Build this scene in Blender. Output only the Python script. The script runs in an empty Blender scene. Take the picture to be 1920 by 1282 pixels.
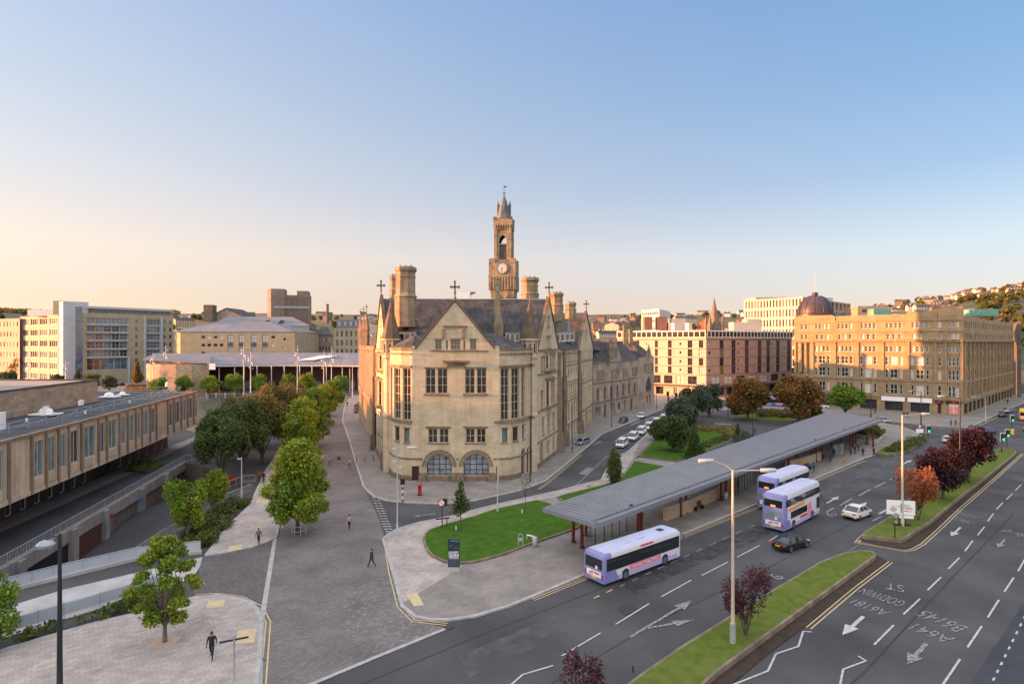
import bpy, math, random
import numpy as np
from mathutils import Vector, Matrix
from mathutils.geometry import tessellate_polygon
S = bpy.context.scene
COL = S.collection
R = math.radians
rnd = random.Random(7)
# ---------------------------------------------------------------- camera, sky, sun, exposure
FPX, CAMH, CX, CY = 1066.67, 22.0, 960.0, 641.0
cam_d = bpy.data.cameras.new('camera'); cam = bpy.data.objects.new('camera', cam_d); COL.objects.link(cam)
cam.location = (0, 0, CAMH); cam.rotation_euler = (R(90), 0, 0)
cam_d.lens = 20; cam_d.sensor_width = 36; cam_d.clip_start = .5; cam_d.clip_end = 12000
S.camera = cam
SUN_AZ, SUN_EL = R(-93), R(5.8)       # clockwise from +Y
W = bpy.data.worlds.new('World'); S.world = W; W.use_nodes = True
wn = W.node_tree; bg = wn.nodes['Background']
sky = wn.nodes.new('ShaderNodeTexSky'); sky.sky_type = 'NISHITA'; sky.sun_disc = False
sky.sun_elevation = SUN_EL; sky.sun_rotation = SUN_AZ
sky.altitude = 100; sky.air_density = 1.0; sky.dust_density = .6; sky.ozone_density = 1.6
wn.links.new(sky.outputs[0], bg.inputs[0]); bg.inputs[1].default_value = .03
# the dusk glow: peach at the skyline, lilac to blue above, an unseen zenith brightened to light the street, warmer and paler towards the sun
def wnode(ty, **k):
    n = wn.nodes.new(ty)
    for a, b in k.items(): setattr(n, a, b)
    return n
wtc = wnode('ShaderNodeTexCoord'); wsep = wnode('ShaderNodeSeparateXYZ'); wn.links.new(wtc.outputs['Generated'], wsep.inputs[0])
dot = wnode('ShaderNodeVectorMath', operation='DOT_PRODUCT'); wn.links.new(wtc.outputs['Generated'], dot.inputs[0]); dot.inputs[1].default_value = (math.sin(SUN_AZ), math.cos(SUN_AZ), 0)
wmr = wnode('ShaderNodeMapRange'); wn.links.new(dot.outputs['Value'], wmr.inputs[0]); wmr.inputs[1].default_value = -.8; wmr.inputs[2].default_value = .62
def sky_ramp(cols):
    r = wnode('ShaderNodeValToRGB'); wn.links.new(wsep.outputs[2], r.inputs[0]); e = r.color_ramp.elements
    while len(e) < len(cols): e.new(.5)
    for q, (z, c) in zip(e, cols): q.position = z; q.color = (*c, 1)
    return r
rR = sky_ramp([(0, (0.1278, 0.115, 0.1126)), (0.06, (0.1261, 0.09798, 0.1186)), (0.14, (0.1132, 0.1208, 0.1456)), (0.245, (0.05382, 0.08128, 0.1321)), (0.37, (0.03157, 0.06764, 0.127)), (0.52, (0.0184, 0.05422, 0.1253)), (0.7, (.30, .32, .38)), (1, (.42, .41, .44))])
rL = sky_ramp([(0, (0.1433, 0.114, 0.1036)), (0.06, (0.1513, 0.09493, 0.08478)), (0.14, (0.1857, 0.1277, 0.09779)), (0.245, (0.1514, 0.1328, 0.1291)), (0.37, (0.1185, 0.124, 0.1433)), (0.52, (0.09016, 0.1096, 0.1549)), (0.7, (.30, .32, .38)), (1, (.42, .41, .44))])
gl = wnode('ShaderNodeMapRange'); wn.links.new(dot.outputs['Value'], gl.inputs[0]); gl.inputs[1].default_value = .66; gl.inputs[2].default_value = 1.; gl.inputs[4].default_value = .6  # extra glow round the sun, out of view, added to brighten the shade
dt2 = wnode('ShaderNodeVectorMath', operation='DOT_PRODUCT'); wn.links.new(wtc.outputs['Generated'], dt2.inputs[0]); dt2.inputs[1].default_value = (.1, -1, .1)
gl2 = wnode('ShaderNodeMapRange'); wn.links.new(dt2.outputs['Value'], gl2.inputs[0]); gl2.inputs[1].default_value = .05; gl2.inputs[4].default_value = .25  # fill glow added behind the camera to lift the front walls
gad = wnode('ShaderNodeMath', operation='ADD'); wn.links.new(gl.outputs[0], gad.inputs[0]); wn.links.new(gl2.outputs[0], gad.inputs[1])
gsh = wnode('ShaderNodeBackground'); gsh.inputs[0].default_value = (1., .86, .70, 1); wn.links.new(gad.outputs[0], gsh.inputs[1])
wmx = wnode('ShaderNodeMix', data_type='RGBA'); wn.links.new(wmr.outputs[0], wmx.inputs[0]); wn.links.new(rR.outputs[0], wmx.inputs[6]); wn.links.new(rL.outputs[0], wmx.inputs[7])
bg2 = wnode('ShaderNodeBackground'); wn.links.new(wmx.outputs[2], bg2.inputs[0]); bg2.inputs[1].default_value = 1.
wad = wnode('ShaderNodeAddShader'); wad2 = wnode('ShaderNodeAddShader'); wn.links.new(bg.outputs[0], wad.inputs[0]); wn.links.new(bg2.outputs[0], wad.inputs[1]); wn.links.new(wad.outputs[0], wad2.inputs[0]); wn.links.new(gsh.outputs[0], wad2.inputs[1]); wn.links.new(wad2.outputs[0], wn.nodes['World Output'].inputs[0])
sd = bpy.data.lights.new('sun', 'SUN'); sun = bpy.data.objects.new('sun', sd); COL.objects.link(sun)
sd.energy = 4.8; sd.angle = R(.5); sd.color = (1.0, .37, .13)
sdir = Vector((math.sin(SUN_AZ)*math.cos(SUN_EL), math.cos(SUN_AZ)*math.cos(SUN_EL), math.sin(SUN_EL)))
sun.rotation_euler = (-sdir).to_track_quat('-Z', 'Y').to_euler()
S.view_settings.view_transform = 'Standard'; S.view_settings.look = 'None'
S.view_settings.exposure = 2.0; S.view_settings.gamma = 1

def G(x, y, h=0.0):                     # a point seen at pixel x,y that stands at height h
    Y = FPX*(CAMH-h)/(y-CY)
    return Vector(((x-CX)/FPX*Y, Y, h))
def AT(x, y, Y):                        # a point seen at pixel x,y that stands at distance Y
    return Vector(((x-CX)*Y/FPX, Y, CAMH-(y-CY)*Y/FPX))
def V(*a): return Vector(a)
# ---------------------------------------------------------------- materials
MATS = {}
def nn(t, ty, **k):
    n = t.nodes.new(ty)
    for a, b in k.items():
        if a.startswith('i_'): n.inputs[a[2:].replace('_', ' ')].default_value = b
        else: setattr(n, a, b)
    return n
def mk(name, c, rough=.8, c2=None, ns=.5, lo=.35, hi=.65, brick=None, bump=0., bs=20., metal=0., streak=0., grime=0., spec=.5, island=0., emit=None, trans=0., detail=5):
    m = bpy.data.materials.new(name); m.use_nodes = True; t = m.node_tree; L = t.links.new
    b = t.nodes['Principled BSDF']; b.inputs['Roughness'].default_value = rough; b.inputs['Metallic'].default_value = metal
    b.inputs['Specular IOR Level'].default_value = spec
    c4 = (*c, 1); b.inputs['Base Color'].default_value = c4
    if emit: b.inputs['Emission Color'].default_value = (*emit[0], 1); b.inputs['Emission Strength'].default_value = emit[1]
    tc = nn(t, 'ShaderNodeTexCoord'); ob = tc.outputs['Object']; out = None
    def mix(a, bb, f, mode='MIX'):
        x = nn(t, 'ShaderNodeMix', data_type='RGBA', blend_type=mode)
        for i, v in ((6, a), (7, bb), (0, f)):
            if hasattr(v, 'links'): L(v, x.inputs[i])
            else: x.inputs[i].default_value = v
        return x.outputs[2]
    out = c4
    if c2:
        n = nn(t, 'ShaderNodeTexNoise', i_Scale=ns, i_Detail=float(detail)); L(ob, n.inputs['Vector'])
        r = nn(t, 'ShaderNodeMapRange'); r.inputs[1].default_value = lo; r.inputs[2].default_value = hi; L(n.outputs[0], r.inputs[0])
        out = mix(c4, (*c2, 1), r.outputs[0])
    if brick:      # (width, height, vertical?, strength, mortar)
        bw, bh, vert, st, mo = brick
        sx = nn(t, 'ShaderNodeSeparateXYZ'); L(ob, sx.inputs[0]); cb = nn(t, 'ShaderNodeCombineXYZ')
        if vert:
            a = nn(t, 'ShaderNodeMath', operation='MULTIPLY_ADD'); L(sx.outputs[1], a.inputs[0]); a.inputs[1].default_value = .8
            a2 = nn(t, 'ShaderNodeMath', operation='MULTIPLY'); L(sx.outputs[0], a2.inputs[0]); a2.inputs[1].default_value = .9
            L(a2.outputs[0], a.inputs[2]); L(a.outputs[0], cb.inputs[0]); L(sx.outputs[2], cb.inputs[1])
        else:
            ro = nn(t, 'ShaderNodeVectorRotate', rotation_type='Z_AXIS'); ro.inputs['Angle'].default_value = R(-38) if vert is None else 0
            L(ob, ro.inputs[0]); sx2 = nn(t, 'ShaderNodeSeparateXYZ'); L(ro.outputs[0], sx2.inputs[0]); L(sx2.outputs[0], cb.inputs[0]); L(sx2.outputs[1], cb.inputs[1])
        br = nn(t, 'ShaderNodeTexBrick', offset=.5); L(cb.outputs[0], br.inputs['Vector'])
        for k, v in (('Scale', 1.), ('Mortar Size', mo), ('Brick Width', bw), ('Row Height', bh), ('Bias', 0.)): br.inputs[k].default_value = v
        br.inputs['Color1'].default_value = (1-st, 1-st, 1-st, 1); br.inputs['Color2'].default_value = (1+st*.6, 1+st*.5, 1+st*.4, 1)
        br.inputs['Mortar'].default_value = (1-st*1.7,)*3+(1,)
        out = mix(out, br.outputs[0], 1., 'MULTIPLY')
    if streak:
        mp = nn(t, 'ShaderNodeMapping'); mp.inputs['Scale'].default_value = (1.3, 1.3, .08); L(ob, mp.inputs[0])
        n = nn(t, 'ShaderNodeTexNoise', i_Scale=1.2, i_Detail=4.); L(mp.outputs[0], n.inputs['Vector'])
        r = nn(t, 'ShaderNodeMapRange'); r.inputs[1].default_value = .4; r.inputs[2].default_value = .68; r.inputs[4].default_value = streak; L(n.outputs[0], r.inputs[0])
        out = mix(out, (.35, .33, .32, 1), r.outputs[0], 'MULTIPLY')
    if grime:
        n = nn(t, 'ShaderNodeTexNoise', i_Scale=.28, i_Detail=8., i_Roughness=.7); L(ob, n.inputs['Vector'])
        r = nn(t, 'ShaderNodeMapRange'); r.inputs[1].default_value = .48; r.inputs[2].default_value = .7; r.inputs[4].default_value = grime; L(n.outputs[0], r.inputs[0])
        out = mix(out, (.3, .27, .24, 1), r.outputs[0], 'MULTIPLY')
    if island:
        g = nn(t, 'ShaderNodeNewGeometry'); r = nn(t, 'ShaderNodeMapRange'); r.inputs[3].default_value = 1-island; r.inputs[4].default_value = 1+island
        L(g.outputs['Random Per Island'], r.inputs[0]); cc = nn(t, 'ShaderNodeCombineColor')
        for i in range(3): L(r.outputs[0], cc.inputs[i])
        out = mix(out, cc.outputs[0], 1., 'MULTIPLY')
    if hasattr(out, 'links'): L(out, b.inputs['Base Color'])
    if bump:
        n = nn(t, 'ShaderNodeTexNoise', i_Scale=bs, i_Detail=4.); L(ob, n.inputs['Vector'])
        bp = nn(t, 'ShaderNodeBump', i_Strength=bump, i_Distance=.05); L(n.outputs[0], bp.inputs['Height']); L(bp.outputs[0], b.inputs['Normal'])
    if trans:
        tr = nn(t, 'ShaderNodeBsdfTranslucent'); ms = nn(t, 'ShaderNodeMixShader'); ms.inputs[0].default_value = trans
        if hasattr(out, 'links'): L(out, tr.inputs[0])
        else: tr.inputs[0].default_value = c4
        L(b.outputs[0], ms.inputs[1]); L(tr.outputs[0], ms.inputs[2]); L(ms.outputs[0], t.nodes['Material Output'].inputs[0])
    MATS[name] = m; return m
mk('asphalt', (.051, .0495, .0495), .88, (.086, .082, .081), .13, bump=.3, bs=30, detail=9, spec=.22)
mk('asphalt_dark', (.038, .039, .043), .85, (.055, .055, .06), .15, bump=.3, bs=30, detail=8, spec=.22)
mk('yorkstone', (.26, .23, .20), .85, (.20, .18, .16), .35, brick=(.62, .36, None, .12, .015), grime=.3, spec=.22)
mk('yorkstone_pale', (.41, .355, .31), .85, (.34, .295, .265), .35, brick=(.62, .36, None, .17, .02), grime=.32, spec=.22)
mk('setts', (.205, .182, .168), .85, (.155, .138, .128), .22, brick=(.36, .2, None, .22, .03), grime=.35, detail=8, spec=.22)
mk('setts_small', (.17, .148, .14), .85, (.135, .12, .115), .3, brick=(.22, .22, None, .28, .03), grime=.2, spec=.22)
mk('kerb', (.38, .36, .34), .8, (.28, .27, .25), 1.5)
mk('concrete', (.27, .25, .23), .85, (.2, .185, .165), .5, streak=.35)
mk('concrete_pale', (.42, .40, .38), .85, (.34, .32, .30), .5, grime=.3)
mk('retaining', (.17, .14, .12), .9, (.12, .10, .085), .4, streak=.5, brick=(1.2, .6, True, .12, .02))
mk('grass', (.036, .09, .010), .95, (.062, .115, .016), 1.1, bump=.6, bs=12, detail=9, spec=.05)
mk('grass_yellow', (.08, .112, .017), .95, (.125, .145, .034), 1.3, bump=.6, bs=12, detail=9, spec=.05)  # paler, yellower turf
mk('soil', (.062, .042, .03), .95, (.04, .028, .02), 1.2, bump=.5, spec=.22)
mk('white_paint', (.45, .44, .43), .85, (.24, .235, .235), 3., lo=.42, hi=.75, detail=10)
mk('worn_paint', (.31, .305, .305), .88, (.07, .07, .07), 5., lo=.38, hi=.62, detail=10)
mk('yellow_paint', (.60, .42, .17), .75, (.42, .32, .18), 3.)
mk('tactile', (.52, .40, .22), .85, (.44, .34, .2), 2.)
mk('water', (.10, .11, .12), .08, spec=.8)
mk('ground_far', (.12, .12, .075), .95, (.07, .09, .04), .02, detail=8)
mk('hill_green', (.085, .085, .04), .95, (.05, .055, .025), .012, detail=10)
# stone and walls
mk('stone', (.59, .475, .33), .85, (.50, .395, .265), .35, brick=(.9, .42, True, .10, .025), grime=.28, streak=.2, bump=.25, bs=8, spec=.22)
mk('stone_grey', (.42, .355, .28), .88, (.32, .27, .215), .35, brick=(.8, .38, True, .14, .02), grime=.5, streak=.35, bump=.25, bs=8, spec=.22)
mk('stone_trim', (.24, .175, .12), .85, (.14, .105, .075), .8, streak=.3)
mk('stone_tower', (.37, .30, .195), .88, (.25, .20, .135), .5, brick=(.8, .38, True, .14, .02), grime=.5, streak=.35, spec=.2)
mk('stone_chimney', (.33, .255, .17), .88, (.24, .185, .125), .5, brick=(.8, .38, True, .16, .02), grime=.5, streak=.3, spec=.2)
mk('concrete_warm', (.25, .195, .155), .9, (.2, .155, .125), .2, streak=.4)
mk('stone_spire', (.17, .12, .08), .88, (.11, .08, .055), .8, streak=.3, spec=.2)
mk('stone_dark', (.16, .13, .10), .9, (.09, .075, .06), .6, brick=(.8, .38, True, .1, .02))
mk('stone_hotel', (.36, .255, .14), .85, (.29, .20, .108), .4, brick=(1.2, .5, True, .10, .02), grime=.3, streak=.28)
mk('stone_hotel_trim', (.34, .235, .135), .85, (.25, .17, .10), .8, streak=.3)
mk('slate', (.115, .112, .112), .85, (.07, .067, .066), .4, brick=(.5, .35, True, .14, .02), streak=.6, grime=.35, spec=.15)
mk('lead', (.26, .28, .30), .5, (.19, .2, .22), .8)
mk('slate_light', (.19, .19, .205), .85, (.155, .155, .17), .15, spec=.15)
mk('spire_slate', (.085, .10, .125), .8, (.11, .12, .14), 1., brick=(.5, .4, True, .1, .02))
mk('brick_yellow', (.35, .295, .195), .85, (.29, .245, .16), .4, brick=(.45, .15, True, .08, .01))
mk('brick_red', (.30, .12, .065), .85, (.24, .10, .06), .6)
mk('brick_pink', (.50, .35, .26), .85, (.43, .30, .22), .6, brick=(.6, .25, True, .06, .01))
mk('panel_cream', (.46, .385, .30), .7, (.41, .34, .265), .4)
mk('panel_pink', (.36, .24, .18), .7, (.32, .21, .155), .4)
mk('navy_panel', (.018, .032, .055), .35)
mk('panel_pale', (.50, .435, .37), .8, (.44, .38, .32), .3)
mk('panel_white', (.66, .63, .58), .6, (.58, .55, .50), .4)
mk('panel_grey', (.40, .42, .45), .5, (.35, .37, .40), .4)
mk('panel_blue', (.10, .12, .16), .5)
mk('fin_stone', (.52, .41, .28), .85, (.44, .34, .23), .5, streak=.4, grime=.3)
mk('fin_brown', (.25, .175, .12), .85, (.17, .12, .085), .8, streak=.3)
mk('ashlar', (.36, .285, .20), .85, (.27, .215, .155), .6, brick=(1.0, .45, True, .22, .02))
mk('roof_felt', (.052, .055, .062), .9, (.08, .083, .09), .25, detail=8, spec=.15)
mk('roof_gravel', (.26, .225, .185), .9, (.20, .175, .15), .3, detail=8)
mk('copper_green', (.12, .30, .25), .8, (.09, .23, .2), .8)
mk('dome_copper', (.055, .032, .036), .45, (.032, .024, .032), .6)
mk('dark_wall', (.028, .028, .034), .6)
mk('black', (.012, .012, .014), .4)
mk('black_gloss', (.012, .012, .015), .12)
mk('rubber', (.018, .018, .02), .85)
mk('white', (.78, .77, .76), .4)
mk('white_car', (.74, .73, .74), .15)
mk('cream_car', (.70, .64, .60), .15)
mk('silver', (.33, .36, .40), .25, metal=.6)
mk('galv', (.42, .43, .45), .4, (.34, .35, .37), 2., metal=.35)
mk('pale_post', (.42, .41, .415), .4)
mk('sodium_post', (.50, .42, .33), .5, (.42, .35, .28), 2.)
mk('navy', (.016, .02, .05), .15)
mk('blue_car', (.04, .07, .20), .2)
mk('red_car', (.16, .015, .015), .2)
mk('red', (.40, .014, .010), .35)
mk('red_dark', (.16, .018, .012), .45, (.11, .015, .012), 3.)
mk('wood_dark', (.07, .03, .02), .6)
mk('door_wood', (.06, .018, .014), .5)
mk('yellow_plate', (.75, .55, .05), .4)
mk('orange', (.75, .30, .04), .4)
mk('blue', (.03, .09, .42), .4)
mk('blue_sign', (.03, .11, .30), .4)
mk('yellow', (.75, .50, .03), .4)
mk('green', (.05, .30, .12), .5)
mk('lime', (.38, .50, .06), .6)
mk('chrome', (.5, .5, .5), .25, metal=.9)
mk('rim', (.20, .20, .20), .35, metal=.5)
mk('lens_red', (.42, .012, .012), .2)
mk('lens_clear', (.62, .62, .62), .1)
mk('bus_lilac', (.20, .205, .43), .25)
mk('bus_lilac_light', (.40, .375, .56), .25)
mk('bus_white', (.66, .65, .71), .3)
mk('bus_roof', (.46, .47, .60), .45, (.40, .41, .53), .6)
mk('bus_pink', (.60, .555, .60), .3)
mk('advert_pink', (.72, .20, .30), .4, (.66, .25, .34), 2.)
mk('advert_red', (.60, .06, .08), .4)
mk('glass', (.014, .016, .02), .1, (.04, .04, .042), .7, spec=.8)
mk('glass_pale', (.30, .33, .36), .25, (.16, .18, .21), 1.3)
mk('glass_blue', (.11, .16, .21), .1, (.055, .085, .11), .35, spec=.8)
mk('glass_green', (.15, .22, .20), .12, (.08, .12, .11), .8, spec=.8)
mk('glass_car', (.012, .016, .018), .05, spec=.8)
mk('glass_clear', (.16, .17, .18), .08, spec=.7)
mk('blind', (.52, .48, .42), .7)
mk('frame_brown', (.10, .075, .06), .7)
mk('frame_white', (.66, .63, .58), .5)
mk('frame_stone', (.34, .255, .175), .85)
mk('frame_tan', (.40, .31, .21), .85)
mk('frame_black', (.02, .02, .022), .5)
mk('clock_face', (.48, .47, .43), .5)
mk('canopy_roof', (.155, .153, .165), .6, (.125, .124, .135), .5, spec=.3, streak=0, grime=.25)
mk('canopy_edge', (.165, .17, .195), .5)
mk('canopy_rib', (.33, .335, .36), .5)
mk('bench_stone', (.45, .31, .19), .8, (.38, .26, .16), .7, brick=(.7, .3, True, .08, .02))
mk('lit_green', (.05, .5, .3), .3, emit=((.05, 1., .45), .7))
mk('lit_orange', (.8, .2, .02), .3, emit=((1., .22, .02), .5))
mk('lit_shop', (.25, .22, .18), .5, emit=((1., .75, .4), .12))
mk('skin', (.42, .25, .18), .6)
mk('hair', (.035, .022, .016), .7)
mk('cloth_black', (.014, .014, .017), .85)
mk('cloth_navy', (.02, .03, .07), .85)
mk('cloth_beige', (.36, .25, .20), .85)
mk('cloth_grey', (.10, .10, .11), .85)
mk('cloth_blue', (.02, .16, .38), .85)
mk('cloth_orange', (.55, .16, .07), .85)
mk('cloth_red', (.25, .03, .03), .85)
mk('cloth_teal', (.04, .09, .10), .85)
mk('bark', (.10, .075, .055), .95, (.06, .045, .035), 3.)
mk('bark_pale', (.17, .135, .10), .95, (.10, .08, .06), 3.)
LT = dict(rough=.65, trans=.28, island=.42, spec=.15)
mk('leaf_green', (.10, .20, .026), c2=(.20, .27, .04), ns=.28, **LT)
mk('leaf_yellowgreen', (.13, .22, .024), c2=(.30, .31, .035), ns=.25, **LT)
mk('leaf_dark', (.062, .092, .028), c2=(.10, .125, .036), ns=.4, **LT)
mk('leaf_olive', (.085, .095, .032), c2=(.21, .155, .045), ns=.22, **LT)
mk('leaf_autumn', (.24, .15, .03), c2=(.12, .11, .03), ns=.25, **LT)
mk('leaf_rust', (.15, .11, .035), c2=(.27, .125, .035), ns=.2, **LT)
mk('leaf_orange', (.36, .135, .06), c2=(.26, .09, .045), ns=.5, **LT)
mk('leaf_purple', (.046, .022, .030), c2=(.030, .015, .022), ns=.6, **LT)
mk('leaf_plum', (.11, .042, .048), c2=(.07, .028, .034), ns=.8, **LT)
mk('leaf_grey', (.075, .095, .06), c2=(.11, .13, .08), ns=.3, **LT)
mk('leaf_gold', (.34, .24, .035), c2=(.14, .15, .03), ns=.5, **LT)
mk('leaf_hedge', (.075, .10, .025), c2=(.12, .13, .035), ns=.5, **LT)
def stain(name, c, sc, lo, hi, mx):
    m = mk(name, c, .85); t = m.node_tree; L = t.links.new; tc = nn(t, 'ShaderNodeTexCoord'); n = nn(t, 'ShaderNodeTexNoise', i_Scale=sc, i_Detail=9., i_Roughness=.7); L(tc.outputs['Object'], n.inputs['Vector'])
    r = nn(t, 'ShaderNodeMapRange'); r.inputs[1].default_value = lo; r.inputs[2].default_value = hi; r.inputs[4].default_value = mx; L(n.outputs[0], r.inputs[0]); L(r.outputs[0], t.nodes['Principled BSDF'].inputs['Alpha'])
stain('salt_stain', (.50, .48, .48), 2.2, .50, .75, .5); stain('oil_stain', (.02, .02, .022), .8, .40, .65, .6); stain('dust_stain', (.16, .15, .145), .5, .42, .7, .55)
# ---------------------------------------------------------------- mesh builder
ORG = {}
def org(o):
    return ORG.get(o.name, Vector((0, 0, 0))) if o else Vector((0, 0, 0))
class MB:
    def __init__(s): s.v = []; s.f = []; s.m = []; s.k = 0
    def poly(s, pts, m=None):
        n = len(s.v); s.v += [tuple(p) for p in pts]; s.f.append(tuple(range(n, n+len(pts)))); s.m.append(s.k if m is None else m)
    def box(s, c, d, rz=0., m=None):
        x, y, z = (d[0]/2, d[1]/2, d[2]/2); ca, sa = math.cos(rz), math.sin(rz); n = len(s.v)
        for k in (-z, z):
            for i, j in ((-x, -y), (x, -y), (x, y), (-x, y)): s.v.append((c[0]+i*ca-j*sa, c[1]+i*sa+j*ca, c[2]+k))
        for q in ((3, 2, 1, 0), (4, 5, 6, 7), (0, 1, 5, 4), (1, 2, 6, 5), (2, 3, 7, 6), (3, 0, 4, 7)):
            s.f.append(tuple(n+i for i in q)); s.m.append(s.k if m is None else m)
    def wbox(s, p0, p1, o0, o1, z0, z1, m=None):      # box along the wall line p0-p1 from offset o0 to o1 on its outer side
        p0, p1 = Vector(p0[:2]), Vector(p1[:2]); d = (p1-p0).normalized(); n = Vector((d.y, -d.x))
        a = [p0+n*o0, p0+n*o1, p1+n*o1, p1+n*o0]; s.prism([(q.x, q.y) for q in a], z0, z1, m)
    def prism(s, pts, z0, z1, m=None, top=None):
        a = sum(pts[i][0]*pts[(i+1) % len(pts)][1]-pts[(i+1) % len(pts)][0]*pts[i][1] for i in range(len(pts)))
        if a < 0: pts = pts[::-1]
        n = len(s.v); k = len(pts); mm = s.k if m is None else m
        s.v += [(p[0], p[1], z0) for p in pts]+[(p[0], p[1], z1) for p in pts]
        for i in range(k): s.f.append((n+i, n+(i+1) % k, n+k+(i+1) % k, n+k+i)); s.m.append(mm)
        if k == 4: caps = [(0, 1, 2, 3)]
        else: caps = [tuple(t) for t in tessellate_polygon([[Vector((p[0], p[1], 0)) for p in pts]])]
        for c in caps:
            ar = (Vector(s.v[n+c[1]])-Vector(s.v[n+c[0]])).cross(Vector(s.v[n+c[2]])-Vector(s.v[n+c[0]])).z
            if ar < 0: c = c[::-1]
            s.f.append(tuple(n+k+i for i in c)); s.m.append(mm if top is None else top)
            s.f.append(tuple(n+i for i in c[::-1])); s.m.append(mm)
    def sheet(s, pts, z, m=None, holes=()):
        rings = [[Vector((p[0], p[1], 0)) for p in r] for r in [pts]+list(holes)]; n = len(s.v)
        for r in rings: s.v += [(p.x, p.y, z) for p in r]
        for c in tessellate_polygon(rings):
            ar = (Vector(s.v[n+c[1]])-Vector(s.v[n+c[0]])).cross(Vector(s.v[n+c[2]])-Vector(s.v[n+c[0]])).z
            if abs(ar) < 1e-9: continue
            if ar < 0: c = c[::-1]
            s.f.append(tuple(n+i for i in c)); s.m.append(s.k if m is None else m)
    def ribbon(s, pts, w, z, off=0., m=None):
        pts = [Vector((p[0], p[1])) for p in pts]; L = []; Rr = []
        for i, p in enumerate(pts):
            d = (pts[min(i+1, len(pts)-1)]-pts[max(i-1, 0)]).normalized(); n = Vector((-d.y, d.x))
            L.append(p+n*(off+w/2)); Rr.append(p+n*(off-w/2))
        for i in range(len(pts)-1):
            s.poly([(Rr[i].x, Rr[i].y, z), (Rr[i+1].x, Rr[i+1].y, z), (L[i+1].x, L[i+1].y, z), (L[i].x, L[i].y, z)], m)
    def tube(s, pts, rad, n=8, m=None, cap=True):
        pts = [Vector(p) for p in pts]; rad = rad if hasattr(rad, '__len__') else [rad]*len(pts); b = len(s.v); mm = s.k if m is None else m
        for i, p in enumerate(pts):
            d = (pts[min(i+1, len(pts)-1)]-pts[max(i-1, 0)]).normalized()
            u = d.cross(Vector((0, 0, 1)) if abs(d.z) < .9 else Vector((1, 0, 0))).normalized(); w = u.cross(d)
            for j in range(n):
                a = 2*math.pi*j/n; q = p+(u*math.cos(a)+w*math.sin(a))*rad[i]; s.v.append(tuple(q))
        for i in range(len(pts)-1):
            for j in range(n): s.f.append((b+i*n+j, b+i*n+(j+1) % n, b+(i+1)*n+(j+1) % n, b+(i+1)*n+j)); s.m.append(mm)
        if cap:
            s.f.append(tuple(b+j for j in range(n))[::-1]); s.m.append(mm); e = b+(len(pts)-1)*n; s.f.append(tuple(e+j for j in range(n))); s.m.append(mm)
    def lathe(s, c, prof, n=16, m=None, rot=0., sx=1., sy=1.):     # prof: (radius, z)
        b = len(s.v); mm = s.k if m is None else m
        for r, z in prof:
            for j in range(n):
                a = rot+2*math.pi*j/n; s.v.append((c[0]+r*sx*math.cos(a), c[1]+r*sy*math.sin(a), c[2]+z))
        for i in range(len(prof)-1):
            for j in range(n): s.f.append((b+i*n+j, b+i*n+(j+1) % n, b+(i+1)*n+(j+1) % n, b+(i+1)*n+j)); s.m.append(mm)
        if prof[-1][0] > 1e-3: e = b+(len(prof)-1)*n; s.f.append(tuple(e+j for j in range(n))); s.m.append(mm)
        if prof[0][0] > 1e-3: s.f.append(tuple(b+j for j in range(n))[::-1]); s.m.append(mm)
    def loft(s, rings, m=None, caps=True):
        b = len(s.v); k = len(rings[0]); mm = s.k if m is None else m
        for r in rings: s.v += [tuple(p) for p in r]
        for i in range(len(rings)-1):
            for j in range(k): s.f.append((b+i*k+j, b+i*k+(j+1) % k, b+(i+1)*k+(j+1) % k, b+(i+1)*k+j)); s.m.append(mm)
        if caps: s.f.append(tuple(range(b, b+k))[::-1]); s.m.append(mm); e = b+(len(rings)-1)*k; s.f.append(tuple(range(e, e+k))); s.m.append(mm)
    def build(s, name, mats, parent=None, smooth=0, label=None, world=True):
        if not s.f: return None
        me = bpy.data.meshes.new(name); o3 = org(parent) if world else Vector((0, 0, 0))
        me.from_pydata([(a-o3.x, b-o3.y, c-o3.z) for a, b, c in s.v], [], s.f)
        mats = [mats] if isinstance(mats, str) else mats
        for q in mats: me.materials.append(MATS[q])
        if len(mats) > 1: me.polygons.foreach_set('material_index', s.m)
        if smooth: me.polygons.foreach_set('use_smooth', [True]*len(s.f)); me.set_sharp_from_angle(angle=R(smooth))
        ob = bpy.data.objects.new(name, me); COL.objects.link(ob)
        if parent:
            ob.parent = parent; ORG[ob.name] = o3
        if label: ob['label'] = label
        return ob
def thing(name, label, cat, loc=(0, 0, 0), rz=0., group=None):
    o = bpy.data.objects.new(name, None); COL.objects.link(o); o.empty_display_size = .3; o.location = loc; o.rotation_euler = (0, 0, rz)
    ORG[o.name] = Vector(loc) if rz == 0 else Vector((0, 0, 0)); o['label'] = label; o['category'] = cat
    if group: o['group'] = group
    return o
def solo(mb, name, mats, label, cat, group=None, smooth=0, loc=None):     # a thing that is a single mesh, origin at its base
    if loc is None:
        xs = [v[0] for v in mb.v]; ys = [v[1] for v in mb.v]; loc = ((min(xs)+max(xs))/2, (min(ys)+max(ys))/2, min(v[2] for v in mb.v))
        mb.v = [(a-loc[0], b-loc[1], c-loc[2]) for a, b, c in mb.v]
    o = mb.build(name, mats, None, smooth); o.location = loc; o['label'] = label; o['category'] = cat
    if group: o['group'] = group
    return o
def struct(mb, name, mats, kind='structure', label=None):
    o = mb.build(name, mats); o['kind'] = kind
    if label: o['label'] = label
    return o
KIDS = {}
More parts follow.
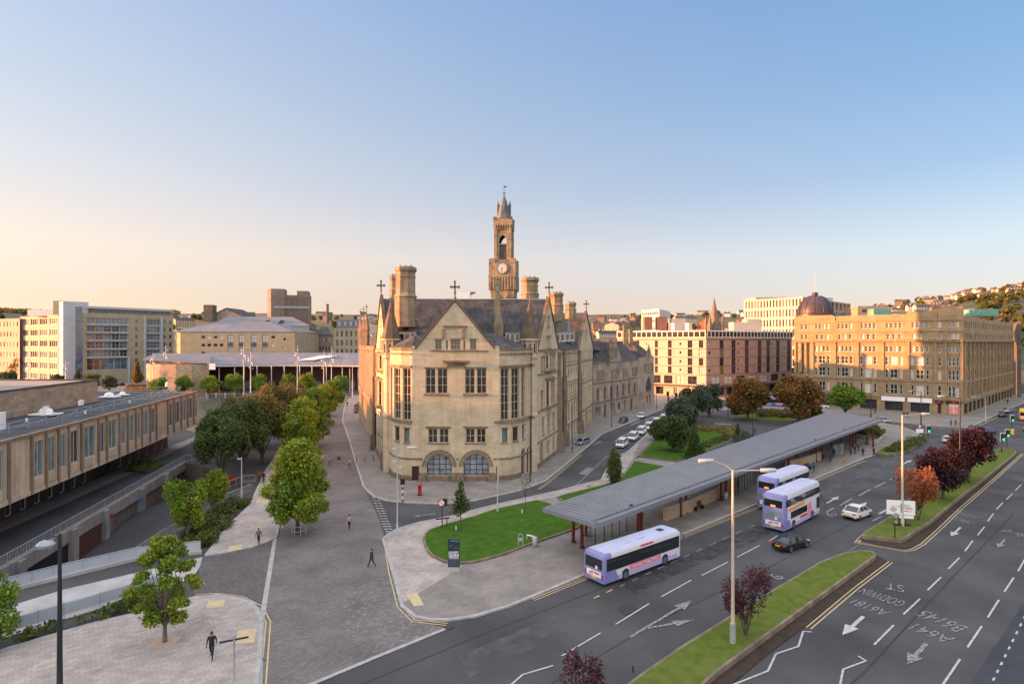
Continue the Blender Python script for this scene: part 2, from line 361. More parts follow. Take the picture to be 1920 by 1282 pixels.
def copy_tree(src, loc=None, rz=None, scale=None, label=None, group=None, swap=None, name=None):
    def cp(o, par):
        c = o.copy(); COL.objects.link(c)
        if par: c.parent = par
        if swap and o.data:
            for i, sl in enumerate(c.material_slots):
                nm = sl.material.name if sl.material else ''
                if nm in swap: sl.link = 'OBJECT'; sl.material = MATS[swap[nm]]
        for k in o.children: cp(k, c)
        return c
    r = cp(src, None)
    if loc is not None: r.location = loc
    if rz is not None: r.rotation_euler = (0, 0, rz)
    if scale is not None: r.scale = scale if hasattr(scale, '__len__') else (scale,)*3
    if label: r['label'] = label
    if group: r['group'] = group
    return r
# ---------------------------------------------------------------- walls with openings
class Bld:
    def __init__(s, T): s.T = T; s.w = []; s.wall = MB(); s.trim = MB()
def clip(poly, outline):
    # clip a 2-D polygon against a convex counter-clockwise outline
    out = poly
    for i in range(len(outline)):
        a = outline[i]; b = outline[(i+1) % len(outline)]; ex, ey = b[0]-a[0], b[1]-a[1]; inp = out; out = []
        if not inp: return []
        for j in range(len(inp)):
            p = inp[j]; q = inp[(j+1) % len(inp)]
            sp = ex*(p[1]-a[1])-ey*(p[0]-a[0]); sq = ex*(q[1]-a[1])-ey*(q[0]-a[0])
            if sp >= -1e-9: out.append(p)
            if (sp > 1e-9 and sq < -1e-9) or (sp < -1e-9 and sq > 1e-9):
                t = sp/(sp-sq); out.append((p[0]+t*(q[0]-p[0]), p[1]+t*(q[1]-p[1])))
    return out if len(out) > 2 else []
def opening(u0, u1, a, b, kind):
    # outline of an opening, counter-clockwise from bottom left, seen from outside
    w = u1-u0; um = (u0+u1)/2; r = w/2
    if kind == 'r': return [(u0, a), (u1, a), (u1, b), (u0, b)]
    if kind == 'o': return [(um+r*math.cos(t), (a+b)/2+(b-a)/2*math.sin(t)) for t in [2*math.pi*i/16 for i in range(16)]]
    if kind == 'a':
        h = min(r, b-a); return [(u0, a), (u1, a)]+[(um+r*math.cos(t), b-h+h*math.sin(t)) for t in [math.pi*i/12 for i in range(13)]]
    h = min(w*.85, b-a); pts = [(u0, a), (u1, a)]      # pointed
    for i in range(6): t = i/5*math.pi/3; pts.append((u0+w*math.cos(t), b-h+h*math.sin(t)/math.sin(math.pi/3)))
    for i in range(4, -1, -1): t = i/5*math.pi/3; pts.append((u1-w*math.cos(t), b-h+h*math.sin(t)/math.sin(math.pi/3)))
    return pts
def facade(B, p0, p1, z0, z1, ops=(), apex=None, mi=0, wall=None):
    """ops: (u0,u1,za,zb,kind,style) in metres along p0->p1 (left to right seen from outside)."""
    wl = wall or B.wall; p0 = Vector(p0[:2]); p1 = Vector(p1[:2]); L = (p1-p0).length; d = (p1-p0)/L; n = Vector((d.y, -d.x))
    P = lambda u, z, o=0.: (p0.x+d.x*u+n.x*o, p0.y+d.y*u+n.y*o, z)
    out = [(0, z0), (L, z0), (L, z1)]+([apex] if apex else [])+[(0, z1)]
    ztop = apex[1] if apex else z1
    zs = sorted({z0, ztop}|{o[2] for o in ops}|{o[3] for o in ops}|({z1} if apex else set()))
    for a, b in zip(zs, zs[1:]):
        if b-a < 1e-4: continue
        blk = sorted((o[0], o[1]) for o in ops if o[2] < b-1e-4 and o[3] > a+1e-4); x = 0.
        runs = []
        for q0, q1 in blk:
            if q0 > x+1e-4: runs.append((x, q0))
            x = max(x, q1)
        if x < L-1e-4: runs.append((x, L))
        for q0, q1 in runs:
            c = clip([(q0, a), (q1, a), (q1, b), (q0, b)], out)
            if c: wl.poly([P(*q) for q in c], mi)
    for o in ops:
        u0, u1, a, b, kind = o[:5]; style = o[5]; dep = style.get('dep', .28); ol = opening(u0, u1, a, b, kind); um = (u0+u1)/2
        if kind in 'ap':
            cs = ol[2:]; h = len(cs)//2
            for i in range(len(cs)-1):
                cor = (u1, b) if i < h else (u0, b); wl.poly([P(*cor), P(*cs[i+1]), P(*cs[i])][::1], mi)
            # fill between spring line corners is covered by the fan
        elif kind == 'o':
            for i in range(16):
                q = ol[i]; q2 = ol[(i+1) % 16]; cor = (u1 if (q[0]+q2[0])/2 > um else u0, b if (q[1]+q2[1])/2 > (a+b)/2 else a); wl.poly([P(*cor), P(*q2), P(*q)], mi)
        for i in range(len(ol)):
            q = ol[i]; q2 = ol[(i+1) % len(ol)]; wl.poly([P(*q), P(*q2), P(*q2, -dep), P(*q, -dep)], mi)
        if getattr(B, 'hood', False) and not style.get('void') and kind in 'rp' and u1-u0 > .5 and style.get('n') is None and z1 > 3:      # drip moulds and sills
            q0, q1 = P(max(.02, u0-.14), 0), P(min(L-.02, u1+.14), 0)
            if kind == 'r': B.trim.wbox(q0, q1, -.02, .13, b+.06, b+.2)
            B.trim.wbox(q0, q1, -.02, .16, a-.17, a-.02)
        if style.get('void'): continue
        c3 = Vector(P(um, (a+b)/2)); vd = (Vector((0, 0, CAMH))-c3); dist = vd.length; face = max(.02, vd.normalized().dot(Vector((n.x, n.y, 0))))
        B.w.append(((u1-u0)*(b-a)*face/dist**2, P, ol, o, n))
def win_mesh(pane, fr, w, z=0):
    area, P, ol, o, n = w; u0, u1, a, b, kind, st = o; dep = st.get('dep', .28)
    g = st.get('g', ('glass',)); gi = st['_g'].index(rnd.choice(g)) if '_g' in st else 0
    pane.poly([P(*q, -dep+.02) for q in ol], gi)
    fw = st.get('fw', .09); ft = .1; nx, ny = st.get('nx', 1), st.get('ny', 1)
    def bar(ua, ub, za, zb, fo=0.):
        q = [P(ua, za, -dep+.02), P(ub, za, -dep+.02), P(ub, zb, -dep+.02), P(ua, zb, -dep+.02)]; r = [Vector(P(ua, za, -dep+ft+fo)), Vector(P(ub, za, -dep+ft+fo)), Vector(P(ub, zb, -dep+ft+fo)), Vector(P(ua, zb, -dep+ft+fo))]
        fr.poly(r); 
        for i in range(4): j = (i+1) % 4; fr.poly([q[i], q[j], r[j], r[i]])
    e = .002
    if kind != 'o':
        bar(u0+e, u0+fw, a+e, b-e); bar(u1-fw, u1-e, a+e, b-e); bar(u0+fw, u1-fw, a+e, a+fw)
        if kind == 'r': bar(u0+fw, u1-fw, b-fw, b-e)
    mw = st.get('mw', fw*.8)
    for i in range(1, nx): u = u0+(u1-u0)*i/nx; k = mw*(st.get('mm', 1) if nx % 2 == 0 and i == nx//2 else 1); bar(u-k/2, u+k/2, a+fw, b-e if kind != 'r' else b-fw, .01)
    for i in range(1, ny): z = a+(b-a)*i/ny; bar(u0+fw, u1-fw, z-mw*.4, z+mw*.4)
def flush(B, wall_mat, trim_mat=None, wname='wall', tname='cornice'):
    T = B.T; B.wall.build(wname, wall_mat, T)
    if trim_mat: B.trim.build(tname, trim_mat, T)
    B.w.sort(key=lambda w: -w[0]); rest = {}
    for i, w in enumerate(B.w):
        st = w[3][5]; g = st.get('g', ('glass',)); st['_g'] = sorted(set(g)); f = st.get('f', 'frame_brown')
        if i < 99:
            pa, fr = MB(), MB(); win_mesh(pa, fr, w); nm = st.get('n', 'window')
            if w[0] > .0004:
                p = pa.build(nm, st['_g'], T); fr.build('frame', f, p)
            else:
                k = len(st['_g']); fr.m = [k]*len(fr.m); b0 = len(pa.v); pa.v += fr.v; pa.f += [tuple(x+b0 for x in q) for q in fr.f]; pa.m += fr.m
                pa.build(nm, st['_g']+[f], T)
        else:
            key = (tuple(st['_g']), f); rest.setdefault(key, []).append(w)
    if rest:      # the windows past the first hundred as one part
        allm = []; M = MB()
        for (g, f), ws in rest.items():
            for q in g+(f,):
                if q not in allm: allm.append(q)
            for w in ws:
                pa, fr = MB(), MB(); win_mesh(pa, fr, w)
                pa.m = [allm.index(g[i]) for i in pa.m]; fr.m = [allm.index(f)]*len(fr.m)
                for q in (pa, fr): b0 = len(M.v); M.v += q.v; M.f += [tuple(x+b0 for x in t) for t in q.f]; M.m += q.m
        o = M.build('window', allm, T); o['kind'] = 'stuff'
def row(u0, u1, n, w, za, zb, kind='r', st=None, **k):      # n openings of width w evenly between u0 and u1
    st = st or {}; s = (u1-u0)/n
    return [(u0+s*(i+.5)-w/2, u0+s*(i+.5)+w/2, za, zb, kind, dict(st, **k)) for i in range(n)]
def text_polys(txt, size, extrude=0.):
    c = bpy.data.curves.new('t', 'FONT'); c.body = txt; c.size = size; c.align_x = 'CENTER'; c.extrude = extrude; c.resolution_u = 3
    o = bpy.data.objects.new('t', c); COL.objects.link(o); dg = bpy.context.evaluated_depsgraph_get(); me = bpy.data.meshes.new_from_object(o.evaluated_get(dg))
    vs = [tuple(v.co) for v in me.vertices]; fs = [tuple(p.vertices) for p in me.polygons]; bpy.data.objects.remove(o); bpy.data.curves.remove(c); bpy.data.meshes.remove(me)
    return vs, fs
def put_text(mb, txt, size, fn, m=None):     # fn maps (x, y) of the lettering to a point
    vs, fs = text_polys(txt, size); b = len(mb.v); mb.v += [tuple(fn(v[0], v[1])) for v in vs]
    for f in fs: mb.f.append(tuple(b+i for i in f)); mb.m.append(mb.k if m is None else m)
# ---------------------------------------------------------------- ground, roads, pavements
def PX(l): return [G(x, y) for x, y in l]
def ss(t): t = max(0., min(1., t)); return t*t*(3-2*t)
def ridge(a):      # height of the skyline in pixels above the eye line, by image column
    k = [(-2500, 60), (0, 57), (150, 50), (330, 53), (600, 52), (900, 45), (1150, 50), (1400, 52), (1600, 58), (1750, 76), (1850, 94), (1930, 106), (2300, 125), (4000, 120)]
    for (x0, y0), (x1, y1) in zip(k, k[1:]):
        if a <= x1: return y0+(y1-y0)*ss((a-x0)/(x1-x0)) if a > x0 else y0
    return 120
def terrain(X, Y):
    D = math.hypot(X, Y)*.92 if Y < abs(X) else Y
    a = CX+FPX*X/max(Y, 60.); far = 2100. if a < 1300 else 1500.
    t = (D-300)/700.
    z = (CAMH+(ridge(a)-14)*min(D, far)/FPX)*ss(t)
    if D > 1000: z += 14*min(D, far)/FPX*ss((D-900)/(far-1000))
    z += 4*math.sin(X*.011+1)*math.sin(Y*.009)*ss((D-500)/600)
    if D > far: z -= (D-far)*.06
    return z
M = MB(); N = 150; xs = [-4200+8400*i/N for i in range(N+1)]
ys = [305+ (3900-305)*(i/110)**1.7 for i in range(111)]
for y in ys:
    for x in xs: M.v.append((x, y, terrain(x, y)-.3))
for j in range(110):
    for i in range(N): a = j*(N+1)+i; M.f.append((a, a+1, a+N+2, a+N+1)); M.m.append(0)
struct(M, 'hills', 'hill_green')
TR = PX([(-60, 1124), (18, 1104), (255, 1047), (300, 1018), (335, 996), (382, 973), (410, 947), (478, 918), (430, 893), (380, 872), (345, 866), (30, 1050)])
trench = [(p.x, p.y) for p in TR]
trench = trench[:-1]+[(-50.0, 57.4), (-49.2, 50.0)]
M = MB(); M.sheet([(-4200, -400), (4200, -400), (4200, 312), (-4200, 312)], -.03, holes=[trench]); struct(M, 'ground', 'asphalt')
# the sunken service road: floor and retaining walls
def tz(x, y): return -4.3*ss((math.hypot(x+38.7, y-86.5)-2.5)/21.)-.05
M = MB(); cell = []
for i in range(len(trench)):
    a = Vector(trench[i]); b = Vector(trench[(i+1) % len(trench)])
    nseg = max(1, int((b-a).length/2))
    for k in range(nseg):
        p, q = a.lerp(b, k/nseg), a.lerp(b, (k+1)/nseg)
        M.poly([(p.x, p.y, -.03), (q.x, q.y, -.03), (q.x, q.y, -5.5), (p.x, p.y, -5.5)])
solo(M, 'retaining_wall', 'retaining', 'brown stained retaining walls around the sunken service road', 'wall')
M = MB(); nx, ny = 24, 34
for j in range(ny+1):
    for i in range(nx+1): x = -66+(34)*i/nx; y = 44+64*j/ny; M.v.append((x, y, tz(x, y)))
for j in range(ny):
    for i in range(nx): a = j*(nx+1)+i; M.f.append((a, a+1, a+nx+2, a+nx+1)); M.m.append(0)
struct(M, 'service_road', 'asphalt_dark')
def slab(name, px, mat, z=.12, kerb='kerb', kw=.3):
    pts = [(p.x, p.y) for p in (PX(px) if not isinstance(px[0], Vector) else px)]
    M = MB(); M.prism(pts, -.02, z, 0); o = struct(M, name, mat)
    if kerb:
        K = MB(); K.ribbon(pts+[pts[0]], kw, z+.004, 0.); 
        K.v = [v for v in K.v]; c = MB(); n = len(pts)
        for i in range(n):
            a, b = Vector(pts[i]), Vector(pts[(i+1) % n]); d = (b-a)
            if d.length < 1e-3: continue
            d.normalize(); nr = Vector((-d.y, d.x)); a2, b2 = a-d*.02, b+d*.02
            c.prism([tuple(a2-nr*kw/2), tuple(b2-nr*kw/2), tuple(b2+nr*kw/2), tuple(a2+nr*kw/2)], -.02, z+.006+.0007*(i % 3))
        struct(c, 'kerb', kerb)
    return o
def flat(name, px, mat, z):
    M = MB(); M.sheet([(p.x, p.y) for p in PX(px)], z); return struct(M, name, mat)
# street of stone setts, running from the main road to the far square
flat('paved_street', [(470, 1330), (486, 1240), (492, 1160), (515, 1040), (528, 970), (556, 890), (590, 805), (612, 765), (648, 735), (700, 728), (700, 790), (642, 788), (655, 825), (667, 866), (681, 911), (712, 975), (728, 1030), (748, 1110), (780, 1160), (835, 1177), (700, 1233), (560, 1290), (470, 1330)][:-1], 'setts', .004)
flat('raised_crossing', [(376, 1046), (386, 1043), (430, 1036), (472, 1027), (500, 1017), (518, 1008), (505, 1080), (492, 1158), (477, 1137), (450, 1126), (405, 1119), (363, 1121), (372, 1085)], 'setts_small', .006)
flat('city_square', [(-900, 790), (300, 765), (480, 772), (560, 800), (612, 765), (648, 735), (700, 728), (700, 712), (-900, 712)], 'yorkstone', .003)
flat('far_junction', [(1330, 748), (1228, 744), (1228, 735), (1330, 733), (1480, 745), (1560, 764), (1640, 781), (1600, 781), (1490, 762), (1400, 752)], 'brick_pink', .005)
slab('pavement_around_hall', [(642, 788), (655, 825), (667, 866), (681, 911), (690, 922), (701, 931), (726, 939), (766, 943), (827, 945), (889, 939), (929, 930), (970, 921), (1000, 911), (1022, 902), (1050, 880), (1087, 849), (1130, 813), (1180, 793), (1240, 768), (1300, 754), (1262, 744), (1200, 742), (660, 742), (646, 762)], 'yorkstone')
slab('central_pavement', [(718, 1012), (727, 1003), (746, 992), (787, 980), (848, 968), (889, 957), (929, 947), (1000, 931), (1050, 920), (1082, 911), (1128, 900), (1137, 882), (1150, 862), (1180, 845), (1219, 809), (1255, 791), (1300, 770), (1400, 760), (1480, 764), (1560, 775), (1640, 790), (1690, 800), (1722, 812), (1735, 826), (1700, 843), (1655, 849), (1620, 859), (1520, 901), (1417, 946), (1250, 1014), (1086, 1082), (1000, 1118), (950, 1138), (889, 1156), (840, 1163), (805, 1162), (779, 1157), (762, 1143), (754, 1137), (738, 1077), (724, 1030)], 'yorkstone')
flat('pale_paving', [(722, 1014), (730, 1004), (748, 993), (787, 982), (848, 970), (929, 949), (1000, 933), (1082, 913), (1128, 902), (1140, 883), (1153, 864), (1180, 847), (1199, 830), (1186, 862), (1160, 902), (1047, 932), (1000, 941), (925, 957), (848, 982), (805, 998), (794, 1013), (800, 1037), (831, 1058), (870, 1062), (760, 1130), (754, 1130), (740, 1075), (727, 1028)], 'yorkstone_pale', .128)
flat('park_path', [(1190, 862), (1222, 828), (1262, 795), (1300, 775), (1400, 765), (1500, 768), (1560, 778), (1500, 800), (1440, 826), (1360, 840), (1272, 868)], 'asphalt', .126)
flat('gravel_path', [(1188, 863), (1200, 859), (1268, 868), (1250, 877)], 'concrete', .150)
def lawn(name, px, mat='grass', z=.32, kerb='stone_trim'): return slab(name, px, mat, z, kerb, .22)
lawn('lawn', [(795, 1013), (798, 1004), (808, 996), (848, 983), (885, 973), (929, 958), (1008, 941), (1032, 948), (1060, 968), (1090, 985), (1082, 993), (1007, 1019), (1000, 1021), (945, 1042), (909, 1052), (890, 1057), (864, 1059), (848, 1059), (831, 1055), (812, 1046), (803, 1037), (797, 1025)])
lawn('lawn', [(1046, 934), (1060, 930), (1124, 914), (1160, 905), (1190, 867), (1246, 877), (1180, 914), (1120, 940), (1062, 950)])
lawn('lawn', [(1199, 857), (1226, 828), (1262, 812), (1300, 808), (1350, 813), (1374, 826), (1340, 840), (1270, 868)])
lawn('lawn', [(1382, 781), (1400, 776), (1450, 778), (1490, 788), (1480, 794), (1440, 790), (1400, 787)], 'grass_yellow')
lawn('lawn', [(1640, 853), (1652, 845), (1690, 832), (1716, 824), (1736, 828), (1718, 838), (1692, 851), (1660, 856)], 'grass_yellow', .5)
# central reservations: turf behind a low kerb, with a soil bed on the far carriageway side
def median(grass, bed):
    slab('planting_bed', bed, 'soil', .05, None); slab('central_reservation', grass, 'grass_yellow', .42, 'stone_trim', .2)
median([(1150, 1318), (1197, 1280), (1272, 1227), (1373, 1163), (1463, 1107), (1537, 1062), (1560, 1052), (1585, 1043), (1615, 1039), (1636, 1040), (1641, 1048), (1620, 1064), (1520, 1137), (1431, 1203), (1341, 1270), (1290, 1318)],
       [(1150, 1318), (1197, 1280), (1373, 1163), (1537, 1062), (1585, 1043), (1640, 1040), (1663, 1051), (1600, 1101), (1512, 1172), (1440, 1226), (1372, 1282), (1330, 1318)])
median([(1617, 1010), (1623, 1003), (1677, 970), (1712, 948), (1811, 880), (1867, 847), (1885, 843), (1902, 847), (1905, 852), (1850, 897), (1787, 946), (1745, 982), (1712, 1003), (1700, 1012), (1690, 1018)],
       [(1612, 1011), (1623, 1001), (1677, 968), (1811, 878), (1867, 845), (1886, 841), (1908, 852), (1860, 897), (1800, 948), (1755, 990), (1725, 1016), (1708, 1025), (1692, 1028), (1650, 1022)])
slab('hotel_pavement', [(1540, 770), (1660, 789), (1760, 799), (1811, 802), (1834, 794), (1869, 777), (1900, 763), (1930, 752), (1990, 738), (1960, 733), (1880, 744), (1806, 775), (1700, 770), (1560, 756)], 'yorkstone')
slab('kirkgate_pavement', [(1228, 735), (1330, 746), (1420, 741), (1480, 736), (1480, 728), (1228, 722)], 'yorkstone_pale')
flat('bus_lane', [(1925, 790), (1990, 782), (2100, 900), (2100, 1310), (1836, 1310), (1868, 1250), (1905, 1190), (1935, 1140), (1990, 1050)], 'asphalt_dark', .0045)
B_ = MB()
for k in range(14): a_ = G(1862+k*7.2, 1275-k*14.5); b_ = G(1862+k*7.2+2.6, 1275-k*14.5-5.4); B_.ribbon([a_, b_], .12, .009)
struct(B_, 'bus_lane_line', 'white_paint')
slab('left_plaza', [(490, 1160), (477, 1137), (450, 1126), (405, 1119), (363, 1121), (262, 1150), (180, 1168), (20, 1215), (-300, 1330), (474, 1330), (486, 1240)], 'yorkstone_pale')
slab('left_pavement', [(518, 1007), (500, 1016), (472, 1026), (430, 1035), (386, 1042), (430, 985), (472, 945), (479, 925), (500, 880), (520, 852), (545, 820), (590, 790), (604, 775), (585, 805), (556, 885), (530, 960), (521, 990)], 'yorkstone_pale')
flat('pale_ramp', [(-60, 1155), (18, 1136), (120, 1105), (270, 1070), (380, 1044), (374, 1064), (360, 1085), (250, 1122), (20, 1192), (-100, 1230)], 'concrete_pale', .03)
flat('service_forecourt', [(-120, 1000), (0, 978), (338, 829), (420, 800), (470, 800), (440, 840), (372, 858), (345, 864), (30, 1046), (-60, 1110)], 'asphalt_dark', .004)
flat('forecourt_pavement', [(-80, 1010), (0, 977), (338, 829), (375, 815), (372, 822), (250, 885), (130, 940), (0, 998), (-80, 1035)], 'yorkstone', .009)
flat('mirror_pool', [(330, 742), (458, 739), (475, 750), (470, 775), (420, 800), (380, 815), (330, 800)], 'water', .02)
# road markings
WM = MB(); WR = MB(); YM = MB()
def dash(x0, y0, x1, y1, w=.12, mb=WM): mb.ribbon([G(x0, y0), G(x1, y1)], w, .009)
for d in [(1639, 1208, 1676, 1171), (1694, 1151, 1725, 1122), (1739, 1106, 1765, 1081), (1778, 1066, 1799, 1045), (1809, 1033, 1824, 1013), (1833, 1003, 1846, 987), (1852, 977, 1863, 962), (1868, 955, 1880, 942), (1887, 936, 1899, 925), (1904, 919, 1915, 908),
          (1767, 1284, 1800, 1235), (1814, 1213, 1841, 1173), (1852, 1157, 1873, 1124), (1883, 1109, 1901, 1082), (1909, 1070, 1922, 1047), (1929, 1036, 1940, 1016)]: dash(*d, w=.14)
for d in [(1053, 1229, 1126, 1186), (1154, 1170, 1217, 1131), (1240, 1118, 1296, 1087), (1316, 1078, 1365, 1053), (1382, 1044, 1424, 1022), (1442, 1014, 1459, 1003), (1549, 960, 1563, 952), (1575, 947, 1598, 934), (1610, 929, 1632, 917), (1641, 913, 1661, 903), (1668, 899, 1687, 890),
          (1636, 976, 1652, 968), (1660, 962, 1683, 951), (1700, 940, 1716, 931), (1727, 868, 1738, 863)]: dash(*d, w=.13)
for i in range(16):       # dashed edge of the bus bay
    t0 = i/16; xa, ya = 1113+(1500-1113)*t0, 1121+(945-1121)*t0; dash(xa, ya, xa+11, ya-5, .14, YM if i < 2 else WR)
for i in range(9): xa = 1535+i*17; ya = 926-i*7.4; dash(xa, ya, xa+7, ya-3, .12, WR)
dash(1650, 1010, 1716, 975, .0001); dash(1560, 1052, 1612, 1020, .08, WR)
def zig(l, w=.14):
    for a, b in zip(l, l[1:]): dash(*a, *b, w=w)
zig([(1340, 1296), (1387, 1278), (1440, 1257), (1455, 1225), (1497, 1211), (1506, 1183), (1522, 1184)]); zig([(1575, 1284), (1581, 1254), (1624, 1238), (1609, 1229)])
zig([(958, 1283), (980, 1264), (1037, 1247)])
def arrow(x0, y0, x1, y1, mb, w=.22, hw=1.0, hl=.42):
    a, b = G(x0, y0), G(x1, y1); d = (b-a); L = d.length; d.normalize(); n = Vector((-d.y, d.x, 0)); m = a+d*L*(1-hl)
    mb.ribbon([a, m], w, .010); mb.poly([(m-n*hw/2).to_tuple()[:2]+(.010,), b.to_tuple()[:2]+(.010,), (m+n*hw/2).to_tuple()[:2]+(.010,)])
arrow(1619, 1155, 1579, 1190, WM, .28, 1.0, .45); arrow(1737, 1206, 1701, 1245, WR, .28, 1.0, .42); arrow(1801, 988, 1783, 1005, WM, .25, .9); arrow(1884, 1011, 1871, 1026, WR, .2, .8)
arrow(1181, 1194, 1297, 1125, WR, .24, 1.0, .22); arrow(1215, 1177, 1302, 1161, WR, .24, .9, .45)
arrow(1550, 943, 1573, 930, WM, .24, .9); arrow(1600, 955, 1626, 941, WM, .24, .9); arrow(1648, 963, 1680, 946, WM, .3, .3, .1); arrow(1693, 870, 1709, 862, WM, .3, .9)
arrow(816, 963, 774, 968, WR, .3, .9, .3)
def road_text(txt, a, b, size, mb, stretch=2.3):     # lettering whose baseline runs from pixel a to pixel b; its top points away from the reader
    a, b = G(*a), G(*b); d = (b-a); L = d.length; d.normalize(); up = Vector((-d.y, d.x, 0)); c = (a+b)/2
    vs, fs = text_polys(txt, 1.); w = max(v[0] for v in vs)-min(v[0] for v in vs); s = L/w; k = len(mb.v)
    for v in vs: p = c+d*(v[0]*s)+up*(v[1]*size); mb.v.append((p.x, p.y, .010))
    for f in fs: mb.f.append(tuple(k+i for i in f)); mb.m.append(0)
road_text('ST', (1696, 1098), (1661, 1091), 2.4, WR); road_text('GODWIN', (1701, 1128), (1622, 1102), 2.2, WR); road_text('A6181', (1669, 1146), (1605, 1122), 2.0, WR)
road_text('B6145', (1817, 1176), (1738, 1144), 2.4, WR); road_text('A641', (1788, 1195), (1717, 1168), 2.2, WR)
road_text('GODWIN', (1840, 970), (1798, 958), 2.2, WR); road_text('A6181', (1826, 980), (1786, 966), 2.0, WR); road_text('B6145', (1930, 1003), (1890, 992), 2.4, WR)
road_text('6', (1462, 1087), (1472, 1082), 1.8, WR); road_text('6', (1563, 969), (1573, 963), 1.8, WR)
# dotted give-way triangle where the hall road meets the setts, taxi bay and disc bay lines
for s_ in (0, 1):
    for i in range(14):
        t = i/14; xa = 700+s_*8+(728-700)*t*1.0; ya = 933+(1001-933)*t; p_ = G(xa, ya); WM.box((p_.x, p_.y, .008), (.42, .26, .004), R(22))
for i in range(26): t = i/26; xa = 1082+(1140-1082)*t; ya = 908+(853-908)*t; dash(xa, ya, xa+1.1, ya-1.1, .14, WM)
dash(1092, 889, 1107, 877, 1.3, WR); dash(1166, 818, 1182, 810, .5, WR); dash(1115, 833, 1128, 827, .5, WR); dash(1152, 828, 1160, 822, .4, WR); dash(1182, 797, 1199, 790, .35, WM); dash(1209, 788, 1226, 781, .35, WM); dash(1240, 777, 1256, 771, .35, WM)
for i in range(8): xa = 1096+i*12; ya = 841-i*6.2; dash(xa, ya, xa+5, ya-2.6, .12, WR)
def dyl(px, off=.0, gap=.32):
    pts = PX(px); YM.ribbon(pts, .10, .0085, off-gap/2); YM.ribbon(pts, .10, .0085, off+gap/2)
dyl([(1165, 1305), (1190, 1279), (1262, 1229), (1366, 1163), (1455, 1107), (1500, 1079), (1545, 1052)])
dyl([(1516, 1177), (1604, 1103), (1670, 1053)], 0)
dyl([(1612, 1014), (1604, 1017), (1618, 1019), (1660, 1026), (1697, 1033), (1712, 1030), (1730, 1020), (1760, 993), (1806, 949), (1866, 897), (1918, 850)]); dyl([(1607, 1015), (1622, 1000), (1676, 967)])
dyl([(1000, 1124), (1088, 1088), (1250, 1019), (1420, 951), (1522, 905), (1622, 863)]); dyl([(1010, 917), (1026, 906), (1052, 884), (1089, 853)])
dyl([(492, 1300), (503, 1165), (488, 1137), (452, 1119), (405, 1113), (365, 1116)]); dyl([(722, 1016), (733, 1075), (749, 1137), (775, 1163), (838, 1170)])
dyl([(672, 865), (686, 911), (696, 925)]); dyl([(1345, 799), (1420, 810)], 0) if 0 else None
dyl([(1562, 774), (1660, 792), (1811, 806), (1838, 797), (1903, 766)]); dyl([(526, 990), (537, 955), (560, 895)])
struct(WM, 'lane_markings', 'white_paint'); struct(WR, 'worn_markings', 'worn_paint'); struct(YM, 'yellow_lines', 'yellow_paint')
flat('tactile_paving', [(762, 1117), (782, 1113), (795, 1137), (776, 1139)], 'tactile', .135); flat('tactile_paving', [(390, 1128), (422, 1126), (419, 1140), (387, 1143)], 'tactile', .135)
flat('tactile_paving', [(447, 1184), (482, 1180), (476, 1207), (441, 1211)], 'tactile', .135); flat('tactile_paving', [(430, 1026), (455, 1023), (452, 1032), (427, 1036)], 'tactile', .135); flat('tactile_paving', [(482, 937), (504, 937), (503, 943), (480, 944)], 'tactile', .135)
# kerb line of flush granite along the setts
K = MB(); K.ribbon(PX([(560, 1292), (700, 1233), (835, 1178)]), .35, .012); K.ribbon(PX([(484, 1310), (491, 1160), (516, 1008)]), .4, .0165); K.ribbon(PX([(363, 1123), (405, 1117), (450, 1124), (477, 1135)]), .35, .135)
struct(K, 'kerb', 'kerb')
flat('salt_marks', [(640, 1120), (700, 1085), (742, 1078), (752, 1135), (785, 1162), (835, 1177), (760, 1215), (690, 1225), (648, 1180)], 'salt_stain', .0125)
flat('road_stain', [(1160, 1092), (1290, 1040), (1420, 985), (1450, 985), (1440, 1005), (1300, 1062), (1190, 1112)], 'oil_stain', .0062)
flat('road_stain', [(1500, 935), (1560, 905), (1640, 880), (1680, 885), (1600, 925), (1520, 955)], 'dust_stain', .0062)
flat('road_stain', [(860, 1230), (1000, 1170), (1100, 1130), (1130, 1150), (1000, 1215), (880, 1270)], 'dust_stain', .0062)
flat('road_patch', [(1156, 1141), (1180, 1130), (1197, 1142), (1172, 1153)], 'asphalt_dark', .0055)
M = MB(); M.ribbon(PX([(1826, 1310), (1858, 1250), (1897, 1188), (1930, 1135)]), .8, .0049); M.ribbon(PX([(1540, 1330), (1615, 1264), (1640, 1238), (1735, 1135), (1806, 1060), (1865, 1000), (1900, 962)]), .09, .0052); M.ribbon(PX([(560, 1330), (900, 1190), (1120, 1105), (1300, 1035)]), .05, .0052); M.ribbon(PX([(1000, 1300), (1240, 1160), (1400, 1085), (1560, 1000), (1700, 925)]), .05, .0053)
for a_ in ((1905, 1300), ): M.ribbon(PX([(1830, 1290), (1900, 1180), (1935, 1110)]), .07, .0054)
struct(M, 'road_joints', 'asphalt_dark')
M = MB()
for k in range(95):      # chalk-white salt stains and drawn lines on the setts
    x = rnd.uniform(640, 810); y = rnd.uniform(1090, 1200)+ (x-640)*.05
    if y > 1195-(x-640)*.12: continue
    p = G(x, y); a = rnd.choice((R(-38), R(52)))+rnd.uniform(-.1, .1); l = rnd.uniform(.2, .8); M.ribbon([p, p+Vector((math.cos(a), math.sin(a), 0))*l], rnd.uniform(.03, .07), .011+.0001*k/3)
struct(M, 'chalk_marks', 'worn_paint')
D = MB()
for x, y in ((797, 1063), (842, 1176), (486, 1238), (1104, 1000-87), (1206, 1092), (1141, 1054), (1490, 951)): p = G(x, y); D.box((p.x, p.y, .13 if x == 1104 else .0), (.7, .5, .03), R(38))
struct(D, 'drain_covers', 'dark_wall')
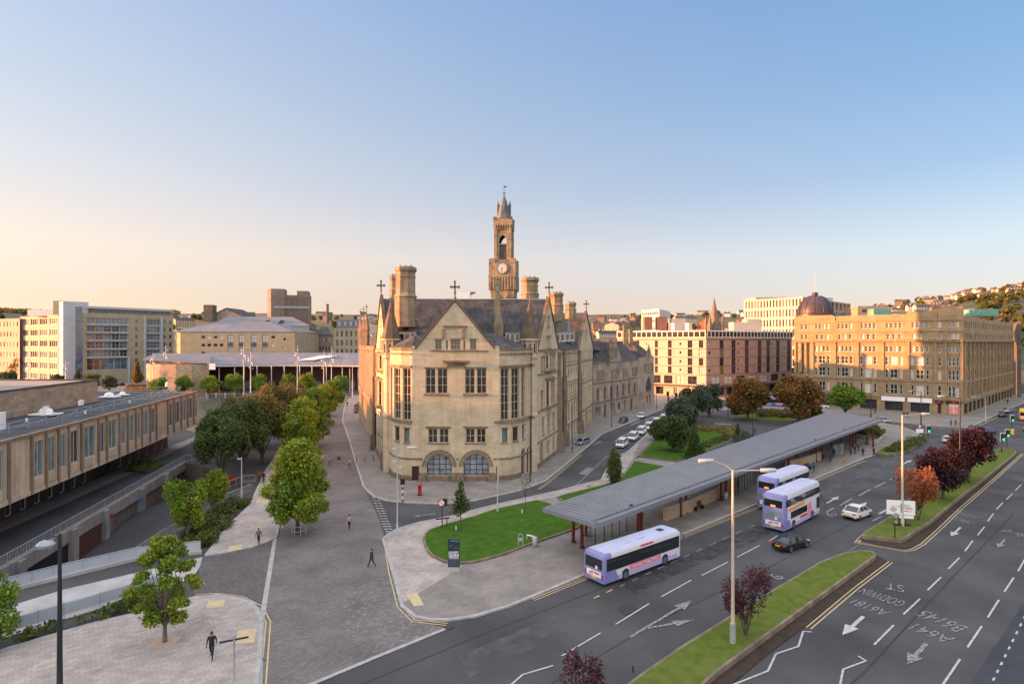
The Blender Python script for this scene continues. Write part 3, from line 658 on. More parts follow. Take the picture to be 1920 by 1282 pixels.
# ---------------------------------------------------------------- the town hall
def roof_quad(M, a, b, c, d, m=None): M.poly([a, b, c, d], m)
HT = thing('town_hall', 'large gothic sandstone town hall with slate roofs, gables and a tall clock tower', 'town hall', (-2, 93, 0))
B = Bld(HT); B.hood = True; RF = MB(); CP = MB()
def st(**k): return k
wN = st(nx=2, ny=3, g=('glass',), fw=.09, mm=1)
def kc(y, Y): return CAMH-(y-CY)*Y/FPX          # height of photo row y at distance Y
# front gable wall
fx0, fx1, fy = -15.8, -2.0, 89.9
z = lambda y: kc(y, fy); U = lambda x: (x-CX)*fy/FPX-fx0
def pair(xa, xb, ya, yb, ny):
    m = (xa+xb)/2; s_ = st(nx=2, ny=ny, f='frame_tan', fw=.1, mw=.11); return [(U(xa), U(m-1.9), z(ya), z(yb), 'r', s_), (U(m+1.9), U(xb), z(ya), z(yb), 'r', dict(s_))]
ops = pair(798, 839, 737.5, 690.5, 3)+pair(872, 912, 737.5, 690.5, 3)+pair(803, 841, 830, 803.5, 2)+pair(873.5, 910.5, 830, 803.5, 2)+[
       (U(800), U(847.5), z(891), z(850.5), 'a', st(nx=4, ny=4, g=('glass_pale',), f='frame_black', dep=.5, fw=.12)), (U(869), U(916.5), z(891), z(850.5), 'a', st(nx=4, ny=4, g=('glass_pale',), f='frame_black', dep=.5, fw=.12)),
       (U(771), U(786), 0, z(873.5), 'r', st(g=('door_wood',), f='door_wood', n='door', nx=2, dep=.35)), (U(930.5), U(933.6), 0, z(873.5), 'r', st(g=('door_wood',), f='door_wood', n='door', dep=.35))]
gz = z(657)
facade(B, (fx0, fy), (fx1, fy), 0, gz, ops)
ga = U(853)
gops = [(U(816), U(828), gz+.12, z(637), 'r', st(nx=2, ny=1, f='frame_tan')), (U(845), U(863), gz+.12, z(637), 'r', st(nx=3, ny=2, f='frame_tan')), (U(881.5), U(893), gz+.12, z(637), 'r', st(nx=2, ny=1, f='frame_tan')),
        (U(836.5), U(839.5), gz+.15, z(638), 'r', st(g=('stone_trim',), f='stone_trim', n='niche', dep=.2)), (U(869), U(872), gz+.15, z(638), 'r', st(g=('stone_trim',), f='stone_trim', n='niche', dep=.2))]
ga0, ga1 = ga-6.15, ga+6.15
gops = [(o[0]-ga0,)+(o[1]-ga0,)+o[2:] for o in gops]
facade(B, (fx0+ga0, fy), (fx0+ga1, fy), gz, gz+.25, gops, apex=(6.15, z(566)))
B.wall.poly([(fx0+ga0, fy, gz), (fx0+ga0, fy, gz+.25), (fx0+ga0, fy+.4, gz+.25), (fx0+ga0, fy+.4, gz)])
B.wall.box(((fx0+fx0+ga0)/2, fy+.25, gz+.35), (ga0, .5, .7)); B.wall.box(((fx1+fx0+ga1)/2, fy+.25, gz+.35), (fx1-fx0-ga1, .5, .7))
T_ = B.trim
class Coping:
    def loft(s, r): D = MB(); D.loft(r); D.build('gable_coping', 'stone_spire', HT)
CO = Coping()
for s in (-1, 1):      # gable coping
    a = V(fx0+ga+s*6.35, fy, gz+.15); b = V(fx0+ga, fy, z(566)+.25); CO.loft([[p+V(0, -.22, 0), p+V(0, .45, 0), p+V(0, .45, .38), p+V(0, -.22, .38)] for p in ((a, b) if s < 0 else (b, a))])
def band(p0, p1, z0, h, o=.14, M=None): (M or T_).wbox(p0, p1, -.05, o, z0, z0+h)
band((fx0, fy), (fx0+U(800)-.7, fy), z(861), .22); band((fx0+U(848)+.7, fy), (fx0+U(869)-.7, fy), z(861), .22); band((fx0+U(917)+.7, fy), (fx1, fy), z(861), .22)
band((fx0+ga0+2.2, fy), (fx1-1.6-ga0*.3, fy), gz-.12, .2, .2); band((fx0+U(787), fy), (fx0+U(930), fy), 0, .9, .22)
for xa, xb in ((798, 839), (872, 912)): band((fx0+U(xa)-.3, fy), (fx0+U(xb)+.3, fy), z(740.5), .22, .28)
for xa, xb in ((803, 841), (873.5, 910.5)): band((fx0+U(xa)-.4, fy), (fx0+U(xb)+.4, fy), z(801), .16, .22); band((fx0+U(xa)-.1, fy), (fx0+U(xb)+.1, fy), z(831.6), .12, .14)
for k, (w_, zz) in enumerate(((4.1, 677), (3.4, 679.8), (2.4, 682.5))): T_.box((fx0+U(855), fy-.35+.12*k, z(zz)), (w_, .8-.2*k, .26))
for i in range(6): T_.box((fx0+U(855)-1.3+i*.52, fy-.15, z(686)), (.2, .35, .4))
band((fx0+U(831), fy), (fx0+U(877), fy), z(613), .22, .35)
for x in (831.5, 869.5): T_.box((fx0+U(x), fy-.2, z(625)), (.45, .4, 1.4))
for xa, xb in ((800, 847.5), (869, 916.5)):      # arched hood moulds
    uc = fx0+(U(xa)+U(xb))/2; r = (U(xb)-U(xa))/2+.55; zc = z(850.5)-(U(xb)-U(xa))/2+.0
    T_.tube([V(uc+r*math.cos(t), fy-.08, zc+r*math.sin(t)) for t in [math.pi*i/16 for i in range(17)]], .15, 6); T_.tube([V(uc+(r-.4)*math.cos(t), fy-.02, zc+(r-.4)*math.sin(t)) for t in [math.pi*i/16 for i in range(17)]], .09, 6)
for xa, xb in ((847, 870), (916, 930), (786.5, 800)): T_.box((fx0+(U(xa)+U(xb))/2, fy-.45, .55), (U(xb)-U(xa), .9, 1.1)); T_.box((fx0+(U(xa)+U(xb))/2, fy-.4, 1.25), ((U(xb)-U(xa))*.8, .6, .3))
# canted corner bays with tall mullioned windows
LB = [(-20.9, 97.0), (-20.4, 95.2), (-19.4, 92.7), (-17.6, 90.6), (-15.8, 89.9)]
RB = [(-2.0, 89.9), (-.3, 90.5), (1.4, 92.3), (2.3, 94.6), (3.6, 96.4)]
TW = st(nx=2, ny=6, f='frame_tan', fw=.12, dep=.35)
zt, zb = kc(690, 91), kc(786, 91)
def bay(pts, low, high):
    for i, (p0, p1) in enumerate(zip(pts, pts[1:])):
        L = (Vector(p1)-Vector(p0)).length; o = []
        if high[i]: o.append((L*.13, L*.87, zb, zt, 'r', TW))
        if low[i] == 'w': o.append((L*.25, L*.75, 6.1, 8.3, 'r', st(nx=2 if L > 2 else 1, g=('glass', 'glass_green'))))
        if low[i] in ('a', 'wa'): o.append((L*.12, L*.88, .15, 4.6, 'a', st(g=('glass',), f='frame_brown', nx=2, ny=2, dep=.5)))
        if low[i] == 'wa': o.append((L*.3, L*.7, 6.1, 8.3, 'r', st(g=('glass',))))
        facade(B, p0, p1, 0, 20.6, o)
        for zz, h, d in ((kc(861, 90), .22, .14), (zb-.45, .45, .35), (zt+.15, .35, .3), (20.0, .25, .2), (20.6, .5, .1), (0, .9, .22)):
            if zz == 0 and low[i] in ('a', 'wa'): continue
            band(p0, p1, zz, h, d)
bay(LB, ['a', '', 'w', 'w'], [0, 1, 1, 1]); bay(RB, ['w', 'w', 'wa', 'a'], [1, 1, 1, 0])
band((fx1-.8, fy), (fx1, fy), zb-.4, .3, .3)
# side facades
CL = [(-43.2, 161.5), (-27.9, 116.2), (-27.4, 114.8), (-21.6, 98.0), (-20.9, 97.0)]
CR = [(3.6, 96.4), (4.4, 98.6), (9.2, 113.2), (10.8, 120.0), (16.0, 136.6), (22.6, 159.2), (41.6, 187.6), (44.0, 191.2), (49.8, 199.5)]
lan = st(nx=1, ny=1, f='frame_stone', g=('glass',))
def gable_ops(L, zc):
    c = L/2; o = []
    o += row(c-1.0, c+1.0, 2, .6, 24.9, 26.6, 'r', lan); o += row(c-1.7, c+1.7, 3, .8, 20.9, 23.0, 'r', lan)
    o += row(c-5.4, c+5.4, 7, .95, 16.9, 19.3, 'r', lan); o += row(c-2.0, c+2.0, 3, .95, 10.4, 14.4, 'r', st(nx=1, ny=3, f='frame_stone'))
    o += row(c-5.8, c-3.6, 1, 1.2, 10.2, 13.2, 'r', st(nx=1, ny=2, f='frame_stone')); o += row(c+3.4, c+5.6, 1, 1.2, 10.6, 13.6, 'r', st(nx=1, ny=2, f='frame_stone'))
    o += row(c-5.8, c+5.8, 3, 1.3, 5.4, 8.4, 'r', st(nx=2, ny=2, f='frame_stone')); o += row(c-2.4, c+6, 2, 1.8, 1.2, 3.9, 'a', st(nx=2, ny=2, g=('glass_pale',), f='frame_stone')); o += [(c-5.9, c-3.9, 0.05, 4.2, 'a', st(g=('door_wood',), f='door_wood', n='door', dep=.6))]
    return o
def gable_block(p0, p1, ez, az, opsf):
    L = (Vector(p1)-Vector(p0)).length; o = opsf(L); lo = [q for q in o if q[3] <= ez+.01]; hi = [q for q in o if q[2] >= ez-.01]
    facade(B, p0, p1, 0, ez, lo); facade(B, p0, p1, ez, ez+.2, hi, apex=(L/2, az))
    d = (Vector(p1)-Vector(p0)).normalized(); n = Vector((d.y, -d.x))
    for s in (0, 1):
        a = Vector(p0)+d*(L*s+(-.2 if s == 0 else .2)); a = V(a.x, a.y, ez); b = Vector(p0)+d*L/2; b = V(b.x, b.y, az+.2); nn_ = V(n.x, n.y, 0)
        CO.loft([[p-nn_*.4, p+nn_*.22, p+nn_*.22+V(0, 0, .35), p-nn_*.4+V(0, 0, .35)] for p in ((b, a) if s else (a, b))])
    return (Vector(p0)+Vector(p1))/2
facade(B, CR[0], CR[1], 0, 19.5, [(.5, 1.6, 14, 16.5, 'r', lan), (.5, 1.2, 9.8, 11.6, 'r', lan)])
gr = gable_block(CR[1], CR[2], 20.6, 30.0, lambda L: gable_ops(L, 0))
gl = gable_block(CL[2], CL[3], 20.6, 30.3, lambda L: gable_ops(L, 0))
facade(B, CL[1], CL[2], 0, 20.6); facade(B, CL[3], CL[4], 0, 20.6, [(.1, 1.2, 13, 15.5, 'r', lan)])
for p0, p1 in ((CR[1], CR[2]), (CL[2], CL[3])):
    for zz, h, d in ((16.2, .22, .2), (20.4, .28, .25), (9.7, .25, .2), (4.4, .22, .16), (0, .9, .25)): band(p0, p1, zz, h, d)
def canted(p0, p1, u0, u1, dpt, z0, z1):      # a shallow projecting bay
    p0 = Vector(p0); p1 = Vector(p1); d = (p1-p0).normalized(); n = Vector((d.y, -d.x)); q = [p0+d*u0, p0+d*(u0+dpt)+n*dpt, p0+d*(u1-dpt)+n*dpt, p0+d*u1]
    for a, b in zip(q, q[1:]):
        L = (b-a).length; k = 3 if L > 2 else 1; facade(B, a, b, z0, z1, row(.15, L-.15, k, min(.9, L*.5), z0+.5, z1-.4, 'r', st(f='frame_stone', nx=1, ny=2, dep=.2)))
    B.wall.poly([(a.x, a.y, z1) for a in q]); B.wall.poly([(a.x, a.y, z0) for a in q][::-1])
    for a, b in zip(q, q[1:]): band(a, b, z1-.1, .3, .18); band(a, b, z0-.1, .3, .15)
canted(CR[1], CR[2], 5.2, 10.2, .8, 9.9, 15.2); canted(CR[1], CR[2], 5.0, 10.5, .7, 16.6, 20.0); canted(CL[2], CL[3], 6.5, 11.5, .8, 9.9, 15.2); canted(CL[2], CL[3], 6.3, 11.7, .7, 16.6, 20.0)
# right middle range
p0, p1 = CR[3], CR[4]; L = (Vector(p1)-Vector(p0)).length; facade(B, CR[2], CR[3], 0, 20.4)
o = row(.6, L-.4, 8, 1.0, 17.7, 19.4, 'r', lan)+row(.9, L-.6, 5, 1.5, 14.0, 16.3, 'o', st(f='frame_stone', nx=1))+row(.6, L-.4, 7, 1.0, 9.9, 12.4, 'r', lan)+row(.9, L-.4, 5, 1.5, 4.6, 8.6, 'a', st(f='frame_stone', nx=2, ny=2))+row(.9, L-.4, 5, 1.4, .9, 3.4, 'r', st(f='frame_stone', nx=2))
facade(B, p0, p1, 0, 20.4, o)
for zz in (16.8, 13.1, 9.0, 3.9, 20.1): band(p0, p1, zz, .22, .18)
# right gable, second
g2 = gable_block(CR[4], CR[5], 20.4, 29.6, lambda L: row(L/2-1.2, L/2+1.2, 2, .7, 22.6, 24.8, 'r', lan)+row(2.5, L-2.5, 7, 1.0, 17.6, 20.2, 'p', lan)+row(2, L-2, 6, 1.15, 12.6, 16.4, 'p', lan)+row(1.5, L-1.5, 6, 1.2, 5.2, 10.2, 'r', st(nx=1, ny=3, f='frame_stone'))+[(L*.45, L*.58, .05, 4.1, 'a', st(g=('door_wood',), f='door_wood', n='door', dep=.7))]+row(2, L*.4, 3, 1.2, .8, 3.4, 'r', lan)+row(L*.62, L-1.5, 3, 1.2, .8, 3.4, 'r', lan))
for zz in (17.0, 11.6, 4.5): band(CR[4], CR[5], zz, .25, .2)
# right lower wing
p0, p1 = CR[5], CR[6]; L = (Vector(p1)-Vector(p0)).length; ez = 16.2
ar = st(nx=2, ny=2, f='frame_stone')
o = []
for u, n_ in ((2.2, 5), (L*.37, 5), (L*.62, 4), (L*.84, 4)): o += row(u, u+n_*1.15, n_, .75, 11.3, 14.0, 'p', lan)
o += row(1.2, L-.8, 7, 1.7, 5.2, 9.2, 'p', ar); o += row(1.5, 5.5, 3, .9, 1.3, 3.4, 'r', lan)+[(7.6, 9.2, .05, 4.0, 'a', st(g=('door_wood',), f='door_wood', n='door', dep=.6))]+row(12, 15.5, 2, 1.0, 1.5, 3.5, 'r', lan)+[(17.5, 19.4, 1.2, 3.6, 'a', lan)]+row(22, 24, 1, 1.0, 1.5, 3.5, 'r', lan)+[(27.5, 29.3, .05, 4.1, 'a', st(g=('door_wood',), f='door_wood', n='door', dep=.6))]
WG = MB(); facade(B, p0, p1, 0, ez, o, wall=WG)
d = (Vector(p1)-Vector(p0)).normalized(); q0 = Vector(p0)+d*11.3; q1 = Vector(p0)+d*20.3
facade(B, q0, q1, ez, ez+.1, row(3.2, 5.8, 2, .9, 17.6, 20.4, 'p', lan), apex=(4.5, 23.2), wall=WG)
for zz in (4.6, 10.2, 15.9): band(p0, p1, zz, .25, .2)
p2, p3 = CR[7], CR[8]; facade(B, CR[6], p2, 0, 16.8, wall=WG); L2 = (Vector(p3)-Vector(p2)).length
facade(B, p2, p3, 0, 16.8, row(1.2, L2-1.2, 5, .9, 11.6, 14.8, 'p', lan)+[(L2*.25, L2*.75, 5.0, 10.2, 'p', st(nx=3, ny=2, f='frame_stone'))]+row(2.5, L2-2.5, 2, 1.4, 1.2, 3.6, 'r', ar), wall=WG)
facade(B, Vector(p2)+(Vector(p3)-Vector(p2))*.22, Vector(p2)+(Vector(p3)-Vector(p2))*.82, 16.8, 16.9, row(2, 4, 2, .8, 17.2, 19.4, 'p', lan), apex=(L2*.3, 21.6), wall=WG)
facade(B, p3, (20, 215), 0, 16.8, row(3, 30, 8, 1.2, 11, 14, 'r', lan), wall=WG)
WG.build('wing_wall', 'stone_grey', HT)
# left long range: tall windows between piers, balcony and balustrade
p0, p1 = CL[0], CL[1]; L = (Vector(p1)-Vector(p0)).length
o = row(1, L-1, 22, 1.1, 15.0, 18.4, 'r', st(f='frame_stone', ny=2))+row(1, L-1, 22, 1.1, 9.4, 13.6, 'r', st(f='frame_stone', ny=2))+row(1, L-1, 22, 1.1, 4.6, 8.0, 'r', st(f='frame_stone', ny=2))+row(1, L-1, 16, 1.6, .8, 3.4, 'r', st(f='frame_stone', nx=2))
facade(B, p0, p1, 0, 20.4, o)
for zz, h, dd in ((14.2, .25, .2), (8.6, .2, .35), (8.8, .9, .4), (3.9, .25, .2), (20.2, .4, .4), (21.0, .12, .35), (0, .9, .25)): band(p0, p1, zz, h, dd)
d = (Vector(p1)-Vector(p0)).normalized(); nv = Vector((d.y, -d.x))
BA = MB()
for i in range(60): q = Vector(p0)+d*(L*(i+.5)/60)+nv*.2; BA.box((q.x, q.y, 20.8), (.3, .2, .5), math.atan2(d.y, d.x)); BA.build('baluster', 'stone', HT); BA = MB()
PR = MB()
for i in range(23):
    q = Vector(p0)+d*(1+(L-2)*i/22)+nv*.1; PR.box((q.x, q.y, 10.1), (.35, .36, 20.2), math.atan2(d.y, d.x))
    PR.build('pier', 'stone', HT); PR = MB()
for q in (CL[1], CL[3], CR[2], CR[3], CR[4]): PR = MB(); PR.box((q[0], q[1], 7.5), (1.3, 1.3, 15), .33); PR.box((q[0], q[1], 1.6), (2.0, 2.0, 3.2), .33); PR.box((q[0], q[1], 17.5), (.9, .9, 5), .33); PR.build('buttress', 'stone_trim', HT)
# hidden back walls so the block is closed
for a, b in (((20, 215), (-20, 205)), ((-20, 205), CL[0])): facade(B, a, b, 0, 20)
flush(B, 'stone', 'stone_trim')
# roofs
e = .35
def V3(p, z_): return V(p[0], p[1], z_)
rA, rB = V(gl.x+.2, gl.y, 30.0), V(gr.x-.2, gr.y, 29.8)
c1, c2, c3, c4 = V3(CL[3], 20.6), V3(CR[1], 20.6), V3(CR[2], 20.6), V3(CL[2], 20.6)
RF.poly([c1, c2, rB, rA]); RF.poly([c3, c4, rA, rB])
ax = fx0+ga; az = z(566)      # front gable roof running back into the cross roof
bY = 98.3+ (az-20.6)/(29.9-20.6)*8
RF.poly([V(ax-6.15, fy, gz), V(ax, fy, az), V(ax, bY, az), V(ax-6.15, 98.4, gz)]); RF.poly([V(ax, fy, az), V(ax+6.15, fy, gz), V(ax+6.15, 98.6, gz), V(ax, bY, az)])
def corner_roof(pts, ap, zz): 
    for a, b in zip(pts, pts[1:]): RF.poly([V(a[0], a[1], zz), V(b[0], b[1], zz), ap])
corner_roof([(-21.2, 97.4)]+LB[1:]+[(ax-6.15, fy+.3)], V(-16.0, 93.4, 23.1), 21.05); RF.poly([V(-16, 93.4, 23.1), V(ax-6.15, fy, 21.05), V(ax-3, fy+4, 23.1), V(-13, 98.5, 23.1)]); RF.poly([V(-16.0, 93.4, 23.1), V(-13, 98.4, 23.1), V(-21, 98.4, 21)])
corner_roof([(ax+6.15, fy+.3)]+RB[:4]+[(3.0, 98.4)], V(-2.6, 93.6, 23.4), 21.05); RF.poly([V(-2.6, 93.6, 23.4), V(3.0, 98.4, 21), V(-3, 98.5, 23.4)]); RF.poly([V(ax+6.15, fy, 21.05), V(-2.6, 93.6, 23.4), V(-3, 98.5, 23.4), V(ax+3, fy+4, 23.4)])
# long roofs behind
RF.poly([V3(CR[2], 20.4), V3(CR[4], 20.4), V(8.5, 140, 28.6), V(0.5, 112, 28.6)]); RF.poly([V(.5, 112, 28.6), V(8.5, 140, 28.6), V(-4, 144, 20), V(-6, 113, 20)])
RF.poly([V3(CR[4], 20.4), V(g2.x, g2.y, 29.6), V(9, 151, 29.6), V(9, 139, 20.4)]); RF.poly([V(g2.x, g2.y, 29.6), V3(CR[5], 20.4), V(9, 163, 20.4), V(9, 151, 29.6)])
RF.poly([V3(CL[1], 20.6), V(-20.5, 119, 27.5), V(-35, 160, 27.5), V3(CL[0], 20.6)]); RF.poly([V(-20.5, 119, 27.5), V(-13, 122, 20.6), V(-28, 162, 20.6), V(-35, 160, 27.5)])
RF.poly([V3(CR[5], 16.2), V3(CR[6], 16.2), V(37, 190.8, 22.3), V(18.5, 162, 22.3)]); RF.poly([V(18.5, 162, 22.3), V(37, 190.8, 22.3), V(32, 194, 16.2), V(13, 166, 16.2)])
mq = (q0+q1)/2; dd = Vector((-d.y, d.x)); d6 = (Vector(CR[6])-Vector(CR[5])).normalized(); n6 = Vector((-d6.y, d6.x))
RF.poly([V3(q0, 16.2), V(mq.x, mq.y, 23.1), V(mq.x+n6.x*6.5, mq.y+n6.y*6.5, 23.1), V(q0.x+n6.x*6.5, q0.y+n6.y*6.5, 16.2)]); RF.poly([V(mq.x, mq.y, 23.1), V3(q1, 16.2), V(q1.x+n6.x*6.5, q1.y+n6.y*6.5, 16.2), V(mq.x+n6.x*6.5, mq.y+n6.y*6.5, 23.1)])
RF.poly([V3(CR[7], 16.8), V3(CR[8], 16.8), V(42.5, 201.5, 23), V(41, 199, 23)]); RF.poly([V3(CR[8], 16.8), V(38, 207, 16.8), V(42.5, 201.5, 23)]); RF.poly([V3(CR[7], 16.8), V(41, 199, 23), V(42.5, 201.5, 23), V(36, 198, 16.8)])
RF.sheet([(p[0], p[1]) for p in [CL[1], CR[2], CR[4], CR[5], (36, 195), (20, 213), (-20, 204), CL[0]]], 19.6)
RF.build('roof', 'slate', HT)
D = MB(); D.tube([V(rA.x, rA.y, 30.0), V(rB.x, rB.y, 29.9)], .14, 6); D.tube([V(ax, fy, az+.05), V(ax, bY, az+.05)], .1, 6); D.build('ridge_tile', 'lead', HT)
# dormers
def dormer(x, y, Y, w, h, dep, mat='frame_white', n=3):
    p = AT(x, y, Y); D = MB(); D.box((p.x, p.y+dep/2, p.z), (w, dep, h)); D.box((p.x, p.y+dep/2-.1, p.z+h/2+.08), (w+.3, dep+.3, .14), m=1); o = D.build('dormer', [mat, 'lead'], HT)
    W_ = MB()
    for i in range(n): W_.box((p.x-w/2+w*(i+.5)/n, p.y-.02, p.z), (w/n*.72, .06, h*.66))
    W_.build('window', 'glass', o)
dormer(764, 631, 99.6, 3.0, 1.5, 3, n=3); dormer(961, 632.5, 99.4, 2.5, 1.5, 3, n=3)
for i, xx in enumerate((1046, 1055, 1064, 1073)): dormer(xx, 633-i*.6, 122+i*3.2, 1.0, 2.0, 3, n=1)
dormer(1055, 612, 130, 3.2, 3.2, 3, 'lead', 1)
D = MB(); p = AT(762, 599, 99.5); D.box((p.x, p.y+.8, p.z), (4.4, 1.2, .25)); D.box((AT(935, 595, 102).x, 102, 24.6), (1.7, 2.4, .2)); D.build('lead_apron', 'lead', HT)
# stair turrets with stone spires
for k, (x, yb, yt, Y) in enumerate(((733, 638.5, 566, 96.8), (993, 638.5, 566, 97.2))):
    c = AT(x, 641, Y); zb_ = kc(yb, Y); zt_ = kc(yt, Y); D = MB(); D.lathe((c.x, c.y, 0), [(1.35, 0), (1.35, 9.3), (1.55, 9.4), (1.55, 9.8), (1.25, 10), (1.25, zb_-3.2), (1.5, zb_-2.9), (1.5, zb_-2.5), (1.2, zb_-2.4), (1.2, zb_), (1.75, zb_+.05), (1.75, zb_+.3)], 8, rot=R(22.5))
    for j in range(8):
        a = R(45*j+22.5); D.tube([(c.x+1.38*math.cos(a), c.y+1.38*math.sin(a), zb_-2.4), (c.x+1.38*math.cos(a), c.y+1.38*math.sin(a), zb_)], .12, 6)
    t = D.build('turret', 'stone', HT); E = MB(); E.lathe((c.x, c.y, 0), [(1.65, zb_+.3), (.1, zt_)], 8, rot=R(22.5)); E.build('spire', 'stone_spire', t)
    E = MB(); E.tube([(c.x, c.y, zt_-.2), (c.x, c.y, zt_+1.0)], .09, 6); E.box((c.x, c.y, zt_+.6), (.6, .12, .14)); E.build('finial', 'stone_trim', t)
    E = MB(); 
    for j in range(8): a = R(45*j); E.box((c.x+1.12*math.cos(a), c.y+1.12*math.sin(a), zb_-1.3), (.1, .35, 1.5), a)
    E.build('window', 'glass', t)
# crosses on the gables
def cross(p, s=1.0):
    D = MB(); x, y, z_ = p
    D.lathe((x, y, z_), [(.32*s, 0), (.2*s, .5*s), (.12*s, .6*s), (.12*s, 1.1*s), (.28*s, 1.2*s), (.12*s, 1.35*s)], 8); D.box((x, y, z_+2.1*s), (.24*s, .24*s, 1.6*s)); D.box((x, y, z_+2.15*s), (1.25*s, .24*s, .26*s))
    for dx, dz in ((-.62, 2.15), (.62, 2.15), (0, 2.95)): D.box((x+dx*s, y, z_+dz*s), (.3*s, .3*s, .42*s))
    D.build('gable_cross', 'stone_trim', HT)
cross((ax, fy, az+.2)); cross((rA.x-.2, rA.y, 30.4)); cross((rB.x+.3, rB.y, 30.0)); cross((g2.x, g2.y, 29.7)); cross((mq.x, mq.y, 23.2), .5)
for t in (.05, .3, .52):      # pinnacled gablets of the left range
    q = Vector(CL[0]).lerp(Vector(CL[1]), t); D = MB(); D.lathe((q.x, q.y, 20.5), [(.62, 0), (.62, 4.2), (.8, 4.3), (.72, 5.0), (.1, 8.6)], 4, rot=R(45-18)); o = D.build('pinnacle', 'stone_trim', HT)
    E = MB(); E.tube([(q.x, q.y, 28.9), (q.x, q.y, 31.2)], .09, 6); E.box((q.x, q.y, 30.5), (.8, .14, .14), .3); E.build('cross', 'stone_trim', o)
def stack(x, yt, yb, Y, r, n=8, sx=1., sy=1., base=None, caps=1):
    c = AT(x, 641, Y); t = kc(yt, Y); b = kc(yb, Y); D = MB(); h = t-b; ro = R(180/n)
    prof = [(r*1.12, -1.5), (r*1.12, h*.40), (r*1.2, h*.42), (r*1.02, h*.48), (r, h*.5), (r, h-1.9), (r*1.05, h-1.8), (r*1.05, h-1.6), (r*.99, h-1.5), (r, h-.9), (r*1.15, h-.7), (r*1.15, h-.2), (r*1.04, h)] if caps else [(r, -1), (r, h-.5), (r*1.2, h-.4), (r*1.2, h)]
    D.lathe((c.x, c.y, b), prof, n, rot=ro, sx=sx, sy=sy); o = D.build('chimney', 'stone_chimney', HT); E = MB()
    for i in range(3): E.lathe((c.x+(i-1)*r*.55*sx, c.y, t), [(.22, -.1), (.17, .3), (.2, .35)], 8)
    E.build('chimney_pot', 'stone_trim', o)
stack(760.5, 501, 597, 99.8, 1.72, 8); stack(741, 517, 565, 112, 1.0, 8); stack(933, 527, 586, 101.5, .62, 4, base=1); stack(993.5, 521, 575, 117, 1.75, 8); stack(1043.5, 549, 590, 128, 1.45, 8); stack(1070, 567, 590, 143, 1.3, 8)
stack(1173, 611, 640, 172, 1.05, 4, caps=0); stack(1183, 618, 645, 182, .8, 4, caps=0); stack(1146, 640, 668, 166, .8, 4, caps=0)
D = MB(); c = AT(935, 641, 101.2)
D.lathe((c.x, c.y, 22), [(1.2, 0), (1.2, 3.2), (.2, 5.6)], 4, rot=R(45)); D.build('gablet', 'stone_chimney', HT)
for x, y0_, y1_, Y in ((1104, 640, 812, 150), ): pass
# rainwater pipes
for q in (CR[3], CR[4], CR[5], CL[1], CL[2], (3.2, 95.8)):
    dd_ = Vector((q[0], q[1])).normalized()*-.55; D = MB(); D.tube([(q[0]+dd_.x, q[1]+dd_.y-.35, .1), (q[0]+dd_.x, q[1]+dd_.y-.35, 20)], .09, 6); D.build('drainpipe', 'black', HT)
# clock tower
Tx, Ty, Ta = -2.3, 165.0, R(8)
TM = MB()
def tw(r, z0, z1, M=TM, m=None):
    M.lathe((Tx, Ty, 0), [(r*math.sqrt(2)/1, z0), (r*math.sqrt(2), z1)], 4, rot=R(45)-Ta, m=m)
def tp(u, v, z_):      # point on the tower: u across the front, v outward from the centre
    return V(Tx+u*math.cos(Ta)+v*math.sin(-Ta)*1., Ty-u*math.sin(Ta)*1.-v*math.cos(Ta), z_)
def tbox(M, u, v, z_, d, m=None): p = tp(u, v, z_); M.box(p, d, -Ta, m)
tk = Ty/FPX; zz = lambda y: CAMH-(y-CY)*tk
tower = MB(); tower.lathe((Tx, Ty, 0), [(3.15*1.414, 15), (3.15*1.414, 34.5), (3.25*1.414, 34.6), (3.8*1.414, 40.4), (3.8*1.414, zz(496))], 4, rot=R(45)-Ta)
for face in range(4):
    a = Ta+R(90)*face; f = lambda u, v, z_, a=a: V(Tx+u*math.cos(a)-v*math.sin(a), Ty-u*math.sin(a)-v*math.cos(a), z_)
    for i in range(9): p = f(-3.3+i*.825, 3.55, 38.6); tower.box(p, (.38, .75, 3.6), -a)
    for s in (-1, 1): p = f(s*2.9, 3.35, zz(492)); tower.box(p, (1.75, .9, 1.4), -a)
    p = f(0, 3.75, 40.6); tower.box(p, (7.9, .35, .35), -a); p = f(0, 3.5, zz(497)); tower.box(p, (7.6, .6, .5), -a)
    for s in (-1, 1): p = f(s*1.6, 3.4, 34.2); tower.box(p, (.25, .35, 3.0), -a)
    for s in (-1, 1):
        g_ = [f(s*1.5-1.2, 3.35, 33.2), f(s*1.5, 3.35, 35.6), f(s*1.5+1.2, 3.35, 33.2)]; tower.tube(g_, .15, 5)
tw_ = tower.build('tower', 'stone_tower', HT)
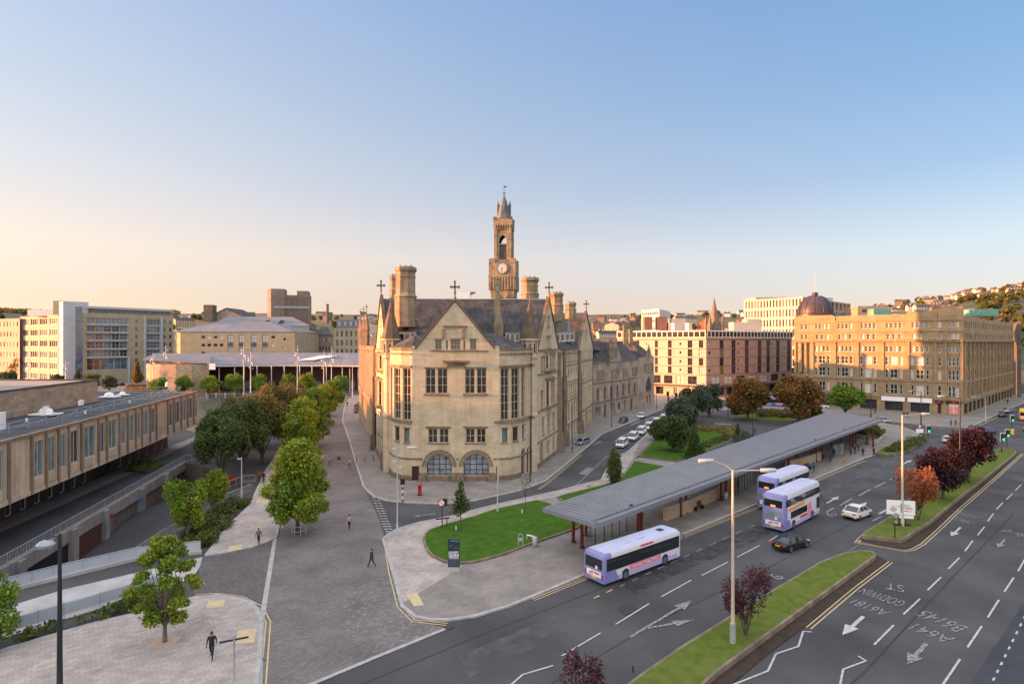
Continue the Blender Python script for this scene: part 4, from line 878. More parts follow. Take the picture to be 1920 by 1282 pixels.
# belfry stage: four corner piers joined by arched faces
BF = MB(); z0_, z1_ = zz(496), zz(418); r0 = 2.3
Bt = Bld(HT)
for face in range(4):
    a = Ta+R(90)*face; f = lambda u, v, a=a: (Tx+u*math.cos(a)-v*math.sin(a), Ty-u*math.sin(a)-v*math.cos(a))
    facade(Bt, f(-r0, r0), f(r0, r0), z0_-1.5, z1_, [(r0-1.15, r0+1.15, zz(459), zz(443), 'p', st(void=1, dep=.7)), (r0-1.05, r0+1.05, zz(489), zz(461), 'r', st(nx=4, ny=7, g=('dark_wall',), f='frame_stone', dep=.3, fw=.1, n='tracery'))], wall=BF)
    for s in (-1, 1): p = f(s*2.05, r0-.02); BF.box((p[0], p[1], (z0_+z1_)/2-.3), (.75, .5, z1_-z0_), -a)
    for i in range(7): p = f(-2.1+i*.7, r0+.15); BF.box((p[0], p[1], z1_-1.6+.0), (.3, .5, .9), -a)
    p = f(0, r0+.12); BF.box((p[0], p[1], z1_-.35), (5.3, .55, 1.7), -a); BF.box((p[0], p[1], z1_-2.3), (4.9, .3, .18), -a); BF.box((p[0], p[1], z0_+.2), (4.9, .3, .3), -a)
    for s in (-1, 1): p = f(s*2.25, r0-.05); BF.box((p[0], p[1], z1_+.8), (.95, .95, .9), -a)
    p = f(0, r0+.05); BF.box((p[0], p[1], z1_+.55), (3.4, .5, .3), -a)
BF.sheet([f(-2.2, -2.2), f(2.2, -2.2), f(2.2, 2.2), f(-2.2, 2.2)], z1_+.1)
BF.build('belfry', 'stone_tower', HT)
for w in Bt.w: 
    pa, fr = MB(), MB(); w[3][5]['_g'] = ['dark_wall']; win_mesh(pa, fr, w); p = pa.build('louvre', 'dark_wall', HT); fr.build('tracery', 'stone_trim', p)
SP = MB(); SP.lathe((Tx, Ty, 0), [(2.35, z1_+.2), (1.55, z1_+3.4), (.85, z1_+6.2), (.12, zz(366))], 8, rot=R(22.5)-Ta)
sp = SP.build('spire', 'spire_slate', HT)
E = MB(); E.tube([(Tx, Ty, zz(368)), (Tx, Ty, zz(348))], [.12, .05], 6); E.box((Tx, Ty, zz(362.5)), (1.1, .12, .12)); E.box((Tx, Ty, zz(362.5)), (.12, 1.1, .12)); E.box((Tx+.3, Ty, zz(350.5)), (.9, .06, .35)); E.lathe((Tx, Ty, zz(366)), [(.05, 0), (.25, .2), (.05, .4)], 8); E.build('weathervane', 'black', sp)
E = MB()
for face in range(4):
    a = Ta+R(90)*face; c_ = V(Tx+0*math.cos(a)-1.5*math.sin(a), Ty-1.5*math.cos(a), z1_+3.5)
    E.box(c_, (.9, .9, 1.6), -a); 
    for k in range(1): q = c_+V(0, 0, .8); E.lathe((q.x, q.y, q.z), [(.62, 0), (.04, 1.3)], 4, rot=R(45)-a)
for s in (-1, 1):
    p = tp(s*1.75, .2, z1_+3.0); E.lathe((p.x, p.y, z1_+.2), [(.28, 0), (.28, 4.2), (.36, 4.4), (.05, 6.2)], 6)
E.build('lucarne', 'spire_slate', sp)
for face in (0, 1):      # clock dials facing the front and the left
    a = Ta+R(90)*face if face == 0 else Ta+R(90); f = lambda u, v, z_, a=a: V(Tx+u*math.cos(a)-v*math.sin(a), Ty-u*math.sin(a)-v*math.cos(a), z_)
    zc = zz(506); D = MB(); n_ = 32; r_ = 1.5
    ring = [f(r_*math.cos(2*math.pi*i/n_), 3.95, zc+r_*math.sin(2*math.pi*i/n_)) for i in range(n_)]; D.poly(ring, 0)
    cf = D.build('clock_face', 'clock_face', HT); E = MB(); E.tube([f(1.56*math.cos(2*math.pi*i/n_), 3.93, zc+1.56*math.sin(2*math.pi*i/n_)) for i in range(n_+1)], .12, 5, cap=False)
    E.build('clock_surround', 'stone_trim', cf); E = MB()
    for i in range(12):
        t = 2*math.pi*i/12; E.poly([f(math.cos(t)*q+math.cos(t+1.57)*w_, 3.97, zc+math.sin(t)*q+math.sin(t+1.57)*w_) for q, w_ in ((1.05, -.07), (1.38, -.07), (1.38, .07), (1.05, .07))])
    E.build('clock_numeral', 'black', cf)
    for nm, t, l, w_ in (('minute_hand', R(-92), 1.25, .06), ('hour_hand', R(-108), .85, .09)):
        E = MB(); E.poly([f(math.cos(t)*q+math.cos(t+1.57)*k, 3.99, zc+math.sin(t)*q+math.sin(t+1.57)*k) for q, k in ((-.25, -w_), (l, -w_*.4), (l, w_*.4), (-.25, w_))]); E.build(nm, 'black', cf)
# street name plates
for x, y, Y, w_, rz in ((772.5, 838, 89.75, 1.5, 0), (975.5, 838.5, 93.3, 1.0, R(58))):
    p = AT(x, y, Y); D = MB(); D.box(p, (w_, .06, .22), rz); D.build('street_name_plate', 'white', HT)
# roof plant: white cabinet and satellite dish
T = thing('satellite_dish', 'grey satellite dish and white cabinets standing on the town hall ridge', 'satellite dish', (-7.9, 107, 30.0))
D = MB(); p = AT(869, 555, 107.5); D.box((p.x, p.y, 30.6), (2.6, 1.2, 1.6)); D.build('cabinet', 'white', T); p = AT(882, 551, 107.5)
D = MB(); D.lathe((p.x, p.y, p.z), [(.1, -.2), (.7, 0), (1.1, .35)], 16, sx=1, sy=.5); D.tube([(p.x, p.y, 29.8), (p.x, p.y, p.z)], .08, 6); D.build('dish', 'panel_grey', T)
# ---------------------------------------------------------------- other buildings
def tow2(p, q, t): return Vector(p[:2]).lerp(Vector(q[:2]), t)
def unit(p0, p1):
    d = (Vector(p1[:2])-Vector(p0[:2])); L = d.length; d.normalize(); return d, Vector((d.y, -d.x)), L
# --- the domed hotel block
A0, A1, A2 = (99.4, 200.5), (133.7, 168.6), (199.0, 226.0)
T = thing('domed_hotel', 'golden sandstone eight storey corner block with curved parapets and a dark copper dome', 'building', (A1[0], A1[1], 0)); B = Bld(T)
kz = lambda y, Y: CAMH-(y-CY)*Y/FPX
d, n, L = unit(A0, A1)
# storey heights measured on the right corner (distance 169)
zf = lambda c: kz(560+c*.2292, 169.5)
W1 = st(f='frame_white', g=('glass', 'glass', 'blind'), nx=1, ny=2, fw=.13, dep=.35); W2 = dict(W1, nx=2)
rows_ = [(zf(232), zf(185)), (zf(330), zf(283)), (zf(438), zf(390)), (zf(552), zf(482)), (zf(668), zf(588)), (zf(806), zf(720))]
ops = []
def ux(x): k = (x-CX)/FPX; return (k*A0[1]-A0[0])/(d.x-k*d.y)
bx_ = [(1500, 1516, 2), (1526, 1557, 4), (1568, 1600, 4), (1611, 1645, 4), (1658, 1694, 4), (1706, 1744, 4), (1757, 1766, 1), (1777, 1799, 3)]
sc_ = L/43.0; bays = [(ux(a), ux(b), k) for a, b, k in bx_]
for a, b, k in bays:
    for ri, (za, zb) in enumerate(rows_):
        if k == 1: ops += row(a, b, 1, .95, za, zb, 'r', W1)
        elif k in (2, 3): ops += row(a, b, k, .78, za, zb, 'r', W1)
        elif ri in (0, 1, 2): ops += row(a+.2, b-.2, 4 if ri != 1 else 3, .8, za, zb, 'r', W1)
        else: w_ = b-a; ops += row(a, a+w_*.25, 1, .8, za, zb, 'r', W1)+row(a+w_*.28, a+w_*.72, 1, 2.0, za, zb, 'r', W2)+row(a+w_*.75, b, 1, .8, za, zb, 'r', W1)
zs_ = 4.9
shop = st(f='frame_black', g=('glass', 'lit_shop', 'glass_pale', 'glass'), nx=3, dep=.4, n='shop_window')
for a, b, k in bays[1:]: ops.append((a+.15, b-.15, .35, 3.5, 'r', dict(shop, nx=1 if k == 1 else 3)))
ztop = zf(115)
facade(B, A0, A1, 0, ztop, ops)
def bnd(p0, p1, z0, h, o, t0=0., t1=1., M=None): (M or B.trim).wbox(tow2(p0, p1, t0), tow2(p0, p1, t1), -.04, o, z0, z0+h)
for p0, p1 in ((A0, A1),):
    bnd(p0, p1, zf(352), .7, .9); bnd(p0, p1, zf(345)+.3, .25, 1.1); bnd(p0, p1, zf(690), .6, .35); bnd(p0, p1, zf(836), .7, .45); bnd(p0, p1, zf(460), .25, .15); bnd(p0, p1, zf(265), .35, .3); bnd(p0, p1, zf(570), .2, .12)
for a, b, k in bays:      # rusticated pilasters
    for u in (a-.35,): B.trim.wbox(tow2(A0, A1, max(.0, (u-.35)/L)), tow2(A0, A1, (u+.3)/L), -.03, .38, zf(690), zf(352))
B.trim.wbox(tow2(A0, A1, .985), A1, -.03, .4, zs_, zf(352))
# stepped, curved parapets over the pavilions
PAR = MB()
def parapet(p0, p1, u0, u1, zb, zt, th=.8, seg=10):
    dd, nv, LL = unit(p0, p1); pts = [(u0, zb), (u1, zb)]+[(u1-(u1-u0)*.12*(1-math.cos(t)), zt-(zt-zb)*.35+(zt-zb)*.35*math.sin(t)) for t in [math.pi/2*i/5 for i in range(6)]]+[(u0+(u1-u0)*.12*(1-math.cos(t)), zt-(zt-zb)*.35+(zt-zb)*.35*math.sin(t)) for t in [math.pi/2*i/5 for i in range(5, -1, -1)]]
    F_ = [V(p0[0]+dd.x*u+nv.x*.3, p0[1]+dd.y*u+nv.y*.3, z_) for u, z_ in pts]; K_ = [p-V(nv.x, nv.y, 0)*th for p in F_]; PAR.loft([K_, F_])
parapet(A0, A1, ux(1491), ux(1566), zf(175), zf(104)); parapet(A0, A1, ux(1699), ux(1758), zf(175), zf(92)); parapet(A0, A1, ux(1759), L+.1, zf(175), zf(62))
bnd(A0, A1, zf(170), .45, .35, ux(1566)/L, ux(1699)/L)
PAR.build('parapet', 'stone_hotel', T)
# right flank
d2, n2, L2 = unit(A1, A2); ops = []
for i in range(14):
    u = 1.2+i*(L2-2)/14
    for ri, (za, zb) in enumerate(rows_): ops += row(u, u+(L2-2)/14-.8, 2, 1.3, za, zb, 'r', dict(W1, f='stone_hotel_trim', dep=.45))
    ops.append((u+.1, u+(L2-2)/14-.7, .4, 3.6, 'r', dict(shop, g=('glass',))))
facade(B, A1, A2, 0, ztop-1.2, ops)
for z0, h, o in ((zf(352), .7, .9), (zf(690), .6, .35), (zf(836), .7, .45), (zf(460), .25, .15)): bnd(A1, A2, z0, h, o)
for i in range(15): B.trim.wbox(tow2(A1, A2, max(0, (.5+i*(L2-2)/14)/L2)), tow2(A1, A2, (1.1+i*(L2-2)/14)/L2), -.03, .45, zs_, zf(352))
# corner turret with column drum at the left end, carrying the dome
c0 = Vector(A0)-n*3.2+d*1.5
facade(B, (A0[0]+12, A0[1]+22), A0, 0, ztop)
B.wall.sheet([A0, A1, A2, (A2[0]-20, A2[1]+20), (A0[0]+12, A0[1]+22)], ztop-1.3, 0)
flush(B, 'stone_hotel', 'stone_hotel_trim')
D = MB()
for k in range(3):
    q = Vector(A0)+d*(k*1.7+.6)+n*.45; D.lathe((q.x, q.y, zf(640)), [(.55, 0), (.5, .6), (.45, zf(360)-zf(640)-.6), (.6, zf(360)-zf(640))], 12)
D.build('column', 'stone_hotel', T)
D = MB(); q = AT(1528, 585, 206); D.lathe((q.x, q.y, 0), [(6.3, 30.4), (6.3, 32.0), (5.9, 32.2)]+[(5.75*math.cos(t), 32.3+6.6*math.sin(t)) for t in [R(a) for a in range(0, 86, 9)]]+[(1.0, 39.2), (1.0, 39.8), (.2, 40)], 24)
dm = D.build('dome', 'dome_copper', T, 40); D = MB()
for k in range(12):
    a = 2*math.pi*k/12; D.tube([(q.x+5.82*math.cos(t)*math.cos(a), q.y+5.82*math.cos(t)*math.sin(a), 32.3+6.65*math.sin(t)) for t in [R(b) for b in range(0, 84, 12)]], .13, 5)
D.build('dome_rib', 'dome_copper', dm); D = MB(); D.tube([(q.x, q.y, 39.8), (q.x, q.y, kz(512, 206))], [.14, .06], 6); D.build('flagpole', 'pale_post', dm)
D = MB()
for x, y, w_, h, Y in ((1640, 583, 12, 4, 196),): p = AT(x, y, Y); D.box((p.x, p.y+5, p.z), (10.5, 8, 3.6))
o = D.build('roof_plant_room', 'panel_pink', T); D = MB()
for dx in (-3, 0, 3): D.box((AT(1640, 582, 196).x+dx, AT(1640, 582, 196).y+.96, kz(582, 196)), (1.3, .1, 1.2))
D.build('window', 'glass', o)
D = MB(); p = AT(1668, 587, 190); D.box((p.x, p.y+6, p.z+.5), (6, 5, 2.4)); p = AT(1862, 585, 205); D.box((p.x, p.y+6, p.z), (9, 6, 2.6)); p = AT(1590, 589, 204); D.box((p.x, p.y+3, p.z), (11, 3, 1)); D.build('copper_roof', 'copper_green', T)
D = MB()
for a, b, k, mt in ((ux(1653), ux(1697), 0, 0), (ux(1702), ux(1748), 0, 0), (ux(1530), ux(1557), 0, 1)):      # shop fascia boards
    D.wbox(tow2(A0, A1, a/L), tow2(A0, A1, b/L), .05, .5, 3.35, 4.7, mt)
D.build('shop_fascia', ['white', 'blue'], T)
D = MB(); D.wbox(tow2(A0, A1, ux(1754)/L), tow2(A0, A1, ux(1768)/L), .05, .35, 3.4, 4.3, 0); D.wbox(tow2(A0, A1, ux(1774)/L), tow2(A0, A1, ux(1803)/L), .05, .35, 3.4, 4.3, 0); D.wbox(tow2(A0, A1, ux(1757)/L), tow2(A0, A1, ux(1764)/L), .35, .4, 3.6, 4.1, 1); D.wbox(tow2(A0, A1, ux(1784)/L), tow2(A0, A1, ux(1794)/L), .35, .4, 3.6, 4.1, 1); D.build('shop_fascia', ['black', 'red'], T)
D = MB()
for a, b in ((ux(1778), ux(1787)), (ux(1789), ux(1798))): D.wbox(tow2(A0, A1, a/L), tow2(A0, A1, b/L), -.3, -.25, .6, 2.6, 0)
D.build('window_poster', 'advert_pink', T)
# --- shopping centre with cream panels
K0, K1, K2 = (46.0, 248.6), (77.3, 226.5), (126.0, 256.0)
T = thing('shopping_centre', 'cream concrete panel shopping centre with dark vertical window strips and a flat glazed top storey', 'building', (K1[0], K1[1], 0)); B = Bld(T)
zk = lambda y: kz(y, 226.5); top = zk(619); fl = [zk(637+k*16.7) for k in range(5)]; fl[4] = zk(703)
dk = st(f='frame_brown', g=('glass', 'glass', 'blind'), nx=2, ny=2, dep=.25, fw=.12)
d, n, L = unit(K0, K1); ops = []
for i in range(4):
    for u, w_ in ((L-35, 2), (L-30, 2.4), (L-21.2, 1.6), (L-15.6, 2.0), (L-7.4, 2.4), (L-2.9, 2.2)): ops.append((u-.0, u+w_*.8, fl[i+1]+.35, fl[i]-.2, 'r', dk))
    for u in (L-25, L-10.8): ops.append((u, u+.8, fl[i+1]+1.4, fl[i]-1.1, 'r', dict(dk, nx=1, ny=1)))
ops += row(.3, L-3, 7, 3.6, 4.9, fl[4]-.6, 'r', dk)+row(.3, L-.3, 5, 3.3, .4, 3.5, 'r', st(f='frame_black', g=('lit_shop', 'glass', 'glass'), nx=3, n='shop_window', dep=1.0))
facade(B, K0, K1, 0, zk(633), ops)
d2, n2, L2 = unit(K1, K2); ops = []
us = [.115, .245, .395, .545, .65, .77, .91]
for i in range(4):
    ops.append((1.3, 2.5, fl[i+1]+1.2, fl[i]-1.0, 'r', dict(dk, nx=1, ny=1)))
    for k, u in enumerate(us):
        w_ = 2.5
        ops.append((L2*u*1.0+1.5, L2*u+1.5+w_, fl[i+1]+.12, fl[i]-.12, 'r', dict(dk, g=('glass',) if k else ('leaf_gold', 'glass'), nx=2, ny=2)))
    for u in (.32, .72): ops.append((L2*u+1, L2*u+1.9, fl[i+1]+1.5, fl[i]-1.1, 'r', dict(dk, nx=1, ny=1)))
ops.sort(); cl = []
for o in ops:
    if all(o[1] < q[0] or o[0] > q[1] or o[3] <= q[2] or o[2] >= q[3] for q in cl): cl.append(o)
ops = cl+row(2, L2-1, 7, 5.2, 4.9, fl[4]-.8, 'r', dk)+row(.5, L2-.5, 10, 4.2, .4, 3.5, 'r', st(f='frame_black', g=('glass', 'lit_shop', 'glass'), nx=3, n='shop_window', dep=1.0))
W2_ = MB(); facade(B, K1, K2, 0, zk(633), ops, wall=W2_); W2_.build('wall', 'panel_pink', T)  # weaker light on this flank put into a darker, pinker wall colour
for p0, p1 in ((K0, K1), (K1, K2)):
    for i in range(5): bnd(p0, p1, fl[i]-.08, .16, .06)
    bnd(p0, p1, 4.2, .35, 2.4); dd_, nv, LL = unit(p0, p1); k = int(LL/1.6)
KB = Bld(T)
for p0, p1 in ((K0, K1), (K1, K2)):
    dd_, nv, LL = unit(p0, p1); q0 = Vector(p0)+nv*.5; q1 = Vector(p1)+nv*.5
    facade(KB, q0, q1, zk(633), top, row(.2, LL-.2, int(LL/2.2), 1.9, zk(631.5), top-.5, 'r', st(f='frame_brown', g=('glass',), nx=2, ny=2, dep=.2, n='clerestory_window')))
KB.wall.sheet([K0, K1, K2, (110, 290), (60, 280)], top-.01); facade(KB, (55, 262), K0, 0, top)
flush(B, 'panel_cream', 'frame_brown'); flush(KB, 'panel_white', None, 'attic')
p = AT(1314, 737, 224); D = MB(); D.box((p.x, p.y-2.5, 4.0), (9, 5, .25), R(-5)); D.build('canopy', 'panel_cream', T); D = MB(); D.box((p.x+1.5, p.y-2.6, 2), (1.8, .6, 4)); D.build('column', 'panel_pink', T)
D = MB()
for x, y0, y1, w_, Y in ((1214, 594, 619, 15, 246), (1239, 594, 619, 17, 246), (1262, 600, 619, 12, 250)): a = AT(x, y1, Y); b = AT(x, y0, Y); D.box((a.x, a.y, (a.z+b.z)/2), (w_*Y/FPX, 4, b.z-a.z)); D.build('vent_tower', 'brick_red', T); D = MB()
D = MB()
for x, y0, y1, w_, Y in ((1275, 605, 619, 42, 244), (1272, 597, 605, 26, 245), (1400, 604, 619, 52, 262), (1412, 598, 604, 26, 262)): a = AT(x, y1, Y); b = AT(x, y0, Y); D.box((a.x, a.y+2, (a.z+b.z)/2), (w_*Y/FPX, 6, b.z-a.z)); D.build('plant_room', 'panel_cream', T); D = MB()
D = MB(); a = AT(1276, 612, 240); D.box((a.x-3, a.y+.9, a.z), (1.6, .1, 3.2)); D.build('plant_room_door', 'white', T); D = MB(); D.box((a.x+3, a.y+.9, a.z), (1.6, .1, 3.2)); D.build('plant_room_door', 'white', T)
# --- wide pale slab block behind (two wings)
def gridblock(name, label, p0, p1, p2, y0, Yr, mat, zb, cols0, cols1, rws, wst, cat='building', matside=None, wfrac=.55, hf=.6, extra=None, roof='roof_felt'):
    T = thing(name, label, cat, (p1[0], p1[1], zb)); B = Bld(T); ztop = kz(y0, Yr); H_ = ztop-zb; fh = H_/rws
    for (a, b, c) in ((p0, p1, cols0), (p1, p2, cols1)):
        dd_, nv, LL = unit(a, b); ops = []
        for r_ in range(rws):
            if c: ops += row(.6, LL-.6, c, (LL-1.2)/c*wfrac, zb+fh*r_+fh*(1-hf)*.5, zb+fh*r_+fh*(1-hf)*.5+fh*hf, 'r', wst)
        w_ = B.wall
        if matside and b is p2: w_ = MB()
        facade(B, a, b, zb, ztop, ops, wall=w_); bnd_ = MB(); bnd_.wbox(a, b, -.02, .18, ztop-.4, ztop+.25); bnd_.build('parapet', mat, T)
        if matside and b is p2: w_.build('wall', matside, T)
    bk = (p0[0]+p2[0]-p1[0], p0[1]+p2[1]-p1[1]); facade(B, bk, p0, zb, ztop); facade(B, p2, bk, zb, ztop)
    R_ = MB(); R_.sheet([p0, p1, p2, bk], ztop-.2); R_.build('roof', roof, T)
    if extra: extra(T, B, ztop)
    flush(B, mat, None)
    return T
def XY(x, Y): return ((x-CX)*Y/FPX, Y)
def ex(T, B, zt):
    D = MB(); a = AT(1475, 556, 395); D.box((a.x+6, a.y+14, zt+1), (50, 16, 2.6)); D.build('attic_storey', 'panel_cream', T); D = MB(); a = AT(1560, 557, 400); D.box((a.x, a.y+10, zt+1), (8, 8, 2.8)); D.box((a.x-8, a.y+10, zt+.8), (3, 3, 2)); D.build('plant_room', 'panel_grey', T)
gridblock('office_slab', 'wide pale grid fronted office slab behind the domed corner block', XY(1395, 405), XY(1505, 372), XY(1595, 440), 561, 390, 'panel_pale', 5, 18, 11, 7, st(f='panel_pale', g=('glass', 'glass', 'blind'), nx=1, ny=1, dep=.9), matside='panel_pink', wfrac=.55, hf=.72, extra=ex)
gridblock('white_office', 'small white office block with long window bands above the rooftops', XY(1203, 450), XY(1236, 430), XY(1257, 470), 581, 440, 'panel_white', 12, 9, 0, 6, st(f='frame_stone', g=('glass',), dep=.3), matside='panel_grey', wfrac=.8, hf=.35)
gridblock('grey_terrace_block', 'dark stone commercial block beside the side street at the right edge', (199.5, 224.5), (200.5, 224), (262, 300), 604, 232, 'stone_dark', 0, 0, 9, 6, st(f='frame_stone', g=('glass', 'blind'), nx=2, dep=.4), wfrac=.4, hf=.55)
# --- gothic exchange spire
T = thing('exchange_spire', 'slender gothic stone spire with corner pinnacles above the shopping centre roof', 'spire', XY(1339, 330)+(10,)); p = XY(1339, 330); D = MB()
D.box((p[0], p[1], 20), (6.4, 6.4, 24)); D.lathe((p[0], p[1], 32), [(3.6, 0), (2.5, 3.2), (1.4, 9), (.1, kz(557, 330)-32)], 8, rot=R(22.5)); D.build('tower', 'stone_trim', T)
for sx in (-1, 1):
    for sy in (-1, 1): D = MB(); D.lathe((p[0]+sx*3.6, p[1]+sy*3.6, 22), [(.9, 0), (.9, 10.5), (1.1, 10.8), (.08, 15.8)], 6); D.build('pinnacle', 'stone_trim', T)
for zq in (34, 38): 
    D = MB(); D.box((p[0], p[1]-2.4+(zq-34)*.25, zq), (1.1, 1, 2)); D.build('lucarne', 'stone_trim', T)
D = MB(); D.box((p[0]-1.4, p[1]-3.25, 26), (1, .1, 4)); D.box((p[0]+1.4, p[1]-3.25, 26), (1, .1, 4)); D.build('louvre', 'dark_wall', T)
# --- big modern office on the left
p0, p1 = XY(157, 297), XY(325, 333); T = thing('glass_office', 'six storey office with blue glass bands, yellow brick piers and white slab', 'building', (p0[0], p0[1], 0)); B = Bld(T)
d, n, L = unit(p0, p1); zt = kz(587, 300); gb = st(f='panel_grey', g=('glass_blue', 'glass', 'glass_blue'), nx=10, ny=1, dep=.5, fw=.2, mw=.15, n='window_band')
uo = lambda x: ((x-157)/(325-157))**1.06*L
fl6 = [kz(y, 305) for y in (593.5, 608.5, 623, 638, 654, 669.5, 694)]
gb1 = dict(gb, nx=3); ops = []
for i in range(6):
    hi, lo = fl6[i]-.5, fl6[i+1]+.9
    for j in range(5 if i < 5 else 3):
        a = uo(157+(0)) + 0; n5 = 5 if i < 5 else 3; u0 = uo(163)+(uo(238)-uo(163))*j/n5; u1 = uo(163)+(uo(238)-uo(163))*(j+1)/n5
        ops.append((u0+.12, u1-.12, lo-.6, hi-.2, 'r', dict(gb, nx=2, ny=2)))
    ops.append((uo(274), uo(299), lo-.6, hi-.2, 'r', dict(gb, nx=4, ny=2))); ops.append((uo(252), uo(257), lo-.2, hi-.6, 'r', dict(gb, nx=1))); ops.append((uo(306), uo(310), lo-.2, hi-.6, 'r', dict(gb, nx=1))); ops.append((uo(317), uo(322), lo-.2, hi-.6, 'r', dict(gb, nx=1)))
facade(B, p0, p1, 0, zt, ops)
for i in range(1, 6): bnd(p0, p1, fl6[i]-.35, .5, .8, uo(162)/L, uo(239)/L)
pL = (p0[0]-1.5-5.5, p0[1]+5)
facade(B, pL, p0, 0, zt, row(.8, 7, 2, 1.4, 3, 32, 'r', dict(gb, nx=1, ny=8)))
facade(B, p1, (p1[0]-20, p1[1]+25), 0, zt)
flush(B, 'brick_yellow', 'panel_grey')
D = MB(); q0, q1 = tow2(p0, p1, .08)-n*3, tow2(p0, p1, 1.0)-n*3; zt2 = kz(577, 315); D.wbox(q0, q1, -12, 0, zt-.2, zt2-1.2, 0); D.wbox(tow2(p0, p1, .02)-n*3, tow2(p0, p1, 1.0)-n*3, -13, 2.4, zt2-1.2, zt2, 1); a = D.build('penthouse', ['glass_blue', 'panel_grey'], T)
D = MB()
for i in range(24): q = q0.lerp(q1, i/23); D.box((q.x+n.x*.05, q.y+n.y*.05, (zt+zt2)/2-.5), (.16, .16, zt2-zt-1.5))
D.build('mullion', 'panel_grey', a); D = MB()
for i in range(14): q = q0.lerp(q1, (i+.5)/14); D.box((q.x+n.x*.1, q.y+n.y*.1, zt+1.8), (1.6, .1, 1.4), math.atan2(d.y, d.x))
D.build('window', 'glass', a)
D = MB(); a = XY(118, 292); b = XY(166, 300); D.wbox(a, b, -9, 0, 0, kz(565, 294)); D.build('white_slab', 'panel_grey', T)
D = MB(); D.wbox(XY(140, 290), XY(154, 292.5), -.1, .9, 4, kz(575, 292)); D.build('stair_glazing', 'glass_blue', T)
D = MB(); D.wbox(tow2(p0, p1, .455), tow2(p0, p1, .475), 0, 1.5, 0, fl6[5]); D.wbox(tow2(p0, p1, .64), tow2(p0, p1, .66), 0, .9, 0, zt-.8); D.wbox(tow2(p0, p1, .84), tow2(p0, p1, .86), 0, .9, 0, zt-.8); D.build('metal_pier', 'panel_grey', T)
ws = st(f='frame_white', g=('glass', 'glass_green'), nx=4, ny=1, dep=.3, fw=.2)
def ex2(T, B, zt):
    D = MB(); a = XY(75, 308); D.box((a[0], a[1]+6, zt+1.6), (17, 8, 3.4)); D.build('roof_storey', 'panel_white', T); D = MB(); a = XY(98, 305); D.box((a[0], a[1]+6, zt+3.5), (4, 6, 9)); D.build('stair_tower', 'brick_yellow', T)
gridblock('brick_office', 'sunlit pink brick office block with a grid of wide windows left of the white slab', XY(38, 330), XY(110, 303), XY(122, 330), 591, 305, 'brick_pink', 0, 4, 0, 6, ws, wfrac=.78, hf=.62, extra=ex2)
gridblock('brick_flats', 'low sunlit pink brick block with small windows at the left edge', XY(-60, 350), XY(37, 326), XY(44, 350), 597, 322, 'brick_pink', 0, 16, 0, 6, st(f='frame_white', g=('glass', 'blind'), nx=1, dep=.3), wfrac=.4, hf=.5)
# --- law courts: yellow brick with hipped grey roof
def hip(M, pts, z0, r0, r1, zr, over=.8):
    c = sum((Vector(p) for p in pts), Vector((0, 0)))/4; P_ = [Vector(p)+(Vector(p)-c).normalized()*over for p in pts]; a, b = V(r0[0], r0[1], zr), V(r1[0], r1[1], zr)
    q = [V(p.x, p.y, z0) for p in P_]; M.poly([q[0], q[1], b, a]); M.poly([q[1], q[2], b]); M.poly([q[2], q[3], a, b]); M.poly([q[3], q[0], a])
p0, p1 = XY(338, 283), XY(553, 283); T = thing('court_building', 'yellow brick court building with a hipped grey roof and tall blue glazed stair strips', 'building', (p0[0], p0[1], 0)); B = Bld(T); zt = kz(622, 283); L = p1[0]-p0[0]; us_ = lambda x: (x-338)*283/FPX
fz = [(kz(y+2.2, 283), kz(y-2.2, 283)) for y in (632, 647, 662, 677)]; ops = []; sw = st(f='frame_white', g=('glass', 'blind'), nx=1, dep=.3)
for za, zb in fz:
    for x in (381, 392, 404, 415, 512): ops.append((us_(x)-.95, us_(x)+.95, za-.2, zb+.2, 'r', sw))
for x in (432, 453, 476, 497):
    for q, (ya, yb) in enumerate(((641, 627.5), (650, 642.5), (659, 651), (675, 661))): ops.append((us_(x)-1.4, us_(x)+1.4, kz(ya, 283), kz(yb, 283), 'r', st(f='panel_blue', g=('blind' if q in (0, 2) else 'glass_blue',), nx=2, ny=2, dep=.3, fw=.2, n='stair_window')))
for y in (636, 651): ops.append((us_(533.5)-.7, us_(533.5)+.7, kz(y+2.6, 283), kz(y-2.6, 283), 'o', sw))
facade(B, p0, p1, 0, zt, ops); pl = XY(326, 300); facade(B, pl, p0, 0, zt, row(.5, 14, 3, 1.4, fz[1][0], fz[1][1], 'r', sw)+row(.5, 14, 3, 1.4, fz[2][0], fz[2][1], 'r', sw)+[(1, 12, fz[0][0]-.5, fz[0][1]+.6, 'r', dict(sw, nx=4))]); facade(B, p1, (p1[0]+2, 312), 0, zt)
flush(B, 'brick_yellow', None); D = MB(); hip(D, [(p0[0]-3, 283), (p1[0]-1, 283), (p1[0]+2, 312), (pl[0], 312)], zt, XY(405, 297), XY(505, 297), kz(603, 297)); D.build('roof', 'slate_light', T)
T = thing('court_annexe', 'further hipped grey roof with two small dark gablets behind the court building', 'building', XY(490, 320)+(0,)); D = MB(); D.prism([XY(398, 318), XY(580, 318), XY(580, 345), XY(398, 345)], 0, kz(611, 318)); D.build('wall', 'brick_yellow', T); D = MB(); hip(D, [XY(398, 318), XY(580, 318), XY(575, 345), XY(400, 345)], kz(611, 318), XY(425, 332), XY(548, 332), kz(594, 332)); o = D.build('roof', 'slate_light', T); D = MB()
for x in (499, 526): a = AT(x, 606, 321); D.loft([[a+V(-1.9, 0, -.8), a+V(1.9, 0, -.8), a+V(0, 0, 1.9)], [a+V(-1.9, 6, -.8), a+V(1.9, 6, -.8), a+V(0, 6, 1.9)]])
D.build('gablet', 'dark_wall', o)
